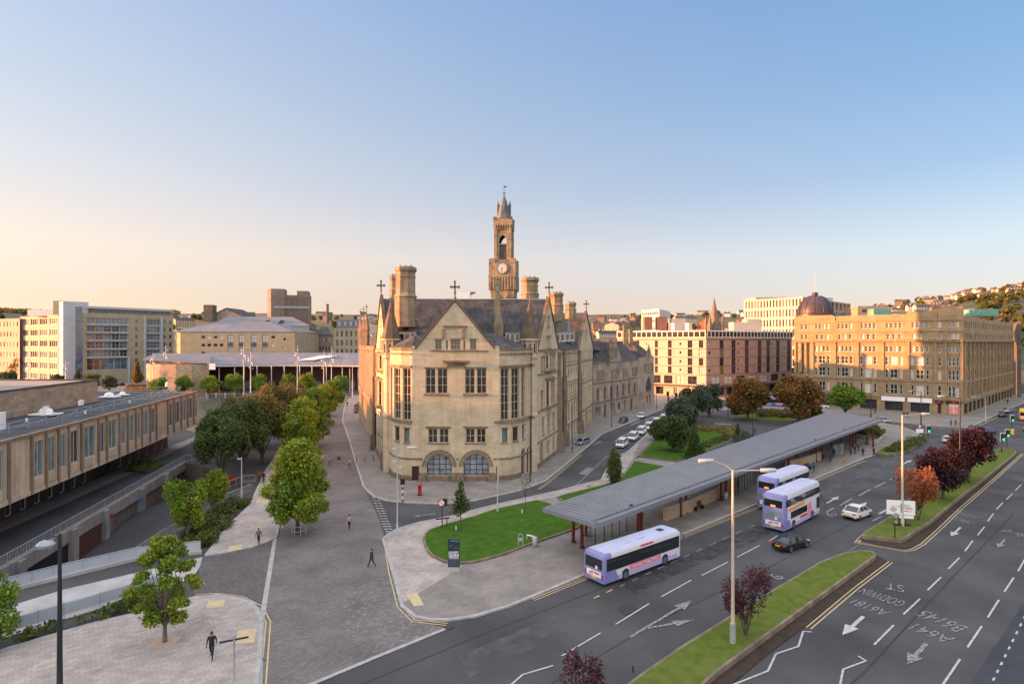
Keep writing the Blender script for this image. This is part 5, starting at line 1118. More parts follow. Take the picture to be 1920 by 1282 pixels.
def ex3(T, B, zt):
    D = MB(); hip(D, [XY(556, 322), XY(592, 322), XY(592, 345), XY(556, 345)], zt, XY(568, 333), XY(584, 333), zt+3.5); D.build('hipped_roof', 'slate', T)
gridblock('dark_warehouse', 'soot dark stone warehouse with rows of small windows beside the court building', XY(556, 322), XY(594, 320), XY(597, 345), 619, 322, 'stone_dark', 0, 6, 0, 6, st(f='frame_stone', g=('glass', 'blind'), dep=.4), wfrac=.4, hf=.5, extra=ex3)
def ex4(T, B, zt):
    D = MB(); hip(D, [XY(594, 326), XY(623, 326), XY(623, 350), XY(594, 350)], zt, XY(602, 338), XY(614, 338), zt+5); D.build('hipped_roof', 'slate', T)
gridblock('stone_warehouse', 'brown stone warehouse with a steep slate roof between dark warehouse and modern flats', XY(595, 326), XY(622, 326), XY(626, 350), 628, 326, 'stone_grey', 0, 4, 0, 5, st(f='frame_stone', g=('glass', 'blind'), dep=.4), wfrac=.4, hf=.5, extra=ex4)
def ex5(T, B, zt):
    D = MB(); a = XY(652, 305); D.box((a[0], a[1]+7, zt+2.6), (12.6, 12, 5.2)); o = D.build('attic_storey', 'panel_blue', T); D = MB()
    for i in range(4): D.box((a[0]-4.6+i*3, a[1]+.95, zt+3), (1.3, .1, 2.2))
    D.build('window', 'glass_pale', o)
gridblock('modern_flats', 'pale brick flats with dark blue top floor just left of the town hall', XY(626, 303), XY(674, 303), XY(680, 325), 617, 303, 'brick_yellow', 0, 5, 0, 6, st(f='frame_black', g=('glass', 'glass_blue'), nx=2, dep=.4), wfrac=.45, hf=.6, extra=ex5)
# --- concrete high tower on the skyline
T = thing('concrete_tower', 'massive ribbed concrete tower with two raised ends on the skyline', 'building', XY(541, 700)+(35,)); D = MB(); c = XY(541, 700); w_ = 76*.656
zz7 = lambda y: kz(y, 700)
D.wbox(XY(508, 695), XY(580, 705), -22, 0, 20, zz7(553)); D.wbox(XY(508, 694), XY(534, 698), -22, .5, 20, zz7(542)); D.wbox(XY(557, 702), XY(578, 705), -22, .5, 20, zz7(545)); D.wbox(XY(502, 702), XY(508.5, 694.5), -1, .4, 20, zz7(542)); o = D.build('core', 'concrete_warm', T); D = MB()
for i in range(17): q = tow2(XY(512, 695), XY(579, 705), i/16); D.box((q.x, q.y-.6, (20+zz7(556))/2), (.9, 1.4, zz7(556)-20), R(12)); D.build('fin', 'concrete_warm', T); D = MB()
D = MB(); D.wbox(XY(513, 694.3), XY(580, 704.3), 0, .5, zz7(578), zz7(574)); D.build('window_band', 'glass_pale', T)
# --- curved pavilion round the mirror pool
T = thing('park_pavilion', 'long curved pavilion with pale grey roof on slim white columns and stone drum', 'pavilion', XY(500, 255)+(0,))
fr_, bk_ = [], []
for i in range(13):
    t = i/12; x = 392+(690-392)*t; Yf = 243+6*math.sin(t*math.pi)*1-2*t; fr_.append(AT(x, 0, Yf)); fr_[-1].z = 11.8
    x = 385+(700-385)*t; Yb = 272; bk_.append(AT(x, 0, Yb)); bk_[-1].z = 16.4
D = MB()
for i in range(12): D.loft([[fr_[i], fr_[i+1], fr_[i+1]+V(0, 0, .5), fr_[i]+V(0, 0, .5)], [bk_[i], bk_[i+1], bk_[i+1]+V(0, 0, .5), bk_[i]+V(0, 0, .5)]])
D.loft([[AT(266, 0, 246).xy.to_3d()+V(0, 0, 14.0), AT(395, 0, 243).xy.to_3d()+V(0, 0, 12.6), AT(395, 0, 243).xy.to_3d()+V(0, 0, 13.0), AT(266, 0, 246).xy.to_3d()+V(0, 0, 14.4)], [AT(290, 0, 270).xy.to_3d()+V(0, 0, 16.2), AT(395, 0, 272).xy.to_3d()+V(0, 0, 16.2), AT(395, 0, 272).xy.to_3d()+V(0, 0, 16.6), AT(290, 0, 270).xy.to_3d()+V(0, 0, 16.6)]])
rf = D.build('roof', 'slate_light', T); D = MB(); a = AT(601, 668.5, 258); D.loft([[V(a.x-7.5, 252.5, 13.9), V(a.x-1, 252.5, 13.9), V(a.x-1, 252.5, 14.2), V(a.x-7.5, 252.5, 14.2)], [V(a.x-1, 262, 15.45), V(a.x+6, 262, 15.45), V(a.x+6, 262, 15.75), V(a.x-1, 262, 15.75)]]); D.build('rooflight', 'white', rf)
D = MB(); D.tube([p-V(0, .1, .15) for p in fr_], .32, 6); D.build('eaves_beam', 'pale_post', T)
for x in (411, 440, 458, 482, 509, 533, 562, 585, 612, 642, 656, 672):
    D = MB(); a = AT(x, 0, 246); D.tube([(a.x, a.y, 0), (a.x, a.y, 11.9)], .22, 8); D.build('column', 'pale_post', T)
D = MB(); a = [AT(x, 0, 262) for x in (392, 470, 560, 690)]
for q, r_ in zip(a, a[1:]): D.wbox(q, r_, -.5, 0, 0, 14)
D.build('back_wall', 'wood_dark', T); D = MB()
for i in range(14): q = a[0].lerp(a[3], (i+.5)/14); D.box((q.x, q.y-.1, 2.2), (3.4, .2, 3.6))
D.build('shop_window', 'glass_pale', T)
D = MB(); ring = [AT(x, 0, Y) for x, Y in ((274, 252), (282, 247), (300, 243.5), (330, 242), (360, 242), (388, 244), (388, 262), (276, 262))]; D.prism([(p.x, p.y) for p in ring], 0, 12.4); D.build('stone_drum', 'ashlar', T)
D = MB(); q = AT(398, 683, 241); D.box((q.x, q.y, 11.6), (2.6, .3, 2.6)); D.build('screen', 'white', T)
# --- foreground left: stone and concrete civic building with vertical fins
E0, E1 = (-50.5, 45.0), (-66.6, 120.3)
T = thing('civic_building', 'long two storey stone building with vertical fins, tall windows and a dark recessed ground floor', 'building', (-60, 60, 0)); B = Bld(T)
p0, p1 = E0, E1; d, n, L = unit(p0, p1); z0, z1 = 4.9, 11.5
zp = MB(); xs_ = [0, 34, 66, 0]
# panels: fin positions follow the photograph along the eaves
def u_at(x, y): p = G(x, y, z1); return (Vector((p.x, p.y))-Vector(p0)).dot(d)
fx = [(-60, 850), (-25, 840), (22, 825), (66, 814), (93, 807), (119, 801), (142, 796), (162, 790), (181, 782), (202, 778), (220, 772), (236, 768), (252, 764), (267, 761), (281, 757), (294, 754), (315, 748.5), (326, 745.5), (338, 742), (349, 739), (359, 736)]
us = [u_at(*q) for q in fx]; us = [us[0]-8, us[0]-4]+us; ops = []
ww = st(f='pale_post', g=('glass_green', 'glass', 'glass_green'), nx=2, dep=.16, fw=.1)
blank = {4, 17}
FN = MB()
for i, (a, b) in enumerate(zip(us, us[1:]+[L])):
    FN.wbox(Vector(p0)+d*(a-.15), Vector(p0)+d*(a+.15), -.05, .24, z0-.1, z1+.02); FN.build('fin', 'fin_brown', T); FN = MB()
    if i in blank or b-a < 1.2: continue
    c = (a+b)/2; ops.append((c-.42*(b-a)*.8, c+.42*(b-a)*.8, z0+1.5, z1-.9, 'r', ww))
facade(B, p0, p1, z0, z1, [(o[0], o[1], o[2], o[3], 'r', o[5]) for o in ops if 0 < o[0] and o[1] < L])
for i, (a, b) in enumerate(zip(us, us[1:]+[L])):
    if i in blank: continue
    c = (a+b)/2; B.trim.wbox(Vector(p0)+d*(c-(b-a)*.3), Vector(p0)+d*(c+(b-a)*.3), .0, .12, z0+.35, z0+1.4)
    for s in (-1, 1): B.trim.wbox(Vector(p0)+d*(c+s*(b-a)*.34-.06), Vector(p0)+d*(c+s*(b-a)*.34+.06), .0, .12, z0+.25, z1-.5)
facade(B, p1, (p1[0]-30, p1[1]+2), z0, z1, row(1, 29, 8, 1.2, z0+1.5, z1-.9, 'r', ww)); facade(B, (p0[0]-40, p0[1]), p0, z0, z1)
B.wall.sheet([p0, p1, (p1[0]-30, p1[1]+2), (p0[0]-40, p0[1])], z0+.0)
B.trim.wbox(p0, p1, -.1, .12, z0-.25, z0+.25)
flush(B, 'fin_stone', 'fin_stone', tname='spandrel')
D = MB(); D.sheet([p0, p1, (p1[0]-30, p1[1]+2), (p0[0]-40, p0[1])], z1-.15); rf = D.build('roof', 'roof_felt', T); D = MB(); D.wbox(p0, p1, -.35, .2, z1-.2, z1+.12); D.build('roof_edge', 'fin_brown', T)
gr0, gr1 = (-59.4, 52), (-72.0, 119.0); gb_ = Bld(T); dg_, ng, Lg = unit(gr0, gr1)
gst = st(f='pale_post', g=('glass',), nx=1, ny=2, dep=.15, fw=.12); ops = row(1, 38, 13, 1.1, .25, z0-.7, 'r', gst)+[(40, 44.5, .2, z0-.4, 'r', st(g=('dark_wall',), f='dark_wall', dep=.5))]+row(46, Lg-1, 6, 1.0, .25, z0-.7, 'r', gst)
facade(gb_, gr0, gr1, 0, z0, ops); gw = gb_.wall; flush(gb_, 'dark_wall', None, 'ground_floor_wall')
# roof rails, vents and the raised stone block
D = MB(); rl0, rl1 = Vector(p0)-n*3.2, Vector(p1)-n*3.2
for k in range(22): q = rl0.lerp(rl1, k/21); D.tube([(q.x, q.y, z1-.1), (q.x, q.y, z1+1.1)], .035, 5); D.tube([(q.x, q.y, z1+1.0), (q.x-n.x*1.2, q.y-n.y*1.2, z1-.05)], .025, 4)
for h in (.55, 1.1): D.tube([(rl0.x, rl0.y, z1+h), (rl1.x, rl1.y, z1+h)], .035, 5)
D.build('safety_rail', 'galv', T)
D = MB(); rr = Vector(p1)-n*3.2; q = rr-n*22
for h in (.55, 1.1): D.tube([(rr.x, rr.y, z1+h), (q.x, q.y, z1+h)], .035, 5)
for k in range(8): a = rr.lerp(q, k/7); D.tube([(a.x, a.y, z1-.1), (a.x, a.y, z1+1.1)], .035, 5)
D.build('safety_rail', 'galv', T)
bx0 = AT(0, 790, 62).xy; D = MB(); bq = [G(-30, 812, z1), G(183, 751, z1)]; bb = [(bq[0].x-4, bq[0].y-14), (bq[1].x, bq[1].y), (bq[1].x-34, bq[1].y+1), (bq[0].x-60, bq[0].y-14)]
D.prism(bb, z1-.1, z1+3.6, 0, 1); o = D.build('raised_block', ['ashlar', 'roof_gravel'], T); D = MB()
for a, b in zip(bb, bb[1:]+bb[:1]): D.wbox(a, b, -.3, .1, z1+3.6, z1+3.85)
D.build('coping', 'roof_felt', o)
for x, y, s in ((86, 775, 1.), (205, 742, .9), (230, 738, .6)):
    p = G(x, y+3, z1); D = MB(); D.box((p.x, p.y, z1+.15), (3.4*s, 2.2*s, .18)); D.lathe((p.x, p.y, z1+.2), [(.8*s, 0), (.85*s, .35*s), (.7*s, .65*s), (.2*s, .85*s)], 12); D.build('roof_vent', 'white', T, 40)
for x, y in ((313, 721), (50, 787), (243, 752), (160, 772)): p = G(x, y+3, z1); D = MB(); D.lathe((p.x, p.y, z1-.05), [(.35, 0), (.3, .8), (.12, 1.1)] if x == 313 else [(.13, 0), (.13, .5)], 10); D.build('vent_cowl', 'white', T)
for x, y in ((86, 763), (152, 751), (3, 785)): p = G(x, y, z1+1.2); D = MB(); D.box((p.x, p.y, z1+.9), (1.1, .3, .8 if x > 5 else 2.2), math.atan2(d.y, d.x)); D.build('duct_box', 'white', T)
# service yard: opening under the deck, beam, railings and signs
def L1(t): return V(-50.05, 57.4, 0).lerp(V(-60.05, 104.3, 0), t)
T = thing('deck_edge_beam', 'streaked concrete beam along the edge of the raised service deck', 'wall', tuple(L1(.5))); D = MB(); D.wbox(L1(-.12), L1(1), -.3, .35, -1.35, .14); D.build('beam', 'concrete', T); D = MB(); D.wbox(L1(.02), L1(.2), .06, .12, -4.3, -1.5); D.build('garage_opening', 'black', T); D = MB(); D.wbox(L1(.2), L1(.36), .08, .2, -4.3, -1.6); D.build('garage_door', 'wood_dark', T)
D = MB()
for t in (.0, .205, .365, .6, .8): q = L1(t); D.box((q.x+.3, q.y, -2.2), (.9, 1.1, 4.4), R(12))
D.build('pier', 'concrete', T)
def railing(name, label, pts, h=1.1, panel=False, sp=1.5, mat='galv', zf_=lambda x, y: .1, bars=True):
    P_ = [Vector(p[:2]) for p in pts]; T = thing(name, label, 'railing', (P_[0].x, P_[0].y, zf_(*P_[0]))); D = MB(); Q = MB(); Bm = MB()
    seg = []
    for a, b in zip(P_, P_[1:]):
        k = max(1, round((b-a).length/sp)); seg += [a.lerp(b, i/k) for i in range(k)]
    seg.append(P_[-1])
    for q in seg: z_ = zf_(q.x, q.y); D.tube([(q.x, q.y, z_-.05), (q.x, q.y, z_+h)], .035, 5)
    for a, b in zip(seg, seg[1:]):
        za, zb = zf_(*a), zf_(*b); Q.tube([(a.x, a.y, za+h), (b.x, b.y, zb+h)], .035, 5, cap=False); Q.tube([(a.x, a.y, za+.12), (b.x, b.y, zb+.12)], .025, 5, cap=False)
        if panel: Bm.poly([(a.x, a.y, za+.15), (b.x, b.y, zb+.15), (b.x, b.y, zb+h-.08), (a.x, a.y, za+h-.08)])
        elif bars:
            k = max(2, int((b-a).length/.22))
            for i in range(1, k): q = a.lerp(b, i/k); z_ = za+(zb-za)*i/k; Bm.box((q.x, q.y, z_+h/2+.05), (.03, .03, h-.1))
    D.build('post', mat, T); Q.build('rail', mat, T)
    if Bm.f: Bm.build('panel' if panel else 'baluster', 'panel_grey' if panel else mat, T)
railing('railing', 'long pale vertical bar railing along the edge of the dark service deck', [L1(-.12), L1(1), G(372, 862)])
railing('railing', 'pale mesh panel railing between the sunken road and the white ramp', PX([(-60, 1126), (18, 1108), (100, 1086), (255, 1049), (376, 1036)]), 1.15, True, 2.0)
railing('railing', 'lower pale mesh panel railing along the planted strip beside the white ramp', PX([(-70, 1222), (20, 1188), (120, 1158), (250, 1118), (300, 1100)]), 1.1, True, 2.0)
railing('railing', 'curved pale railing beside the shrub bed above the sunken road', PX([(255, 1046), (300, 1016), (337, 994), (384, 971), (412, 946), (470, 922)]), 1.05, False, 1.5)
railing('railing', 'short grey handrail under the dark trees at the top of the ramp', PX([(404, 928), (430, 915), (455, 905), (478, 903)]), 1.0, False, 1.5, bars=False)
M = MB(); M.ribbon(PX([(-60, 1126), (18, 1106), (255, 1048), (378, 1035)]), .45, .33); 
P_ = [(p.x, p.y) for p in PX([(-60, 1129), (18, 1109), (255, 1051), (378, 1038), (377, 1034), (255, 1045), (18, 1102), (-60, 1122)])]; M = MB(); M.prism(P_, -.02, .3); solo(M, 'low_wall', 'concrete_pale', 'low pale concrete upstand under the mesh railing beside the white ramp', 'wall')
def sign_plate(x, y, Y, w, h, mat, label, cat='sign', rz=0., text=None, post=None, tm='white', name='wall_sign'):
    p = AT(x, y, Y); T = thing(name, label, cat, (p.x, p.y, 0 if post else p.z)); D = MB(); D.box(p, (w, .06, h), rz); pl = D.build('plate', mat, T)
    if post:
        for s in post: D = MB(); D.tube([(p.x+s*math.cos(rz), p.y+.08+s*math.sin(rz), .1), (p.x+s*math.cos(rz), p.y+.08+s*math.sin(rz), p.z+h/2)], .05, 6); D.build('post', 'galv', T)
    if text:
        D = MB()
        for t, sz, dx, dz in text: put_text(D, t, sz, lambda a, b: (p.x+(a+dx)*math.cos(rz)+.036*math.sin(rz), p.y+(a+dx)*math.sin(rz)-.036*math.cos(rz), p.z+b+dz))
        D.build('lettering', tm, pl)
    return T
sign_plate(264, 936, 78, .8, .6, 'blue_sign', 'blue sign fixed to the concrete deck beam', rz=R(-77)); sign_plate(209, 965, 73.2, .8, .35, 'red', 'red sign with white bar on the deck beam', rz=R(-77))
sign_plate(435, 898, 89, 1.0, .7, 'red', 'small red sign beside the ramp under the dark trees', post=(0,), name='road_sign'); sign_plate(300, 832, 118, 1.0, 1.4, 'red', 'red notice in the dark ground floor window bays', rz=R(-75))
# --- unseen mill blocks added left of the picture to throw shade over the square
def mill(x, y, w, l, h, lab):
    T = thing('shade_block', lab, 'building', (x, y, 0)); B = Bld(T); q = [(x, y), (x+w, y), (x+w, y+l), (x, y+l)]
    for i in range(4): a, b = q[i], q[(i+1) % 4]; LL = (Vector(b)-Vector(a)).length; facade(B, a, b, 0, h, sum([row(2, LL-2, int(LL/5), 1.6, 3+k*5, 5.6+k*5, 'r', dict(lan)) for k in range(int(h/5)-1)], []) if i == 1 else [])
    B.wall.sheet(q, h-.2); flush(B, 'stone_grey', None)
mill(-245, -70, 40, 152, 32, 'unseen stone block added left of the square to cast shade, nearest of three'); mill(-262, 82.5, 40, 40, 27, 'unseen stone block added left of the square to cast shade, middle of three'); mill(-275, 123, 36, 55, 25, 'unseen stone block added left of the square to cast shade, farthest of three')
# --- houses and rooftops climbing the hills
HS = {}
def house_kind(nm, w, dpt, h, rh, wall, roof, nwin, chim, st_):
    T = thing('house', 'x', 'house', (0, 0, 0)); D = MB(); D.prism([(-w/2, 0), (w/2, 0), (w/2, dpt), (-w/2, dpt)], -6, h); D.loft([[V(-w/2, 0, h), V(-w/2, dpt, h), V(-w/2, dpt/2, h+rh)], [V(w/2, 0, h), V(w/2, dpt, h), V(w/2, dpt/2, h+rh)]]); D.build('wall', wall, T)
    D = MB()
    for a, b in ((0, dpt/2), (dpt, dpt/2)):
        o_ = -.4 if a == 0 else .4; D.loft([[V(-w/2-.3, a+o_, h-.25), V(-w/2-.3, b, h+rh+.05), V(-w/2-.3, b, h+rh+.3), V(-w/2-.3, a+o_, h)], [V(w/2+.3, a+o_, h-.25), V(w/2+.3, b, h+rh+.05), V(w/2+.3, b, h+rh+.3), V(w/2+.3, a+o_, h)]])
    r_ = D.build('roof', roof, T)
    for i in range(chim): D = MB(); x = -w/2+w*(i+.5)/chim; D.box((x, dpt/2, h+rh+.5), (1.0, 1.4, 2.2)); D.box((x, dpt/2, h+rh+1.6), (1.2, 1.6, .2)); D.build('chimney', wall, r_)
    D = MB()
    for r_ in range(st_):
        for i in range(nwin): D.box((-w/2+w*(i+.5)/nwin, -.02, h-1.6-r_*3.1), (w/nwin*.42, .08, 1.5))
    D.build('window', 'glass', T); HS[nm] = T; return T
house_kind('terrace', 26, 9, 6, 3, 'panel_pale', 'slate', 10, 5, 2); house_kind('brown', 14, 11, 9, 4, 'stone_trim', 'slate', 5, 2, 3); house_kind('grey', 18, 14, 8, 5, 'stone_grey', 'slate_light', 6, 1, 2); house_kind('brick', 12, 12, 10, 3, 'brick_red', 'slate', 4, 2, 3); house_kind('white', 11, 8, 6, 3, 'panel_white', 'slate', 3, 1, 2); house_kind('warehouse', 30, 18, 13, 3.5, 'stone', 'roof_felt', 9, 1, 4)
HLAB = {'terrace': 'cream terrace of houses with slate roof on the far hillside', 'brown': 'brown stone house with slate roof among the distant rooftops', 'grey': 'grey stone building with pale roof among the distant rooftops', 'brick': 'red brick building among the distant rooftops', 'white': 'small white rendered house on the far hillside', 'warehouse': 'stone warehouse with low roof among the distant rooftops'}
HG = {k: k+' buildings in the distant town' for k in HS}
used_ = set(); placed = []
def hput(k, X, Y, rz, s=1.):
    z_ = terrain(X, Y) if Y > 300 else 0
    for a, b in placed:
        if abs(a-X) < 11 and abs(b-Y) < 9: return
    placed.append((X, Y))
    if k not in used_: o = HS[k]; used_.add(k); o.location = (X, Y, z_); o.rotation_euler = (0, 0, rz); o.scale = (s,)*3; o['label'] = HLAB[k]; o['group'] = HG[k]
    else: copy_tree(HS[k], (X, Y, z_), rz, s, HLAB[k], HG[k])
r2 = random.Random(11)
for i in range(165):      # dense town between the big blocks, seen over their roofs
    x = r2.uniform(320, 1480); Y = r2.uniform(400, 900)**1.0
    if x < 600 and Y < 380: continue
    hput(r2.choice(['brown', 'brown', 'grey', 'brick', 'warehouse', 'terrace', 'brown']), (x-CX)*Y/FPX, Y, R(r2.choice((0, 90, 20, -30, 60))+r2.uniform(-8, 8)), r2.uniform(.8, 1.15))
for i in range(52):
    x = r2.uniform(330, 1480); Y = r2.uniform(950, 1700); hput(r2.choice(['terrace', 'terrace', 'brown', 'white']), (x-CX)*Y/FPX, Y, R(r2.uniform(-30, 30)), 1.1)
for i in range(130):      # terraces on the right-hand hill
    x = r2.uniform(1590, 2000); Y = r2.uniform(700, 1650)
    if x > 1780 and Y < 1000: continue
    hput(r2.choice(['terrace', 'terrace', 'terrace', 'white', 'brown']), (x-CX)*Y/FPX, Y, R(r2.uniform(-35, 10)), r2.uniform(.7, 1.0))
for k in HS:
    if k not in used_: hput(k, 100, 800, 0)
# named skyline items
def stackx(x, y0, y1, Y, w, mat, nm, lab):
    a = AT(x, y0, Y); b = AT(x, y1, Y); D = MB(); D.lathe((a.x, a.y, b.z-8), [(w, 0), (w*.8, a.z-b.z+7), (w, a.z-b.z+7.3), (w, a.z-b.z+8)], 10); solo(D, nm, mat, lab, 'chimney')
stackx(614, 570, 590, 520, 1.5, 'stone_dark', 'mill_chimney', 'tall thin dark mill chimney on the skyline left of the town hall')
T = thing('gabled_hall', 'broad gabled hall with a square brick tower on the skyline above the court building', 'building', XY(420, 420)+(10,)); D = MB(); a = AT(394, 572, 415); D.box((a.x, a.y, a.z-6), (6.5, 6, 12)); D.build('tower', 'stone_dark', T)
D = MB(); a = AT(425, 600, 420); D.loft([[a+V(-18, 0, -8), a+V(18, 0, -8), a+V(18, 0, 0), a+V(0, 0, 8.5), a+V(-18, 0, 0)], [a+V(-18, 24, -8), a+V(18, 24, -8), a+V(18, 24, 0), a+V(0, 24, 8.5), a+V(-18, 24, 0)]]); D.build('wall', 'stone_grey', T); D = MB()
for s in (-1, 1): D.loft([[a+V(0, -.5, 8.7), a+V(s*19, -.5, -.3), a+V(s*19, -.5, 0), a+V(0, -.5, 9.1)], [a+V(0, 25, 8.7), a+V(s*19, 25, -.3), a+V(s*19, 25, 0), a+V(0, 25, 9.1)]])
D.build('roof', 'slate', T)
# ---------------------------------------------------------------- trees and shrubs
def leaf_mesh(name, lobes, n, size, mat, seed, squash=1., shell=.55):
    g = np.random.default_rng(seed); L = np.array(lobes, float); vol = (L[:, 3]*L[:, 4]*L[:, 5])**(.72); cnt = np.maximum(8, (n*vol/vol.sum())).astype(int)
    C = []
    for (x, y, z, a, b, c), k in zip(L, cnt):
        d = g.normal(size=(k, 3)); d /= np.linalg.norm(d, axis=1)[:, None]; r = (shell+(1-shell)*g.random(k)**.7)*(1+.13*g.normal(size=k)); r *= 1+.22*np.sin(d[:, 0]*5+x*3)*np.sin(d[:, 2]*6+y*3+1)*np.cos(d[:, 1]*5+z); C.append(np.column_stack([x+d[:, 0]*a*r, y+d[:, 1]*b*r, z+d[:, 2]*c*r]))
    C = np.concatenate(C); k = len(C); nrm = g.normal(size=(k, 3))+np.array([0, 0, .6]); nrm /= np.linalg.norm(nrm, axis=1)[:, None]
    t = np.cross(nrm, g.normal(size=(k, 3))); t /= np.linalg.norm(t, axis=1)[:, None]; b = np.cross(nrm, t); s = size*(.6+.8*g.random(k))[:, None]
    v = np.stack([C-t*s, C+b*s*.62+nrm*s*.15, C+t*s, C-b*s*.62+nrm*s*.1], 1).reshape(-1, 3)
    me = bpy.data.meshes.new(name); me.vertices.add(4*k); me.vertices.foreach_set('co', v.astype(np.float32).ravel()); me.loops.add(4*k); me.loops.foreach_set('vertex_index', np.arange(4*k, dtype=np.int32)); me.polygons.add(k); me.polygons.foreach_set('loop_start', np.arange(0, 4*k, 4, dtype=np.int32)); me.update(calc_edges=True); me.materials.append(MATS[mat]); return me
def tree(name, label, loc, h, w, leaf, n=5000, size=.22, stem=.28, kind='round', seed=1, group=None, bark='bark', trunk_r=None, cat='tree', squash=1., multi=1):
    g = random.Random(seed); T = thing(name, label, cat, loc, 0, group); ORG[T.name] = Vector((0, 0, 0)); hb = h*stem; hc = h-hb; r = w/2; lobes = []
    if kind == 'round':
        lobes.append((0, 0, hb+hc*.52, r*.62, r*.62, hc*.40))
        for i in range(15): a = g.uniform(0, 6.28); e = g.uniform(-.8, 1.2); q = g.uniform(.24, .38); k_ = g.uniform(.55, .74); lobes.append((math.cos(a)*math.cos(e)*r*k_, math.sin(a)*math.cos(e)*r*k_, hb+hc*(.47+.38*math.sin(e)), r*q, r*q, hc*q*.6))
    elif kind in ('airy', 'full'):
        k0 = 34 if kind == 'airy' else 46
        for i in range(k0):
            t = (i+.5)/k0; a = i*2.4+g.uniform(-.5, .5); env = max(.1, 1-abs(t*1.15-.38)**2*1.35)**.8 if kind == 'full' else (math.sin(math.pi*(.12+.84*t))**.8); rr = r*env*(g.uniform(.35, .92) if kind == 'airy' else g.uniform(.2, .80)); q = g.uniform(.15, .27) if kind == 'airy' else g.uniform(.2, .34)
            lobes.append((math.cos(a)*rr, math.sin(a)*rr, hb+hc*(.04+.9*t), r*q, r*q, r*q*.75))
        lobes.sort(key=lambda l: -l[3])
    elif kind == 'cone':
        for i in range(9): t = i/8; rr = r*(1-t*.85)*(.92 if i else .75); a = g.uniform(0, 6.28); lobes.append((math.cos(a)*rr*.18, math.sin(a)*rr*.18, hb+hc*(.08+t*.86), rr, rr, hc*.13))
    elif kind == 'column':
        for i in range(7): t = i/6; rr = r*(.75+.3*math.sin(math.pi*t))*(1-.35*t*t); lobes.append((g.uniform(-.1, .1)*r, g.uniform(-.1, .1)*r, hb+hc*(.1+t*.8), rr, rr, hc*.14))
    elif kind == 'vase':
        for i in range(14): a = g.uniform(0, 6.28); t = g.uniform(.15, .95); rr = r*(.35+.55*t)*g.uniform(.4, 1); q = g.uniform(.22, .36); lobes.append((math.cos(a)*rr, math.sin(a)*rr, hb+hc*(.12+t*.72), r*q, r*q, hc*q*.7))
    elif kind == 'bush':
        for i in range(6): a = g.uniform(0, 6.28); q = g.uniform(.4, .6); lobes.append((math.cos(a)*r*.45, math.sin(a)*r*.45, h*g.uniform(.35, .55), r*q, r*q, h*.42))
    elif kind == 'spread':
        for i in range(20): a = g.uniform(0, 6.28); rr = r*math.sqrt(g.random())*.8; q = g.uniform(.22, .34); lobes.append((math.cos(a)*rr, math.sin(a)*rr, hb+hc*(.35+.4*(1-(rr/r)**2)+g.uniform(-.12, .12)), r*q, r*q, hc*q*.8))
    if kind != 'bush':
        D = MB(); tr = trunk_r or max(.07, w*.028)
        for m_ in range(multi):
            a = 6.28*m_/multi; o_ = 0 if multi == 1 else .25*r; D.tube([(0, 0, -.1), (math.cos(a)*o_*.4, math.sin(a)*o_*.4, hb*.6), (math.cos(a)*o_, math.sin(a)*o_, hb+hc*.25), (math.cos(a)*o_*1.4+.05*r, math.sin(a)*o_*1.4, hb+hc*.7)], [tr*(1.25 if multi == 1 else .7), tr*(1 if multi == 1 else .6), tr*.7*(1 if multi == 1 else .7), tr*.25], 7)
        for q in lobes[1:(9 if kind not in ('airy', 'full') else 22)]:
            D.tube([(0, 0, hb*(.75+.2*g.random())), (q[0]*.45, q[1]*.45, hb+(q[2]-hb)*.45), (q[0]*.9, q[1]*.9, q[2])], [tr*.5, tr*.3, tr*.1], 5, cap=False)
        D.build('trunk', bark, T, 60, world=False)
    me = leaf_mesh('crown', lobes, n, size, leaf, seed); c = bpy.data.objects.new('crown', me); COL.objects.link(c); c.parent = T
    return T
def tp_(x, y): p = G(x, y); p.z = .1; return p
tree('maple_tree', 'large bright green tree on the setts beside three small figures, nearest of the street row', tp_(558, 1000), 10.7, 7.6, 'leaf_yellowgreen', 20000, .16, .14, seed=3, kind='full')
tree('young_tree', 'bright yellow green tree in a square soil pit on the left plaza', tp_(309, 1206), 7.9, 4.9, 'leaf_yellowgreen', 8500, .115, .18, seed=5, kind='airy', bark='bark_pale')
tree('young_tree', 'green tree cut off by the left edge beside the railing', tp_(-25, 1225), 5.6, 5.2, 'leaf_green', 4200, .12, .15, seed=6, kind='airy')
tree('young_tree', 'loose pale green tree standing in the shrub bed beside the sunken road', tp_(352, 1012), 7.2, 5.4, 'leaf_yellowgreen', 6500, .14, .1, seed=7, kind='vase', bark='bark_pale')
tree('young_tree', 'smaller pale green tree higher up the shrub bed, near the ramp top', tp_(400, 968), 5.8, 3.8, 'leaf_yellowgreen', 4200, .14, .15, seed=8, kind='vase', bark='bark_pale')
for i, (x, y, h, w, lf, lb) in enumerate([(415, 905, 10.5, 9.5, 'leaf_dark', 'dense dark tree nearest the ramp in the wood beside the deck'), (455, 885, 11.5, 11, 'leaf_dark', 'dark green spreading tree in the middle of the wood beside the deck'), (492, 868, 12.2, 11, 'leaf_olive', 'olive brown tree of the wood, next to the paved street'), (478, 838, 12.5, 12, 'leaf_olive', 'olive tree turning gold, behind the dark ones in the wood'), (532, 838, 13.5, 12, 'leaf_olive', 'golden olive crowned tree at the top of the wood'), (432, 862, 10.2, 10, 'leaf_dark', 'dark low tree at the pool side of the wood'), (400, 822, 6.5, 4.5, 'leaf_dark', 'small dark tree by the pool at the corner of the civic building')]):
    tree('broad_tree', lb, tp_(x, y), h, w, lf, 17000 if h > 8 else 5000, .2, .12, 'spread' if h > 8 else 'round', 20+i)
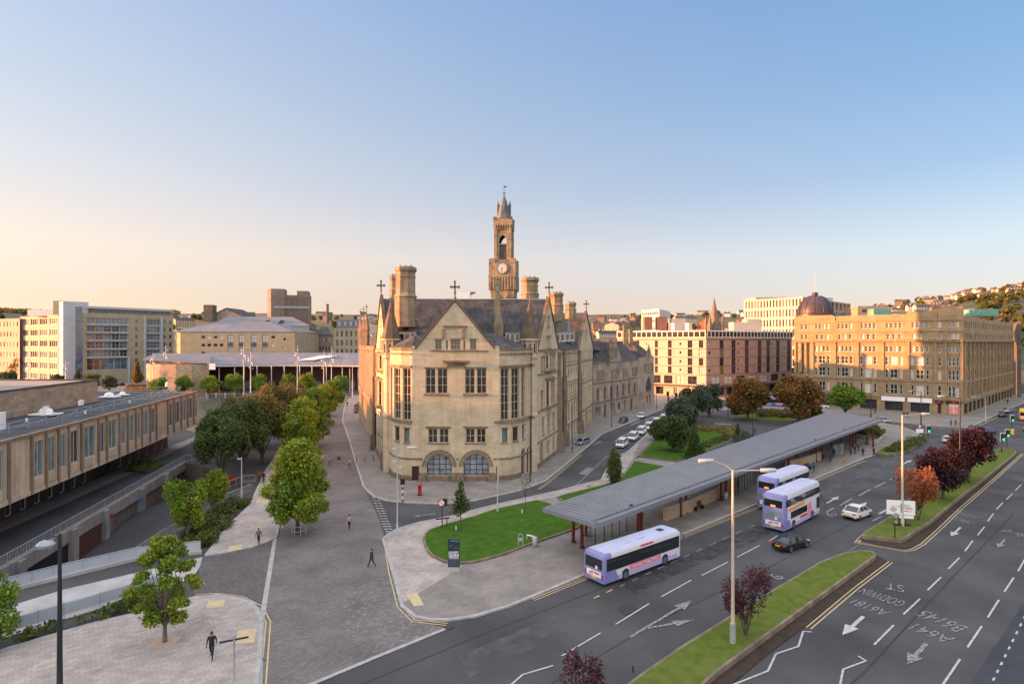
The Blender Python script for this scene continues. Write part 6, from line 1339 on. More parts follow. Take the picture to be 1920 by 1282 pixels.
for i, (x, y, h, w, lf, lb) in enumerate([(566, 872, 12.0, 9.2, 'leaf_yellowgreen', 'yellow topped green tree second in the row along the paved street'), (590, 838, 12.5, 8.5, 'leaf_green', 'green tree third in the row along the paved street'), (604, 800, 11, 7.5, 'leaf_yellowgreen', 'yellow green tree fourth in the row along the paved street'), (616, 780, 10.5, 7.2, 'leaf_green', 'green tree fifth in the row along the paved street'), (630, 762, 9.2, 6.6, 'leaf_green', 'green tree at the far end of the row along the paved street')]):
    tree('street_tree', lb, tp_(x, y), h, w, lf, 11000, .18, .13, 'full', 40+i)
pk = [(296, 742, 7.6, 7.6, 'leaf_green', 'green tree by the pool in front of the stone drum, leftmost of the pool row'), (346, 741, 8.4, 8.8, 'leaf_green', 'round green tree, second of the pool row from the left'), (392, 740, 7.8, 9.4, 'leaf_yellowgreen', 'yellow green tree below the white screen by the pavilion'), (438, 739, 8.8, 9.6, 'leaf_green', 'round green tree left of the tallest pool mast'), (484, 738, 8.4, 8.2, 'leaf_green', 'green tree right of the tallest pool mast'), (543, 738, 8.2, 7.4, 'leaf_green', 'small green tree before the pavilion columns'), (575, 738, 8.8, 9.4, 'leaf_yellowgreen', 'golden green tree before the middle pavilion columns'), (638, 741, 8.2, 7.8, 'leaf_green', 'green tree before the red bus at the pavilion end')]
for i, (x, y, h, w, lf, lb) in enumerate(pk): tree('park_tree', lb, tp_(x, y), h, w, lf, 5000, .25, .12, 'round', 60+i)
for i, (x, y, h, w, lf, lb) in enumerate([(38, 712, 13, 13, 'leaf_olive', 'dark round tree before the pink brick office, nearest the left edge'), (66, 710, 10, 9, 'leaf_olive', 'dark round tree between two others before the pink office'), (86, 712, 11, 11, 'leaf_olive', 'dark round tree just left of the white slab'), (15, 730, 9, 9, 'leaf_dark', 'low dark tree at the left edge behind the civic building roof'), (110, 730, 7, 7, 'leaf_dark', 'small dark bush tree below the white slab'), (146, 727, 9, 6, 'leaf_grey', 'grey green conical tree before the glass office'), (170, 733, 8, 9, 'leaf_dark', 'dark tree before the glass office bands'), (205, 735, 7, 6.5, 'leaf_grey', 'grey green tree beside two dark cars'), (258, 722, 12.5, 6, 'leaf_autumn', 'yellow autumn tree before the pavilion drum')]):
    tree('park_tree', lb, tp_(x, y), h, w, lf, 2600, .34, .12, 'cone' if w < 6.2 else 'round', 80+i)
tree('rowan_sapling', 'thin dark leaved sapling on the oval lawn beside the signal beacon', tp_(864, 997), 6.0, 2.5, 'leaf_dark', 1500, .13, .34, 'cone', 101, trunk_r=.05)
tree('bare_sapling', 'almost leafless sapling on the oval lawn right of the thin lamp post', tp_(985, 964), 5.4, 1.8, 'leaf_grey', 90, .08, .4, 'vase', 102, trunk_r=.035)
tree('columnar_tree', 'slim columnar tree with golden top on the kerb build-out by the taxi rank', tp_(1152, 910), 5.4, 2.5, 'leaf_hedge', 4200, .13, .04, 'column', 103)
tree('yew_tree', 'dark spreading yew on the garden lawn beside the taxis', tp_(1262, 848), 7.6, 7.4, 'leaf_dark', 8500, .22, .1, 'round', 104); tree('yew_tree', 'small dark yew leaning over the last taxi', tp_(1238, 826), 4.6, 5.0, 'leaf_dark', 3400, .22, .08, 'round', 105)
tree('cypress_tree', 'slim dark conical cypress rising behind the canopy roof', tp_(1301, 862), 6.2, 4.2, 'leaf_dark', 4200, .18, .03, 'cone', 106)
for i, (x, y, h, w, lb) in enumerate([(1278, 806, 8.5, 8.5, 'grey green willow nearest the taxi rank'), (1302, 792, 9.8, 10, 'grey green willow in the middle of the garden clump'), (1330, 782, 10.8, 9, 'tall grey green willow at the back of the garden clump')]): tree('willow_tree', lb, tp_(x, y), h, w, 'leaf_grey', 6500, .26, .06, 'spread' if i == 1 else 'round', 110+i)
tree('autumn_tree', 'rust and gold autumn tree before the shopping centre', tp_(1402, 789), 12.2, 12.5, 'leaf_rust', 9500, .36, .14, 'round', 120); tree('autumn_tree', 'russet autumn tree before the left corner of the domed block', tp_(1497, 795), 13.2, 13.5, 'leaf_rust', 9500, .36, .12, 'round', 121)
tree('plane_tree', 'dark green broad tree before the blue shop front of the domed block', tp_(1585, 779), 9.0, 11.5, 'leaf_green', 6500, .32, .12, 'round', 122); tree('plane_tree', 'dark evergreen tree squeezed between russet tree and green tree', tp_(1524, 790), 7.5, 6.5, 'leaf_dark', 4200, .3, .03, 'cone', 123)
def med(x, y): p = G(x, y, .4); return p
tree('purple_plum', 'purple leaved multi stemmed tree beside the tall double lamp post', med(1398, 1190), 5.4, 4.4, 'leaf_plum', 2600, .095, .18, 'vase', 130, multi=4, trunk_r=.09); tree('purple_plum', 'reddish purple tree crown at the bottom edge of the picture', med(1095, 1350), 3.7, 3.4, 'leaf_plum', 1700, .09, .2, 'vase', 131, multi=4, trunk_r=.08)
tree('orange_maple', 'orange autumn tree behind the white direction board', med(1722, 975), 6.4, 5.0, 'leaf_orange', 5200, .12, .22, 'vase', 132, multi=2, trunk_r=.1); tree('purple_plum', 'dark purple tree on the central reservation, just behind the orange one', med(1768, 935), 7.2, 6.6, 'leaf_purple', 6500, .18, .2, 'round', 133); tree('purple_plum', 'dark purple tree on the central reservation, farthest along the turf', med(1816, 902), 8.2, 8.2, 'leaf_purple', 7500, .2, .18, 'round', 134)
def hedge(name, label, px, z0, h, leaf, dens=60, size=.16, cat='hedge', seed=1):
    pts = [(p.x, p.y) for p in PX(px)]; g = random.Random(seed); xs = [p[0] for p in pts]; ys = [p[1] for p in pts]; lob = []
    def ins(x, y):
        c = False
        for i in range(len(pts)):
            (x1, y1), (x2, y2) = pts[i], pts[i-1]
            if (y1 > y) != (y2 > y) and x < (x2-x1)*(y-y1)/(y2-y1)+x1: c = not c
        return c
    ar = abs(sum(pts[i-1][0]*pts[i][1]-pts[i][0]*pts[i-1][1] for i in range(len(pts))))/2; k = max(4, int(ar/.9)); t = 0
    while len(lob) < k and t < 20*k:
        t += 1; x, y = g.uniform(min(xs), max(xs)), g.uniform(min(ys), max(ys))
        if ins(x, y): lob.append((x, y, z0+h*g.uniform(.4, .55), .75, .75, h*g.uniform(.4, .55)))
    c = Vector((sum(xs)/len(xs), sum(ys)/len(ys), z0)); lob = [(a-c.x, b-c.y, d-c.z, e, f, q) for a, b, d, e, f, q in lob]; me = leaf_mesh(name, lob, int(ar*dens), size, leaf, seed); o = bpy.data.objects.new(name, me); COL.objects.link(o); o.location = c; o['label'] = label; o['category'] = cat
hedge('shrub_bed', 'triangular bed of dark and light green shrubs between the ramp road and the pavement', [(345, 1012), (388, 978), (425, 948), (462, 944), (440, 975), (388, 1035), (360, 1032)], .1, .95, 'leaf_hedge', 90, seed=2); hedge('shrub_bed', 'row of darker laurels along the curved railing', [(350, 1005), (388, 975), (425, 946), (444, 946), (405, 985), (365, 1020)], .3, 1.1, 'leaf_dark', 60, seed=3)
hedge('planting_strip', 'long strip of low red and green plants beside the mesh railing', [(25, 1196), (120, 1166), (250, 1124), (300, 1108), (312, 1128), (240, 1148), (120, 1182), (25, 1206)], .1, .75, 'leaf_hedge', 80, seed=4)
hedge('shrub_island', 'oval raised bed of dark shrubs beside the civic building entrance', [(240, 882), (262, 872), (290, 872), (300, 880), (270, 890), (236, 890)], .3, .9, 'leaf_dark', 60, seed=5)
hedge('box_hedge', 'low clipped hedge on the garden lawn beside the dark yew', [(1318, 838), (1362, 822), (1366, 826), (1322, 843)], .3, .9, 'leaf_hedge', 70, seed=6); hedge('clipped_hedge', 'squared dark hedge below the rust autumn tree', [(1372, 778), (1414, 779), (1416, 775), (1376, 772)], .1, 1.9, 'leaf_dark', 60, .2, seed=7); hedge('shrub_border', 'long shrub border beneath the russet autumn tree', [(1420, 784), (1500, 786), (1500, 776), (1424, 774)], .1, 1.6, 'leaf_olive', 50, .2, seed=8)
hedge('flower_bed', 'yellow green flower bed behind the garden lawn', [(1272, 808), (1290, 802), (1322, 805), (1372, 808), (1392, 815), (1372, 823), (1345, 812), (1290, 812)], .3, 1.0, 'leaf_gold', 40, .16, seed=9); hedge('shrub_mound', 'grey green mound of shrubs right of the flower bed', [(1374, 826), (1392, 814), (1410, 818), (1408, 826), (1384, 836)], .3, 1.2, 'leaf_grey', 55, .16, seed=10)
hedge('round_planter_shrubs', 'green shrubs filling the round stone planter at the canopy end', [(1592, 815), (1610, 808), (1640, 808), (1656, 818), (1650, 825), (1620, 822), (1600, 822)], .8, 1.1, 'leaf_hedge', 60, .18, seed=11); hedge('tip_hedge', 'olive hedge along the tip of the bus bay pavement', [(1654, 853), (1690, 834), (1722, 824), (1740, 828), (1720, 838), (1690, 852)], .3, 1.0, 'leaf_hedge', 70, .15, seed=12)
hedge('ground_cover', 'rust brown shrub bank under the yellow autumn tree by the square', [(235, 742), (280, 742), (278, 730), (240, 730)], .1, 2.6, 'leaf_rust', 30, .3, seed=13)
T = tree('topiary', 'small dark columnar topiary right of the flower bed', tp_(1383, 822), 3.2, 1.1, 'leaf_dark', 900, .12, .05, 'column', 140)
# woods on the far hills
tk_ = {}
for k, (lf, nm) in enumerate([('leaf_dark', 'dark'), ('leaf_olive', 'olive'), ('leaf_hedge', 'light')]):
    tk_[nm] = tree('hillside_tree', nm+' green tree on the distant hillside', (0, 0, 0), 11, 12, lf, 420, 1.0, .1, 'round', 150+k, group=nm+' trees on the hills')
r3 = random.Random(5); first = set()
for i in range(270):
    if i < 90: x = r3.uniform(1790, 1960); Y = r3.uniform(480, 1000)
    elif i < 170: x = r3.uniform(1580, 1960); Y = r3.uniform(900, 1650)
    else: x = r3.uniform(-20, 1500); Y = r3.uniform(700, 2000)
    X = (x-CX)*Y/FPX; k = r3.choice(['dark', 'olive', 'light', 'olive']); loc = (X, Y, terrain(X, Y)-.5); s = r3.uniform(.7, 1.25)
    if k not in first: first.add(k); tk_[k].location = loc; tk_[k].scale = (s,)*3
    else: copy_tree(tk_[k], loc, r3.uniform(0, 6), s)
# a wood that reads as one mass on the left ridge
lob = []
for i in range(420):
    x = r3.uniform(-250, 330); Y = r3.uniform(1700, 2150); X = (x-CX)*Y/FPX; lob.append((X, Y, terrain(X, Y)+5, 16, 16, 9))
me = leaf_mesh('wood', lob, 30000, 2.6, 'leaf_olive', 9); o = bpy.data.objects.new('wood', me); COL.objects.link(o); o['kind'] = 'stuff'
# ---------------------------------------------------------------- vehicles (front towards +x)
def wheels(T, xs, yw, r, w=.22, rim='rim'):
    for x in xs:
        for s in (-1, 1):
            D = MB(); y = s*yw; D.tube([(x, y-s*w, r), (x, y-s*w*.9, r), (x, y-s*.02, r), (x, y, r)], [r*.9, r, r, r*.93], 18); o = D.build('wheel', 'rubber', T, 40, world=False)
            E = MB(); E.tube([(x, y-s*.05, r), (x, y+s*.012, r)], [r*.64, r*.62], 14)
            for k in range(5): a = 2*math.pi*k/5; E.box((x+math.cos(a)*r*.32, y+s*.02, r+math.sin(a)*r*.32), (.07, .02, .07))
            E.build('rim', rim, o, 40, world=False)
def make_car(name, label, L=4.5, Wd=1.8, Ht=1.45, paint='silver', kind='hatch', taxi=False, group=None, cat='car'):
    T = thing(name, label, cat, (0, 0, 0), 0, group); ORG[T.name] = V(0, 0, 0); h = L/2; w = Wd/2
    belt = Ht*.62 if kind != 'van' else Ht*.58
    prof = {'hatch': [(-h, .42, .72, .80), (-h+.06, .3, belt*.97, .90), (-h+.5, .22, belt, .98), (-.3, .2, belt*.99, 1), (h*.42, .2, belt*.96, .99), (h-.45, .22, belt*.80, .95), (h-.1, .28, belt*.66, .86), (h, .36, belt*.52, .76)],
            'saloon': [(-h, .42, .70, .78), (-h+.08, .3, belt*.98, .88), (-h+.75, .22, belt*1.02, .97), (-.3, .2, belt, 1), (h*.40, .2, belt*.95, .99), (h-.45, .22, belt*.80, .95), (h-.1, .28, belt*.66, .86), (h, .36, belt*.52, .76)],
            'van': [(-h, .42, .80, .86), (-h+.04, .3, belt, .94), (-h+.4, .22, belt, .99), (-.3, .2, belt, 1), (h*.45, .2, belt*.97, .99), (h-.35, .22, belt*.80, .95), (h-.08, .28, belt*.66, .88), (h, .36, belt*.5, .78)]}[kind]
    D = MB(); D.loft([[(x, -w*k*.9, zl), (x, -w*k, zl+.12), (x, -w*k, (zl+zh)/2+.08), (x, -w*k*.93, zh-.04), (x, -w*k*.80, zh), (x, w*k*.80, zh), (x, w*k*.93, zh-.04), (x, w*k, (zl+zh)/2+.08), (x, w*k, zl+.12), (x, w*k*.9, zl)] for x, zl, zh, k in prof])
    b = D.build('body', paint, T, 35, world=False)
    cab = {'hatch': [(-h+.12, belt-.08, .80), (-h+.42, Ht-.12, .76), (-h+.9, Ht-.02, .74), (.1, Ht, .74), (h*.30, Ht-.10, .72), (h*.60, belt*.93, .80)],
           'saloon': [(-h+.42, belt-.06, .80), (-h+1.35, Ht-.09, .72), (-h+1.9, Ht-.01, .72), (.1, Ht, .73), (h*.25, Ht-.10, .72), (h*.58, belt*.93, .80)],
           'van': [(-h+.05, belt-.06, .86), (-h+.14, Ht-.10, .78), (-h+.4, Ht-.02, .78), (.2, Ht, .78), (h*.40, Ht-.14, .76), (h*.72, belt*.92, .84)]}[kind]
    D = MB(); R_ = []
    for x, zt, k in cab: R_.append([(x, -w*.90, belt-.12), (x, -w*(.88+(k-.88)*.9), max(belt-.1, zt-.07)), (x, -w*k*.93, max(belt-.08, zt-.03)), (x, w*k*.93, max(belt-.08, zt-.03)), (x, w*(.88+(k-.88)*.9), max(belt-.1, zt-.07)), (x, w*.90, belt-.12)])
    D.loft(R_); D.build('window', 'glass_car', T, 35, world=False)
    D = MB(); R2 = [[(x, -w*k*1.0, zt-.05), (x, -w*k*.86, zt+.005), (x, w*k*.86, zt+.005), (x, w*k*1.0, zt-.05)] for x, zt, k in cab[1:-1]]
    D.loft([[*r, (r[3][0], r[3][1]*.9, r[3][2]-.03), (r[0][0], r[0][1]*.9, r[0][2]-.03)] for r in R2]); 
    for s in (-1, 1):
        for i, j in ((0, 1), (len(cab)-2, len(cab)-1)):
            a, c = cab[i], cab[j]; D.tube([(a[0], s*w*(a[2] if i else .9)*.97, a[1]-.03), (c[0], s*w*(c[2] if not i else .9)*.97, c[1]-.03)], .035, 5)
        x = (-.1 if kind != 'van' else .1); D.tube([(x, s*w*.93, belt-.02), (x-.05, s*w*.77, Ht-.05)], .035, 5); D.tube([(-h*.52, s*w*.92, belt-.02), (-h*.50, s*w*.77, Ht-.05)], .04, 5)
    D.build('roof', paint, T, 35, world=False)
    for s in (-1, 1):
        D = MB(); D.box((h-.13, s*w*.62, belt*.64), (.16, .32, .13)); D.build('headlight', 'lens_clear', T, world=False); D = MB(); D.box((-h+.06, s*w*.70, belt*.84), (.14, .36, .15)); D.build('tail_light', 'lens_red', T, world=False)
        D = MB(); D.box((h*.30, s*(w+.05), belt+.0), (.12, .16, .11)); D.build('mirror', paint, T, world=False)
    D = MB(); D.box((-h-.005, 0, .62), (.03, .52, .12)); D.build('number_plate', 'yellow_plate', T, world=False); D = MB(); D.box((h+.0, 0, .42), (.04, .52, .11)); D.build('number_plate', 'white', T, world=False)
    D = MB(); D.box((h-.03, 0, .5), (.08, w*1.1, .16)); D.build('bumper', 'black', T, world=False); D = MB(); D.box((-h+.02, 0, .36), (.08, w*1.3, .14)); D.build('bumper', 'black', T, world=False)
    wheels(T, (-h*.58, h*.62), w-.0, .32)
    if taxi: D = MB(); D.box((.1, 0, Ht+.09), (.22, .6, .16)); D.build('roof_sign', 'white', T, world=False); D = MB(); D.box((.2, 0, belt*.86), (.9, Wd*1.003, .02)); 
    return T
def heading(x0, y0, x1, y1): a, b = G(x0, y0), G(x1, y1); return math.atan2((b-a).y, (b-a).x)
def put(T, x, y, rz, z=0.): p = G(x, y); T.location = (p.x, p.y, z); T.rotation_euler = (0, 0, rz); return T
rd = heading(1131, 1103, 1277, 1047)
c = make_car('car', 'black saloon car with yellow rear plate beside the double decker bus', 4.6, 1.85, 1.42, 'black_gloss', 'saloon'); put(c, 1483, 1026, R(31))
c = make_car('car', 'pale pinkish white coupe car with dark glass ahead of the black saloon', 4.7, 1.95, 1.55, 'cream_car', 'saloon'); put(c, 1607, 968, R(35))
tx0 = make_car('taxi', 'nearest white taxi at the front of the rank, by the columnar tree', 4.6, 1.85, 1.82, 'white_car', 'van', True, 'white taxis in the rank', 'taxi')
tr = heading(1230, 793, 1166, 836); put(tx0, 1166, 837, tr)
for (x, y), lb in zip([(1187, 824), (1202, 813), (1216, 804.5), (1230, 796), (1244, 789)], ['second white taxi in the rank, tight behind the front one', 'third white taxi in the rank counted from the columnar tree', 'fourth white taxi in the rank counted from the columnar tree', 'fifth white taxi in the rank, next to the dark yew', 'last white taxi in the rank, farthest from the camera']):
    p = G(x, y); copy_tree(tx0, (p.x, p.y, 0), tr+R(rnd.uniform(-3, 3)), None, lb)
hb = make_car('car', 'silver hatchback parked facing the camera under the town hall', 4.2, 1.75, 1.5, 'silver', 'hatch'); put(hb, 1092, 833, R(-128))
def ccopy(src, x, y, rz, lb, swap=None, z=0): p = G(x, y); return copy_tree(src, (p.x, p.y, z), rz, None, lb, None, swap)
ccopy(hb, 1169, 792, R(-118), 'dark navy car driving beside the taxi rank', {'silver': 'navy'}); ccopy(c, 1202, 783, R(-112), 'white saloon car farthest along the street beside the taxi rank', {'cream_car': 'white_car'})
ccopy(c, 1652, 792, R(170), 'silver white saloon passing the domed block behind the canopy tip', {'cream_car': 'silver'}); ccopy(hb, 1880, 781, R(42), 'black hatchback in the side street beside the domed block', {'silver': 'black_gloss'}); ccopy(c, 1889, 773, R(42), 'silver saloon just beyond the black hatchback in the side street', {'cream_car': 'silver'})
ccopy(hb, 1826, 808, R(35), 'dark red hatchback behind the purple trees', {'silver': 'red_car'}); vn = make_car('car', 'blue estate car at the junction behind the purple trees', 4.6, 1.85, 1.7, 'blue_car', 'van'); put(vn, 1852, 812, R(20)); ccopy(hb, 1779, 829, R(40), 'pale hatchback with yellow plate half hidden by the purple trees', {'silver': 'white_car'})
ccopy(vn, 66, 722, R(80), 'dark van parked among trees before the pink office', {'blue_car': 'black_gloss'}); ccopy(vn, 86, 718, R(0), 'cream van parked before the white slab', {'blue_car': 'cream_car'}); ccopy(hb, 233, 707, R(10), 'blue car on the road before the glass office', {'silver': 'blue_car'})
ccopy(c, 1432, 752, R(200), 'white car half hidden behind the rust autumn tree', {'cream_car': 'white_car'}); ccopy(hb, 1452, 757, R(20), 'silver car between the two russet trees'); ccopy(vn, 1540, 764, R(160), 'white van behind the russet trees', {'blue_car': 'white_car'})
for k, (x, y) in enumerate(((216, 724), (228, 723))): ccopy(hb, x, y, R(90), 'small dark car parked on the square, %s of two' % ('left' if k == 0 else 'right'), {'silver': 'black_gloss'})
def make_bus(label, double=False, L=11.3, body='bus_pink', skirt='bus_lilac_light', rear='bus_lilac', top='bus_roof'):
    T = thing('double_decker_bus' if double else 'single_decker_bus', label, 'bus', (0, 0, 0)); ORG[T.name] = V(0, 0, 0); h = L/2; w = 1.25; Ht = 4.35 if double else 2.95
    def ring(x, z0, z1, k=1.): return [(x, -w*k, z0), (x, -w*k, z1-.28), (x, -w*k*.93, z1-.07), (x, -w*k*.7, z1), (x, w*k*.7, z1), (x, w*k*.93, z1-.07), (x, w*k, z1-.28), (x, w*k, z0)]
    D = MB(); D.loft([ring(-h+1.0, .32, Ht), ring(h-.5, .32, Ht), ring(h-.1, .35, Ht-.12, .96), ring(h, .4, Ht-.35, .9)]); D.build('body', body, T, 40, world=False)
    D = MB(); D.loft([ring(-h, .34, Ht-.22, .97), ring(-h+.12, .32, Ht-.04, 1.), ring(-h+1.001, .32, Ht+.001, 1.001)]); D.build('rear_body', rear, T, 40, world=False)
    D = MB(); D.loft([[(x, -w*.86*k, Ht-.03), (x, -w*.6*k, Ht+.035), (x, w*.6*k, Ht+.035), (x, w*.86*k, Ht-.03)] for x, k in ((-h+.35, 1), (h-.5, 1), (h-.25, .95))]); rf = D.build('roof', top, T, 40, world=False)
    D = MB(); D.box((h-1.8, 0, Ht+.06), (.7, .6, .06)); D.build('roof_hatch', 'dark_wall' if not double else top, rf, world=False)
    D = MB()
    for x in (-h+1.1, -h+1.7, -h*.25, h*.1): D.box((x, .5 if x < -h*.3 else -.4, Ht+.06), (.7, .12, .06)); D.box((x-.5, .5 if x < -h*.3 else -.4, Ht+.08), (.25, .3, .1))
    if not double: D.build('roof_vent', top, rf, world=False)
    for s in (-1, 1):
        D = MB(); D.box((0.2, s*(w+.004), .52), (L-1.8, .012, .42)); D.build('skirt_panel', skirt, T, world=False)
        D = MB(); D.loft([[(-h+.15, s*(w+.005), .34), (-h+.15, s*(w+.02), .34), (-h+.15, s*(w+.02), 1.35), (-h+.15, s*(w+.005), 1.35)], [(-h+2.0, s*(w+.005), .34), (-h+2.0, s*(w+.02), .34), (-h+1.5, s*(w+.02), 1.35), (-h+1.5, s*(w+.005), 1.35)]]); D.build('side_panel', rear, T, world=False)
        nw = 8; lo, hi = (1.30, 2.46) if not double else (1.35, 2.15); x0, x1 = (-h+.35, h-.35) if not double else (-h+1.9, h-4.2)
        D = MB(); D.box(((x0+x1)/2, s*(w+.008), (lo+hi)/2), (x1-x0, .02, hi-lo)); wl = D.build('window', 'glass_car', T, world=False); D = MB(); k = nw if not double else 4
        for i in range(1, k): D.box((x0+(x1-x0)*i/k, s*(w+.02), (lo+hi)/2), (.06, .012, hi-lo))
        D.build('window_pillar', 'black', wl, world=False)
        if double:
            D = MB(); D.box((.15, s*(w+.008), 3.3), (L-.8, .02, .82)); wl = D.build('window', 'glass_car', T, world=False); D = MB()
            for i in range(1, 7): D.box((-h+.55+(L-.8)*i/7, s*(w+.02), 3.3), (.05, .012, .82))
            D.build('window_pillar', 'black', wl, world=False); D = MB(); D.box((h-.75, s*(w+.008), 1.75), (1.0, .02, 1.4)); D.build('cab_window', 'glass_car', T, world=False)
            D = MB()
            for i in range(2): D.box((-h+2.3+i*3.2, s*(w+.03), 3.48), (.9, .012, .3))
            D.build('opening_window', 'glass_pale', T, world=False); D = MB(); D.loft([[(-h+1.2, s*(w+.006), 2.3), (-h+1.2, s*(w+.014), 2.3), (-h+1.2, s*(w+.014), 2.6), (-h+1.2, s*(w+.006), 2.6)], [(-h+5.6, s*(w+.006), 2.35), (-h+5.6, s*(w+.014), 2.35), (-h+6.4, s*(w+.014), 2.82), (-h+6.4, s*(w+.006), 2.82)]]); D.build('livery_stripe', 'orange', T, world=False)
            D = MB(); D.box((h-3.4, s*(w+.006), 1.5), (1.0, .01, 1.5)); D.build('livery_panel', 'advert_pink', T, world=False); D = MB(); D.box((h-5.2, s*(w+.008), 1.0), (2.2, .012, .32)); D.build('side_lettering_panel', 'advert_red', T, world=False)
        else:
            D = MB(); D.box((.1, s*(w+.012), 1.02), (4.6, .014, .5)); ad = D.build('side_advert', 'advert_pink', T, world=False); D = MB(); D.box((.3, s*w*.955, 2.68), (1.9, .12, .18)); D.build('destination_panel', 'advert_red', T, world=False)
            D = MB()
            for q, (u, l_, z_) in enumerate(((-1.6, .5, 1.05), (-.9, .55, 1.05), (0, .3, 1.1), (.5, .5, .98), (1.3, .8, 1.08))): D.box((u+.1, s*(w+.021), z_), (l_, .006, .06))
            D.build('advert_lettering', 'white', ad, world=False)
    D = MB(); D.box((-h-.004, 0, 1.95 if not double else 3.28), (.03, 2.1, .95 if not double else .82)); D.build('rear_window', 'glass_car', T, world=False)
    if double: D = MB(); D.box((-h-.004, 0, 1.98), (.03, 2.0, .72)); D.build('rear_window', 'glass_pale', T, world=False); D = MB(); D.box((-h-.022, 0, 3.0), (.02, .55, .2)); D.build('route_display', 'lit_orange', T, world=False)
    D = MB(); D.box((-h-.006, 0, 1.0), (.02, 1.75, .5)); ra = D.build('rear_advert', 'white', T, world=False); D = MB()
    for y_, z_, a, b in ((-.4, 1.05, .6, .16), (.35, .95, .5, .16), (.1, 1.12, .5, .08)): D.box((-h-.02, y_, z_), (.01, a, b))
    D.build('advert_lettering', 'advert_red', ra, world=False); D = MB(); D.box((-h-.01, 0, .62), (.02, .55, .14)); D.build('number_plate', 'yellow_plate', T, world=False)
    for s in (-1, 1):
        D = MB(); D.box((-h-.0, s*1.08, .85), (.04, .14, .5)); D.build('tail_light', 'lens_red', T, world=False); D = MB(); D.box((h-.03, s*.95, .7), (.06, .35, .22)); D.build('headlight', 'lens_clear', T, world=False); D = MB(); D.tube([(h-.1, s*1.15, 2.5), (h+.3, s*1.35, 2.45), (h+.3, s*1.35, 2.05)], .05, 5); D.build('mirror', 'black', T, world=False)
    D = MB(); D.box((h+.0, 0, 1.85), (.04, 2.05, 1.25)); D.build('windscreen', 'glass_car', T, world=False)
    D = MB(); D.lathe((-h-.02, -.0, 1.62), [(.001, 0)], 3) if 0 else D.box((-h-.025, -.35, 1.6), (.01, .26, .26), 0); D.build('badge', 'white', T, world=False)
    wheels(T, (-h+2.9 if not double else -h+2.7, h-2.6), w+.02, .48, .3); D = MB()
    for x in (-h+2.9 if not double else -h+2.7, h-2.6):
        for s in (-1, 1): D.tube([(x, s*(w-.05), .5), (x, s*(w+.009), .5)], .58, 18)
    D.build('wheel_arch', 'black', T, world=False)
    return T
bs = make_bus('lilac and white single decker bus with pink side advert pulling away from the canopy'); a, b = G(1131, 1103), G(1278, 1047); rd = math.atan2((b-a).y, (b-a).x); m_ = (a+b)/2; nrm = V(-math.sin(rd), math.cos(rd), 0); bs.location = m_+nrm*1.25; bs.location.z = 0; bs.rotation_euler = (0, 0, rd)
b1 = make_bus('double decker bus with orange stripe and lilac rear in the outer lane', True, 10.9); a = G(1470, 1001); rd2 = R(42); m_ = a+V(math.cos(rd2), math.sin(rd2), 0)*5.45+V(-math.sin(rd2), math.cos(rd2), 0)*1.25; b1.location = (m_.x, m_.y, 0); b1.rotation_euler = (0, 0, rd2)
a = G(1419.5, 953); rd3 = R(42); m_ = a+V(math.cos(rd3), math.sin(rd3), 0)*5.45-V(-math.sin(rd3), math.cos(rd3), 0)*1.25; copy_tree(b1, (m_.x, m_.y, 0), rd3, None, 'white roofed double decker bus at the kerb behind the nearer double decker', None, {'orange': 'bus_lilac_light', 'advert_pink': 'bus_pink'})
p = G(1468, 762); copy_tree(bs, (p.x, p.y, 0), R(160), None, 'blue single decker bus half hidden by the russet tree', None, {'bus_pink': 'bus_lilac', 'bus_lilac_light': 'bus_lilac'})
p = G(662, 724); copy_tree(b1, (p.x, p.y, 0), R(5), None, 'red double decker bus behind the pavilion columns', None, {'bus_pink': 'red', 'bus_lilac': 'red', 'bus_lilac_light': 'red', 'bus_roof': 'red', 'orange': 'red'})
p = G(1922, 786); copy_tree(bs, (p.x, p.y, 0), R(48), (.7, 1, .95), 'yellow orange bus cut off by the right edge', None, {'bus_pink': 'yellow', 'bus_lilac': 'orange', 'bus_lilac_light': 'orange', 'bus_roof': 'yellow', 'advert_pink': 'orange'})
def bike(name, lb, x, y, rz):
    T = thing(name, lb, 'bicycle', (0, 0, 0)); ORG[T.name] = V(0, 0, 0)
    for xx in (-.5, .5): D = MB(); D.tube([(xx+.33*math.cos(t), 0, .33+.33*math.sin(t)) for t in [2*math.pi*i/14 for i in range(15)]], .025, 5, cap=False); D.build('wheel', 'rubber', T, world=False)
    D = MB(); D.tube([(-.5, 0, .33), (-.1, 0, .75), (.38, 0, .8), (.5, 0, .33)], .025, 5); D.tube([(-.1, 0, .8), (0, 0, .35), (.38, 0, .75)], .02, 5); D.tube([(-.1, 0, .75), (-.12, 0, .95)], .025, 5); D.build('frame', 'black', T, world=False); D = MB(); D.tube([(.38, -.25, 1.0), (.36, 0, .95), (.38, .25, 1.0)], .02, 5); D.build('handlebar', 'black', T, world=False); D = MB(); D.box((-.12, 0, .97), (.25, .12, .06)); D.build('saddle', 'black', T, world=False)
    p = G(x, y); T.location = (p.x, p.y, .12); T.rotation_euler = (0, 0, rz); return T
bike('bicycle', 'bicycle leaning beside two people under the dark trees', 489, 908, R(60))
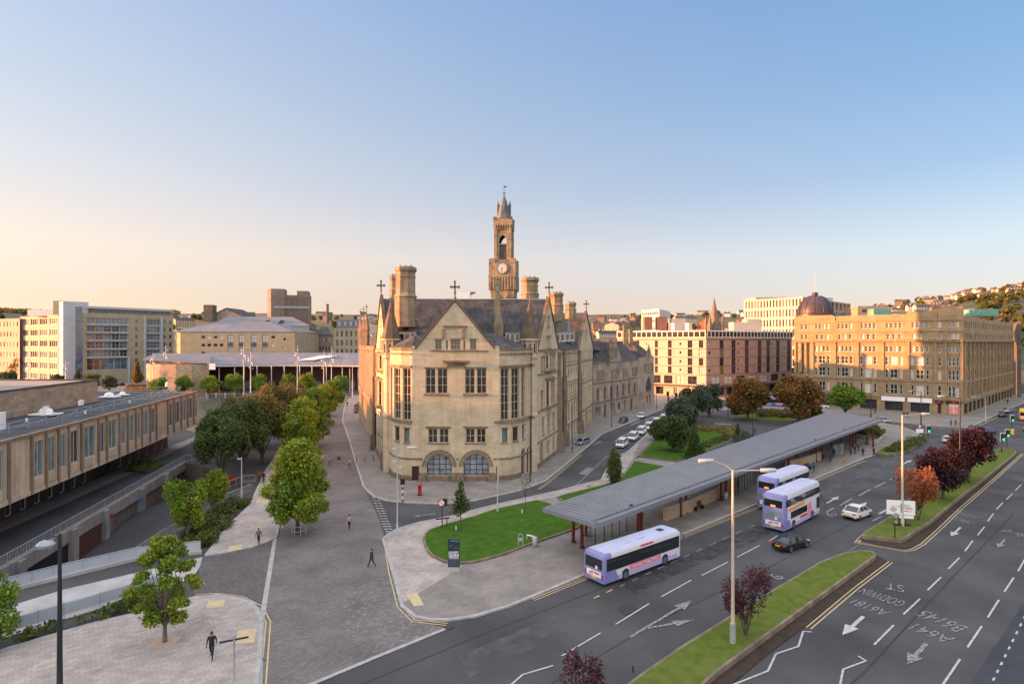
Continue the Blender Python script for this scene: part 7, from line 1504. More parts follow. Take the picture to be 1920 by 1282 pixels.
# ---------------------------------------------------------------- bus canopy
CZ = 4.55
cp = [G(1018, 952, CZ), G(1119, 982, CZ), G(1655, 787, CZ), G(1562, 769, CZ)]
T = thing('bus_canopy', 'long grey standing seam roof on dark red posts sheltering the bus stands', 'bus shelter', (cp[1].x, cp[1].y, .12)); D = MB(); top = [(p.x, p.y) for p in cp]; D.prism(top, CZ-.16, CZ); rf = D.build('roof', 'canopy_roof', T)
D = MB()
for a, b in zip(top, top[1:]+top[:1]): D.wbox(b, a, -.22, .0, CZ-.42, CZ+.04) if 0 else D.wbox(a, b, -.22, .03, CZ-.42, CZ+.035)
D.build('fascia', 'canopy_edge', T); D = MB(); A_, B_, C_, D_ = cp; nr = 150
for i in range(1, nr):
    t = i/nr; a = A_.lerp(D_, t); b = B_.lerp(C_, t); D.loft([[a+V(0, .0, .0), a+V(.05, -.05, 0), a+V(.05, -.05, .05), a+V(0, 0, .05)], [b+(a-b)*.115+V(0, 0, 0), b+(a-b)*.115+V(.05, -.05, 0), b+(a-b)*.115+V(.05, -.05, .05), b+(a-b)*.115+V(0, 0, .05)]])
D.build('seam', 'canopy_rib', rf); D = MB()
def gut(k): return B_+(A_-B_)*k, C_+(D_-C_)*k
a, b = gut(.125); a2, b2 = gut(.088); D.loft([[a, a2, a2+V(0, 0, .008), a+V(0, 0, .008)], [b, b2, b2+V(0, 0, .008), b+V(0, 0, .008)]]); D.build('gutter', 'dark_wall', rf); D = MB()
for t in (.07, .3, .62, .78): q = a.lerp(b, t)+(A_-B_)*.03; D.box((q.x, q.y, CZ+.08), (.5, .12, .16), R(40))
D.build('roof_bracket', 'black', rf)
for x, y in [(1075, 1016), (1091, 1027), (1099, 1004), (1203, 1000), (1197, 1006), (1276, 967), (1286, 962), (1352, 938), (1361, 934), (1376, 905+20), (1479, 871+9), (1493, 868), (1530, 865), (1541, 849+4), (1560, 838+6), (1576, 830+4), (1594, 842), (1599, 838), (1626, 833), (1637, 837)]:
    p = G(x, y, .12); D = MB(); D.box((p.x, p.y, CZ/2-.05), (.26, .26, CZ-.3), R(40)); D.box((p.x, p.y, .2), (.42, .42, .16), R(40)); D.build('post', 'red_dark', T)
D = MB()
for k in (.25, .6): a, b = gut(k); D.tube([a-V(0, 0, .3), b-V(0, 0, .3)], .12, 6)
for i in range(1, 24): t = i/24; D.tube([gut(.15)[0].lerp(gut(.15)[1], t)-V(0, 0, .25), gut(.85)[0].lerp(gut(.85)[1], t)-V(0, 0, .25)], .07, 5)
D.build('beam', 'canopy_edge', T)
def shelter(lb, px, h=2.3):
    P_ = [G(x, y, .12) for x, y in px]; T = thing('glass_shelter', lb, 'shelter', tuple(P_[0])); D = MB(); Q = MB()
    for a, b in zip(P_, P_[1:]):
        k = max(1, round((b-a).length/1.5))
        for i in range(k+1): q = a.lerp(b, i/k); D.box((q.x, q.y, h/2+.12), (.07, .07, h), R(40))
        Q.poly([a+V(0, 0, .3), b+V(0, 0, .3), b+V(0, 0, h), a+V(0, 0, h)])
        D.tube([a+V(0, 0, h), b+V(0, 0, h)], .04, 5)
    D.build('frame', 'frame_black', T); m = Q.build('glass_panel', 'glass_clear_t', T)
m = mk('glass_clear_t', (.5, .55, .55), .05); m.node_tree.nodes['Principled BSDF'].inputs['Alpha'].default_value = .22
shelter('glass bus shelter under the near end of the canopy, behind the single decker', [(1116, 1028), (1133, 1017), (1175, 996)]); shelter('glass screen shelter under the canopy beside the kerbside double decker', [(1385, 925), (1412, 908)]); shelter('glass shelter under the far end of the canopy beside waiting people', [(1556, 868), (1562, 856), (1583, 853)])
def lwall(lb, px, h=1.5, th=.5, mat='bench_stone'):
    P_ = [G(x, y, .12) for x, y in px]; D = MB()
    for a, b in zip(P_, P_[1:]): D.wbox(a, b, -th, 0, .1, h, 0); D.wbox(a, b, -th-.06, .06, h, h+.1, 1)
    solo(D, 'low_wall', [mat, 'kerb'], lb, 'wall')
lwall('curved tan stone wall under the canopy behind the wooden bench', [(1250, 976), (1290, 962), (1330, 943), (1366, 925)], 1.7); lwall('tan stone wall under the canopy behind the double decker buses', [(1478, 880), (1510, 872), (1540, 862)], 1.5); lwall('round stone planter wall at the far end of the canopy', [(1590, 826), (1606, 830), (1634, 833), (1652, 829), (1657, 822), (1648, 812)], .8, .4, 'yorkstone_pale')
def bench(lb, x, y, rz, mat='wood_dark'):
    p = G(x, y, .12); T = thing('park_bench', lb, 'bench', (p.x, p.y, .12), rz); ORG[T.name] = V(0, 0, 0); D = MB()
    for i in range(4): D.box((0, -.2+i*.13, .45), (2.0, .1, .05))
    D.build('seat', mat, T, world=False); D = MB()
    for i in range(4): D.box((0, .28, .58+i*.13), (2.0, .05, .1))
    D.build('backrest', mat, T, world=False)
    for s in (-.8, .8): D = MB(); D.box((s, 0, .22), (.08, .5, .44)); D.build('leg', 'black', T, world=False)
bench('dark wooden bench against the tan wall under the canopy', 1310, 955, R(40)); bench('wooden bench under the canopy behind the double deckers', 1515, 880, R(40)); bench('wooden bench on the square near the dark cars', 430, 750, 0)
def bin_(lb, x, y): p = G(x, y, .12); D = MB(); D.lathe((p.x, p.y, .12), [(.25, 0), (.3, .1), (.32, .9), (.26, 1.0), (.2, 1.05)], 14); solo(D, 'litter_bin', 'galv', lb, 'bin', smooth=40)
bin_('grey litter bin beside the red canopy posts', 1361, 937); bin_('grey litter bin at the near end under the canopy', 1104, 1003); bin_('small black litter bin by the lawn edge', 1003, 1024)
# ---------------------------------------------------------------- lamps, poles
def lamp_head(M, G_, p, a, L=1.0, s=1.):
    M.loft([[p+V(math.cos(a)*u-math.sin(a)*v*w_*s, math.sin(a)*u+math.cos(a)*v*w_*s, z_*s) for v, z_ in ((-1, 0), (-.7, .12), (.7, .12), (1, 0), (.6, -.1), (-.6, -.1))] for u, w_ in ((0, .08), (.25*L, .2), (.75*L, .22), (L, .1))])
def tall_lamp(lb, x, y, ytop, arms, mat='sodium_post', r=(.14, .08), z0=.1, lower=None, name='street_lamp', Yb=None):
    p = G(x, y, z0) if Yb is None else V((x-CX)*Yb/FPX, Yb, z0); H_ = CAMH-(ytop-CY)*p.y/FPX; T = thing(name, lb, 'street lamp', tuple(p)); D = MB(); D.lathe((p.x, p.y, z0), [(r[0]*1.5, 0), (r[0]*1.5, 1.2), (r[0], 1.4), (r[0]*.9, 3), (r[1], H_-z0)], 10); D.build('pole', mat, T, 50)
    for (dx, dy, dz, L_) in arms:
        e = V(p.x+dx, p.y+dy, H_+dz); a = math.atan2(dy, dx); D = MB(); D.tube([(p.x, p.y, H_-.1), (p.x+dx*.3, p.y+dy*.3, H_-.1+(dz+.1)*.5), tuple(e)], .045, 6); D.build('arm', mat, T); D = MB(); lamp_head(D, None, e-V(math.cos(a)*.1, math.sin(a)*.1, 0), a, L_, 1.1); D.build('lamp_head', 'pale_post', T, 40)
    return T, p, H_
T, p, H_ = tall_lamp('tall double arm street lamp on the near central reservation, nearest the camera', 1374, 1204, 880, [(-1.5, -.1, .65, 1.1), (2.1, .0, -.05, 1.1)], z0=.4); D = MB(); D.lathe((p.x, p.y, 3.0), [(.125, 0), (.125, .22)], 10); D.build('tag', 'yellow', T); D = MB(); D.lathe((p.x, p.y, .5), [(.215, 0), (.215, 1.3)], 10); D.build('pole_sleeve', 'galv', T)
tall_lamp('tall street lamp with one arm behind the white direction board', 1692, 985, 778, [(2.6, .3, .1, 1.0)], z0=.4)
tall_lamp('dark tall street lamp between the purple trees', 1800, 908, 746, [(-2.6, -.2, .3, 1.0)], 'frame_black', z0=.4)
tall_lamp('dark twin pole lamp at the junction before the domed block', 1727, 815, 735, [(-2.2, 0, .2, .9)], 'frame_black'); tall_lamp('dark lamp post outside the domed block left of its shop windows', 1633, 785, 700, [], 'frame_black', (.12, .06)); tall_lamp('lamp post with long pale arm at the far corner by the domed block', 1848, 790, 745, [(-3.0, 0, .1, .9)], 'galv')
T, p, H_ = tall_lamp('black lamp post with round grey lantern at the bottom left of the picture', 112, 0, 1000, [], 'frame_black', (.16, .085), Yb=34.0); D = MB(); D.lathe((p.x-.55, p.y-.35, H_-.55), [(.05, -.25), (.42, -.12), (.46, .05), (.3, .22), (.08, .3)], 16, sx=1.1); D.build('lantern', 'glass_pale', T, 50); D = MB(); D.tube([(p.x, p.y, H_-.15), (p.x-.3, p.y-.2, H_-.1), (p.x-.55, p.y-.35, H_-.25)], .05, 6); D.build('arm', 'frame_black', T)
def slim(lb, x, y, yt, heads=((.0, -.6), (.0, -1.0)), s=1): 
    T, p, H_ = tall_lamp(lb, x, y, yt, [], 'pale_post', (.085, .055), .12, name='slim_lamp_post')
    for i, (dx, dz) in enumerate(heads): D = MB(); D.box((p.x-.28*(1 if i % 2 == 0 else s), p.y-.05, H_+dz), (.55, .3, .14), R(20)); D.build('spotlight', 'pale_post', T)
slim('slim pale lamp post in front of the left corner of the town hall', 745, 1003, 833, ((0, -.5), (0, -1.2), (0, -1.9), (0, -2.6)), -1); slim('slim pale lamp post on the lawn edge before the right town hall door', 933, 961, 813); slim('slim grey lamp post by the ramp railing under the dark trees', 453, 935, 857, ((0, -.2),))
for x, y, yt, lb in ((994, 903, 778, 'black pole at the right corner of the town hall'), (1069, 822, 712, 'black lamp pole against the right flank of the town hall'), (1073, 848, 760, 'thin black pole beside the silver hatchback'), (1147, 801, 700, 'tall dark pole in front of the low town hall wing'), (1231, 768, 722, 'dark pole at the far corner of the town hall'), (1411, 818, 768, 'thin dark pole in the garden behind the canopy'), (1365, 783, 745, 'short dark pole beside the willows')):
    tall_lamp(lb, x, y, yt, [(.5, 0, .0, .4)] if x in (1073, 1147) else [], 'frame_black', (.07, .05), name='black_pole')
for i, (x, yt, yb, lb) in enumerate([(53, 664, 738, 'first'), (123, 676, 738, 'second'), (287, 662, 738, 'third'), (311, 648, 735, 'fourth'), (457, 643, 740, 'fifth'), (470, 660, 744, 'sixth'), (557.6, 647, 742, 'seventh'), (607, 657, 752, 'eighth'), (621.6, 650, 748, 'ninth'), (661, 684, 744, 'tenth')]):
    p = G(x, yb, .1); H_ = CAMH-(yt-CY)*p.y/FPX; T = thing('light_mast', 'white light mast with clustered lamps around the pool, %s from the left' % lb, 'light mast', tuple(p)); D = MB(); D.lathe((p.x, p.y, .1), [(.24, 0), (.18, H_*.5), (.07, H_)], 8); D.build('mast', 'pale_post', T); D = MB()
    if x != 661:
        for k in range(12): a = k*2.4; z_ = H_*(.62+.025*k); D.tube([(p.x, p.y, z_), (p.x+math.cos(a)*.95, p.y+math.sin(a)*.95, z_+.2)], .05, 4); D.box((p.x+math.cos(a)*.95, p.y+math.sin(a)*.95, z_+.2), (.34, .34, .3), a)
        D.build('spotlight', 'galv', T)
for k, (x, y) in enumerate([(387, 741), (405, 741), (422, 741), (439, 741), (456, 741)]): p = G(x, y); D = MB(); D.tube([(p.x, p.y, 0), (p.x, p.y, 1.1)], .12, 6); solo(D, 'pool_bollard', 'white', 'white bollard lamp at the edge of the mirror pool', 'bollard', 'white bollards along the pool edge')
# traffic signals
def signal(lb, x, y, yh, heads=1, face='galv'):
    p = G(x, y, .1); H_ = CAMH-(yh-CY)*p.y/FPX; T = thing('traffic_signal', lb, 'traffic light', tuple(p)); D = MB(); D.tube([(p.x, p.y, .1), (p.x, p.y, H_)], .07, 6); D.build('pole', 'frame_black', T)
    D = MB(); D.box((p.x, p.y-.1, H_), (1.0, .05, 1.7)); D.build('backing_board', 'white', T); D = MB(); D.box((p.x, p.y-.2, H_), (.76, .3, 1.45)); hd = D.build('head', 'black', T)
    for dz, m in ((.42, 'dark_wall'), (0, 'dark_wall'), (-.42, 'lit_green')): D = MB(); D.tube([(p.x, p.y-.34, H_+dz), (p.x, p.y-.4, H_+dz)], .19, 12); D.build('lens', m, hd)
signal('green traffic light at the end of the central reservation, taller of two close together', 1888, 842, 812); signal('green traffic light at the end of the central reservation, shorter and left of its neighbour', 1879, 845, 819); signal('green traffic light on the far side of the junction by the orange bus', 1897, 805, 784); signal('green traffic light beyond the canopy tip beside the no turn sign', 1740, 822, 804)
for lb, x, y, yh in (('black traffic signal seen from the side near the far end of the town hall', 1252, 758, 738), ('black traffic signal beside the person crossing before the shopping centre', 1268, 757, 741)):
    p = G(x, y, .1); H_ = CAMH-(yh-CY)*p.y/FPX; T = thing('traffic_signal', lb, 'traffic light', tuple(p)); D = MB(); D.tube([(p.x, p.y, .1), (p.x, p.y, H_)], .08, 6); D.build('pole', 'frame_black', T); D = MB(); D.box((p.x, p.y, H_), (.8, .5, 1.6)); D.box((p.x+.3, p.y, H_-1.6), (.5, .4, 1)); D.build('head', 'black', T)
# round no-entry style signs, beacon
def round_sign(lb, x, y, yh, mat='white', r=.4, box=True, z0=.12):
    p = G(x, y, z0); H_ = CAMH-(yh-CY)*p.y/FPX; T = thing('road_sign', lb, 'road sign', tuple(p)); D = MB(); D.tube([(p.x, p.y, z0), (p.x, p.y, H_)], .06, 6); D.build('post', 'frame_black', T); D = MB(); D.tube([(p.x-.05, p.y-.1, H_), (p.x-.05, p.y-.16, H_)], r, 20); pl = D.build('disc', 'red', T); D = MB(); D.tube([(p.x-.05, p.y-.17, H_), (p.x-.05, p.y-.18, H_)], r*.76, 20); D.build('disc_face', mat, pl)
    D = MB(); D.loft([[V(p.x-.05+a*r, p.y-.2, H_+b*r) for a, b in ((-.62, .5), (-.5, .62), (.62, -.5), (.5, -.62))], [V(p.x-.05+a*r, p.y-.19, H_+b*r) for a, b in ((-.62, .5), (-.5, .62), (.62, -.5), (.5, -.62))]]); D.build('bar', 'red', pl)
    if box: D = MB(); D.box((p.x+.35, p.y+.05, H_+.05), (.5, .35, .8)); D.build('signal_housing', 'black', T)
    return T, p, H_
T, p, H_ = round_sign('black post with round red and white sign at the corner of the oval lawn', 829, 992, 942); 
D = MB(); a = G(838, 990, .12); D.box((a.x, a.y, .75), (.09, .09, 1.3)); D.box((a.x-.5, a.y-.1, 1.3), (1.6, .1, .14), R(18)); solo(D, 'black_barrier', 'black', 'small black barrier beside the red and white round sign', 'barrier')
T, p, H_ = round_sign('round sign with white plate below at the junction before the domed block', 1724, 822, 799, box=False); D = MB(); D.box((p.x, p.y-.1, H_-1.0), (1.6, .06, .9)); D.build('plate', 'white', T)
p = G(755, 941, .12); T = thing('crossing_beacon', 'black and white striped post with black box before the town hall corner', 'beacon', tuple(p)); D = MB()
for k in range(6): D.lathe((p.x, p.y, .12+k*.42), [(.09, 0), (.09, .42)], 8, m=k % 2)
D.build('post', ['black', 'white'], T); D = MB(); D.box((p.x-.0, p.y, 2.95), (.55, .4, .75)); D.build('head', 'black', T)
# post box
p = G(787, 928, .12); T = thing('post_box', 'red cylindrical pillar post box in front of the town hall', 'post box', tuple(p)); D = MB(); D.lathe((p.x, p.y, .12), [(.30, .22), (.27, .25), (.27, 1.35), (.33, 1.4), (.33, 1.5), (.22, 1.62), (.05, 1.68)], 20); D.build('body', 'red', T, 40); D = MB(); D.lathe((p.x, p.y, .12), [(.31, 0), (.31, .22)], 20); D.build('base', 'black', T); D = MB(); D.box((p.x, p.y-.275, 1.35), (.28, .04, .06)); D.build('slot', 'black', T)
for k, (x, y) in enumerate(((668, 774), (674, 769))):
    p = G(x, y, .12); T = thing('phone_box', 'dark red phone box on the pavement beside the town hall, %s of two' % ('nearer' if k == 0 else 'farther'), 'phone box', tuple(p)); D = MB(); D.box((p.x, p.y, 1.35), (1.0, 1.0, 2.45)); D.box((p.x, p.y, 2.65), (1.1, 1.1, .2)); D.lathe((p.x, p.y, 2.75), [(.7, 0), (.4, .14), (.05, .18)], 4, rot=R(45)); bd = D.build('body', 'red_dark', T); D = MB()
    for i in range(3):
        for j in range(6): D.box((p.x-.28+i*.28, p.y-.505, .75+j*.3), (.22, .03, .24))
    D.build('window', 'glass_pale', bd)
# information totem with city map
p = G(851, 1072, .12); T = thing('map_totem', 'dark blue information totem with pale town map on the corner pavement', 'information sign', tuple(p)); D = MB(); D.box((p.x, p.y, .38), (1.12, .3, .5)); D.build('plinth', 'concrete_pale', T); D = MB(); D.box((p.x, p.y, 1.95), (1.12, .22, 2.65)); bd = D.build('board', 'navy_panel', T)
D = MB(); rr = random.Random(3)
D.box((p.x, p.y-.115, 1.78), (.98, .01, .75)); D.build('map', 'lead', bd); D = MB()
for i in range(34): D.box((p.x-.45+rr.random()*.9, p.y-.123, 1.45+rr.random()*.68), (.03+rr.random()*.2, .006, .02+rr.random()*.05))
D.build('map_street', 'white', bd); D = MB(); D.box((p.x+.1, p.y-.115, 3.12), (.75, .01, .09)); D.box((p.x-.3, p.y-.115, 2.7), (.2, .01, .05)); D.box((p.x-.28, p.y-.115, 2.6), (.25, .01, .04)); D.box((p.x+.2, p.y-.115, 2.45), (.4, .01, .04)); D.build('lettering', 'green', bd); D = MB()
for i in range(5):
    for j in range(4): D.box((p.x-.4+i*.2, p.y-.115, 1.3-j*.16), (.1, .01, .09))
D.build('pictogram', 'glass_green', bd)
# hoop sign and gas-cover rail on the lawn
p = G(976, 1024, .3); T = thing('hoop_stand', 'pale metal hoop stand with small plate on the oval lawn', 'stand', tuple(p)); D = MB(); D.tube([(p.x-.25, p.y, .3), (p.x-.25, p.y, 1.35)]+[(p.x-.25*math.cos(t)+.0, p.y, 1.35+.28*math.sin(t)) for t in [math.pi*i/8 for i in range(1, 8)]]+[(p.x+.25, p.y, 1.35), (p.x+.25, p.y, .3)], .035, 6); D.build('hoop', 'pale_post', T); D = MB(); D.box((p.x, p.y, 1.05), (.42, .03, .4)); D.build('plate', 'galv', T)
D = MB(); a, b = G(988, 1010, .35), G(1001, 1013, .35); D.tube([a+V(0, 0, .45), b+V(0, 0, .45)], .07, 6); D.tube([a, a+V(0, 0, .45)], .04, 5); D.tube([b, b+V(0, 0, .45)], .04, 5); solo(D, 'lawn_rail', 'white', 'short white rail beside the hoop stand on the oval lawn', 'rail')
# direction board
c_ = AT(1689, 951, 67.0); rz = R(-12); T = thing('direction_board', 'large white direction board with black and red lettering on the central reservation', 'road sign', (c_.x, c_.y, .42)); ca, sa = math.cos(rz), math.sin(rz); fn = lambda u, z_, o=0.: V(c_.x+u*ca-o*-sa*-1*0+o*sa, c_.y+u*sa-o*ca, c_.z+z_)
D = MB(); D.box(c_, (3.0, .08, 1.65), rz); bd = D.build('board', 'white', T); D = MB(); D.loft([[fn(-.03, -.6, .05), fn(.03, -.6, .05), fn(.03, -.6, .06), fn(-.03, -.6, .06)], [fn(-.03, .5, .05), fn(.03, .5, .05), fn(.03, .5, .06), fn(-.03, .5, .06)]])
def hbar(M, u0, u1, z_, h): M.poly([fn(u0, z_, .062), fn(u1, z_, .062), fn(u1, z_+h, .062), fn(u0, z_+h, .062)])
hbar(D, -.5, .95, .12, .04)
for i, (u0, u1, z_) in enumerate(((-1.25, -.45, -.12), (-1.1, -.4, -.24), (-1.2, -.5, -.38), (-1.0, -.5, -.52), (.2, 1.1, -.02), (.5, 1.3, -.14), (.3, .9, .28))): hbar(D, u0, u1, z_, .045)
D.build('lettering', 'frame_black', bd); D = MB(); [hbar(D, u, u+.13, z_, .16) for u, z_ in ((-.95, .05), (-.78, .03), (.32, -.42), (.5, -.43), (.68, -.45), (.95, -.47))]; D.build('red_lettering', 'advert_pink', bd); D = MB()
for s in (-.1, .5): q = fn(s, 0, -.1); D.tube([(q.x, q.y, .4), (q.x, q.y, c_.z)], .09, 6)
D.box((fn(.2, 0, -.1).x, fn(.2, 0, -.1).y, .55), (1.6, .5, .25), rz); D.build('post', 'frame_black', T); D = MB(); q = fn(.55, -1.05, .1); D.box(q, (1.5, .06, .34), rz); D.build('arrow_plate', 'white', T); 
p = G(1678, 1008, .4); T = thing('small_sign_post', 'sign post with two round backs in front of the direction board', 'road sign', tuple(p)); D = MB(); D.tube([(p.x, p.y, .4), (p.x, p.y, 3.1)], .06, 6); D.build('post', 'frame_black', T); D = MB(); D.tube([(p.x+.03, p.y-.08, 2.9), (p.x+.03, p.y-.12, 2.9)], .3, 16); D.build('disc', 'galv', T); D = MB(); D.tube([(p.x+.06, p.y-.08, 2.2), (p.x+.06, p.y-.12, 2.2)], .2, 16); D.build('round_plate', 'panel_pink', T)
# small oval sign at bottom edge, finger post on the left plaza
p = AT(1187, 1268, 38); D = MB(); D.lathe((p.x, p.y, .4), [(.05, 0), (.05, p.z-.5)], 6); D.lathe((p.x, p.y, p.z-.1), [(.02, -.28), (.2, -.1), (.22, .08), (.1, .26), (.02, .3)], 12, sy=.35); solo(D, 'marker_post', 'frame_black', 'black oval marker on a short post at the bottom edge of the turf', 'marker', smooth=40)
p = G(439, 1276, .12); H_ = CAMH-(1190-CY)*p.y/FPX; T = thing('finger_post', 'thin grey finger post with two arms on the left plaza kerb', 'sign post', tuple(p)); D = MB(); D.tube([(p.x, p.y, .12), (p.x, p.y, H_)], .06, 8); D.build('post', 'galv', T); 
for a in (R(25), R(-155)): D = MB(); D.box((p.x+math.cos(a)*.45, p.y+math.sin(a)*.45, H_-.3), (.8, .03, .12), a); D.build('arm', 'frame_black', T)
# tree pit and guards
M = MB(); M.box((G(309, 1206).x, G(309, 1206).y, .135), (1.7, 1.5, .03), R(-3)); solo(M, 'tree_pit_grille', 'brick_pink', 'square brown tree pit grille around the young tree on the plaza', 'tree pit')
p = tp_(558, 1000); D = MB()
for h_ in (.45, 1.0): D.tube([(p.x+.8*math.cos(t)+.2, p.y+.8*math.sin(t), h_) for t in [R(200)+math.pi*i/10 for i in range(11)]], .03, 5)
for t in (200, 250, 300, 350): D.tube([(p.x+.8*math.cos(R(t))+.2, p.y+.8*math.sin(R(t)), 0), (p.x+.8*math.cos(R(t))+.2, p.y+.8*math.sin(R(t)), 1.0)], .03, 5)
solo(D, 'tree_guard', 'pale_post', 'pale curved rail beside the trunk of the large green tree', 'tree guard')
for k, (x, y) in enumerate([(668, 867), (684, 866), (700, 864), (693, 845)]): p = G(x, y, .12); D = MB(); D.lathe((p.x, p.y, .12), [(.06, 0), (.06, 1.0)], 8); solo(D, 'bollard', 'frame_black', 'thin dark bollard on the pavement left of the town hall', 'bollard', 'thin bollards beside the town hall')
for x, y, lb in ((855, 993, 'left'), (979, 962, 'right')): p = G(x, y, .32); D = MB(); D.lathe((p.x, p.y, .3), [(.06, 0), (.06, .5)], 6); solo(D, 'sapling_tube', 'white', 'white watering tube by the %s sapling on the oval lawn' % lb, 'tube')
p = G(1855, 0+812); D = MB(); D.lathe((G(1898, 815).x, G(1898, 815).y, .1), [(.35, 0), (.35, 1.1), (.2, 1.3)], 10); solo(D, 'yellow_bollard', 'yellow', 'yellow keep left bollard beside the far traffic light', 'bollard')
# garden: flagstone seats and stone wall
lwall('low dark seat wall beside the willows in the garden', [(1340, 797), (1372, 799)], .5, .5, 'concrete'); D = MB(); p = G(1262+50, 800, .12); 
# ---------------------------------------------------------------- people
def person_mesh(pose, seed=0):
    V_ = []; E_ = []; Rr = []
    def add(p, r, par=None):
        V_.append(p); Rr.append(r)
        if par is not None: E_.append((par, len(V_)-1))
        return len(V_)-1
    s = {'walk': .26, 'walk2': -.22, 'stand': .03}[pose]
    pel = add((0, 0, .95), .145); wa = add((0, 0, 1.10), .13, pel); ch = add((0.02, 0, 1.32), .165, wa); nk = add((.02, 0, 1.50), .058, ch); sk = add((.04, 0, 1.60), .085, nk); tp = add((.035, 0, 1.70), .082, sk); add((.11, 0, 1.625), .028, sk)
    for sd in (-1, 1):
        k = s*sd; hip = add((0, sd*.09, .90), .105, pel); kn = add((k*.55+.05, sd*.10, .50), .068, hip); an = add((k*1.15-(.08 if k < 0 else 0), sd*.10, .10+(.07 if k < -.1 else 0)), .045, kn); add((k*1.15+.16-(.08 if k < 0 else 0), sd*.11, .05+(.03 if k < -.1 else 0)), .042, an)
        sh = add((.02, sd*.19, 1.42), .07, ch); el = add((-k*.45-.03, sd*.25, 1.14), .048, sh); wr = add((-k*.95+.09, sd*.24, .90), .032, el); hd = add((-k*1.05+.12, sd*.235, .84), .034, wr)
        for f, (dx, dy, dz, l) in enumerate(((.0, .0, -.09, 1), (.02, .012*sd, -.085, 1), (-.02, -.008*sd, -.08, 1), (.04, .0, -.07, 1))): add((V_[hd][0]+dx, V_[hd][1]+dy, V_[hd][2]+dz), .009, hd)
        add((V_[hd][0]+.05, V_[hd][1]-.02*sd, V_[hd][2]-.02), .011, hd)
    me = bpy.data.meshes.new('p'); me.from_pydata(V_, E_, []); o = bpy.data.objects.new('p', me); COL.objects.link(o); m = o.modifiers.new('s', 'SKIN'); m.use_smooth_shade = True
    for i, r in enumerate(Rr): me.skin_vertices[0].data[i].radius = (r, r*(1.15 if i in (1, 2) else 1)); 
    me.skin_vertices[0].data[0].use_root = True; sb = o.modifiers.new('d', 'SUBSURF'); sb.levels = 1; sb.render_levels = 1
    dg = bpy.context.evaluated_depsgraph_get(); r = bpy.data.meshes.new_from_object(o.evaluated_get(dg)); bpy.data.objects.remove(o)
    for q in ('skin', 'cloth_black', 'cloth_navy', 'rubber'): r.materials.append(MATS[q])
    mi = []
    for f in r.polygons:
        c = f.center; mi.append(3 if c.z < .12 else 2 if c.z < .95 and abs(c.y) < .2 else 0 if (c.z > 1.49 or (c.z < .89 and abs(c.y) > .19)) else 1)
    r.polygons.foreach_set('material_index', mi); r.name = 'body'; return r
PM = {k: person_mesh(k) for k in ('walk', 'walk2', 'stand')}
HM = MB(); HM.lathe((.02, 0, 1.60), [(.092, .0), (.1, .05), (.095, .1), (.06, .155), (.01, .17)], 12, sx=1.05); 
for s in (-1, 1): HM.box((.128, s*.032, 1.64), (.012, .022, .012))
HM.box((.126, 0, 1.575), (.012, .05, .008))
h0 = HM.build('hair', 'hair', None, 40); HMe = h0.data; bpy.data.objects.remove(h0)
def person(lb, x, y, rz, pose, top='cloth_black', leg='cloth_navy', z=.12, s=1.0, hair='hair', group=None):
    p = G(x, y, z); o = bpy.data.objects.new('person', PM[pose]); COL.objects.link(o); o.location = (p.x, p.y, z); o.rotation_euler = (0, 0, R(rz)); o.scale = (s,)*3; o['label'] = lb; o['category'] = 'person'
    if group: o['group'] = group
    for i, q in ((1, top), (2, leg)): o.material_slots[i].link = 'OBJECT'; o.material_slots[i].material = MATS[q]
    h = bpy.data.objects.new('hair', HMe); COL.objects.link(h); h.parent = o
    return o
person('person in black walking towards the camera on the left plaza, nearest of all', 397, 1233, -75, 'walk', 'cloth_black', 'cloth_black', s=1.05); person('person in dark jacket and jeans half behind the young plaza tree', 325, 1161, -60, 'walk2', 'cloth_teal', 'cloth_navy'); person('person in dark clothes walking on the left pavement near the ramp', 485, 1020, -80, 'walk', 'cloth_grey', 'cloth_navy')
person('person in dark suit striding across the paved street', 697, 1063, 160, 'walk', 'cloth_navy', 'cloth_black', 0.01, 1.05); person('person in beige top walking up the middle of the paved street', 655, 992, 90, 'walk', 'cloth_beige', 'cloth_black', .01); person('person in grey walking by the kerb left of the town hall', 655, 878, 95, 'walk2', 'cloth_beige', 'cloth_grey', .01); person('person in dark top far up the paved street, right of the big tree', 635, 872, -90, 'walk', 'cloth_black', 'cloth_beige', .01); person('person in pale top far up the paved street, touching the tree crown', 618, 873, -90, 'walk', 'cloth_beige', 'cloth_grey', .01)
person('person standing beside the bicycle under the dark trees', 494, 905, -80, 'stand', 'cloth_black', 'cloth_navy'); person('second person beside the bicycle under the dark trees, farther left', 486, 903, -60, 'stand', 'cloth_red', 'cloth_black')
person('person in bright blue coat under the canopy beside the buses', 1526, 884, 40, 'walk', 'cloth_blue', 'cloth_navy', s=1.05); person('person in orange top near the kerb at the bus stand', 1583, 873, 60, 'stand', 'cloth_orange', 'cloth_beige'); person('person in black, right hand figure standing apart at the bus stand', 1638, 855, -70, 'stand', 'cloth_black', 'cloth_black', s=1.05); person('person in black walking second from right at the bus stand', 1618, 856, -110, 'walk', 'cloth_black', 'cloth_navy')
for i, (x, y, t) in enumerate([(1603, 851, 'cloth_black'), (1609, 847, 'cloth_black'), (1595, 853, 'cloth_grey')]): person(['person in black, middle of the queue by the far red posts', 'person in black at the back of the queue by the far red posts', 'person in grey at the left of the queue by the far red posts'][i], x, y, -70+i*50, 'stand', t, 'cloth_navy')
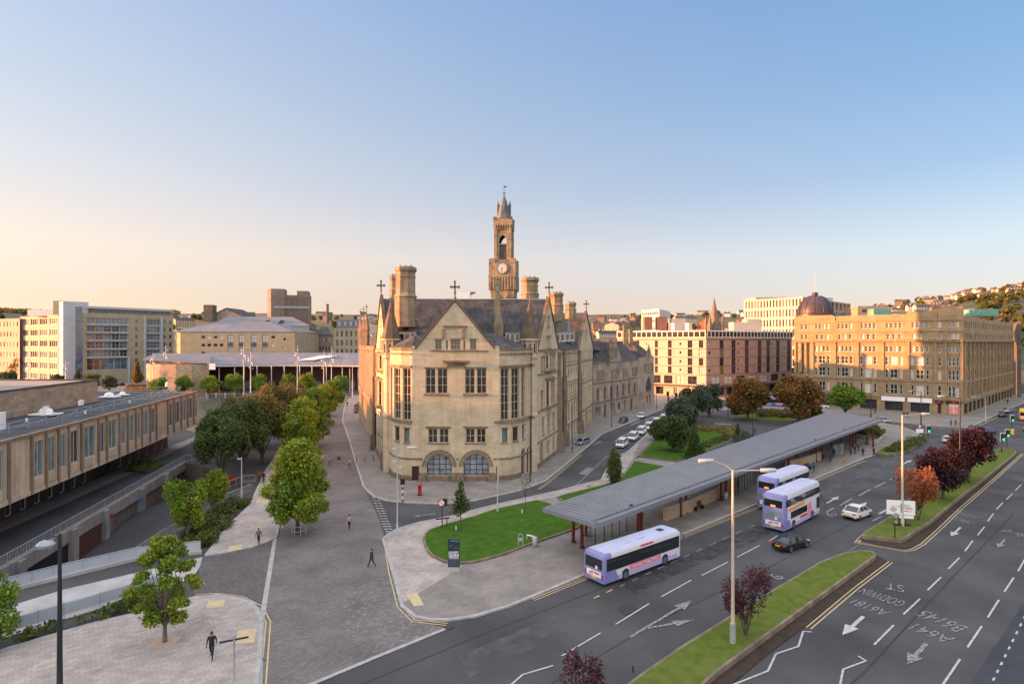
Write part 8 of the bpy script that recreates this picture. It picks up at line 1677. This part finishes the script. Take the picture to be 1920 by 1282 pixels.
for i, (x, y) in enumerate([(1564, 857), (1575, 849), (1523, 862), (1543, 862), (1385, 914)]): person(['seated looking dark figure inside the far glass shelter', 'dark figure in the far glass shelter, beyond the first', 'dark figure behind the tan wall, left', 'dark red clothed figure behind the tan wall, right', 'figure near the glass screen behind the kerbside bus'][i], x, y, 30*i, 'stand', ['cloth_black', 'cloth_teal', 'cloth_black', 'cloth_red', 'cloth_grey'][i], 'cloth_black')
person('person in black walking through the garden beside the thin pole', 1415, 815, 20, 'walk', 'cloth_navy', 'cloth_black'); person('person crouched look in red beside the path behind the canopy', 1437, 812, 160, 'stand', 'cloth_red', 'cloth_black', s=.8); person('person crossing the far junction before the shopping centre', 1254, 757, 180, 'walk', 'cloth_black', 'cloth_black'); person('person before the shopping centre entrance', 1350, 742, 0, 'stand', 'cloth_navy', 'cloth_black')
for i, (x, y, t) in enumerate([(1783, 799, 'cloth_red'), (1792, 799, 'cloth_grey'), (1799, 798, 'cloth_beige')]): person('person outside the red and white corner shop, %s of three' % ['left', 'middle', 'right'][i], x, y, 60*i, 'stand', t, 'cloth_black')
for i, (x, y) in enumerate([(1641, 776), (1695, 782), (1701, 783), (1889, 757)]): person(['person walking beside the white door of the domed block', 'left one of a pair walking past the shop windows', 'right one of a pair walking past the shop windows', 'person on the side street pavement of the domed block'][i], x, y, 10*i, 'walk', 'cloth_black', 'cloth_black')
person('person waiting under the paired traffic lights on the reservation end', 1878, 850, -60, 'stand', 'cloth_grey', 'cloth_black'); person('motorcyclist like figure in orange by the right edge of the junction', 1920, 812, 200, 'stand', 'cloth_orange', 'cloth_black', .01)
for i, (x, y) in enumerate([(642, 746), (653, 748), (658, 747), (651, 762), (672, 741), (415, 738), (427, 737), (381, 737), (600, 752), (452, 739)]): person(['dark figure on the square left of a walking pair', 'left one of the pair walking on the square', 'right one of the pair walking on the square', 'lone dark figure walking towards the phone boxes', 'dark figure at the corner of the town hall on the square', 'figure beyond the pool, middle', 'figure sitting height beyond the pool, right of middle', 'figure beyond the pool by the stone drum', 'figure under the far street trees', 'figure beyond the pool beside the mast'][i], x, y, 40*i, 'walk' if i % 2 else 'stand', 'cloth_black', 'cloth_black', .01, 1.05)
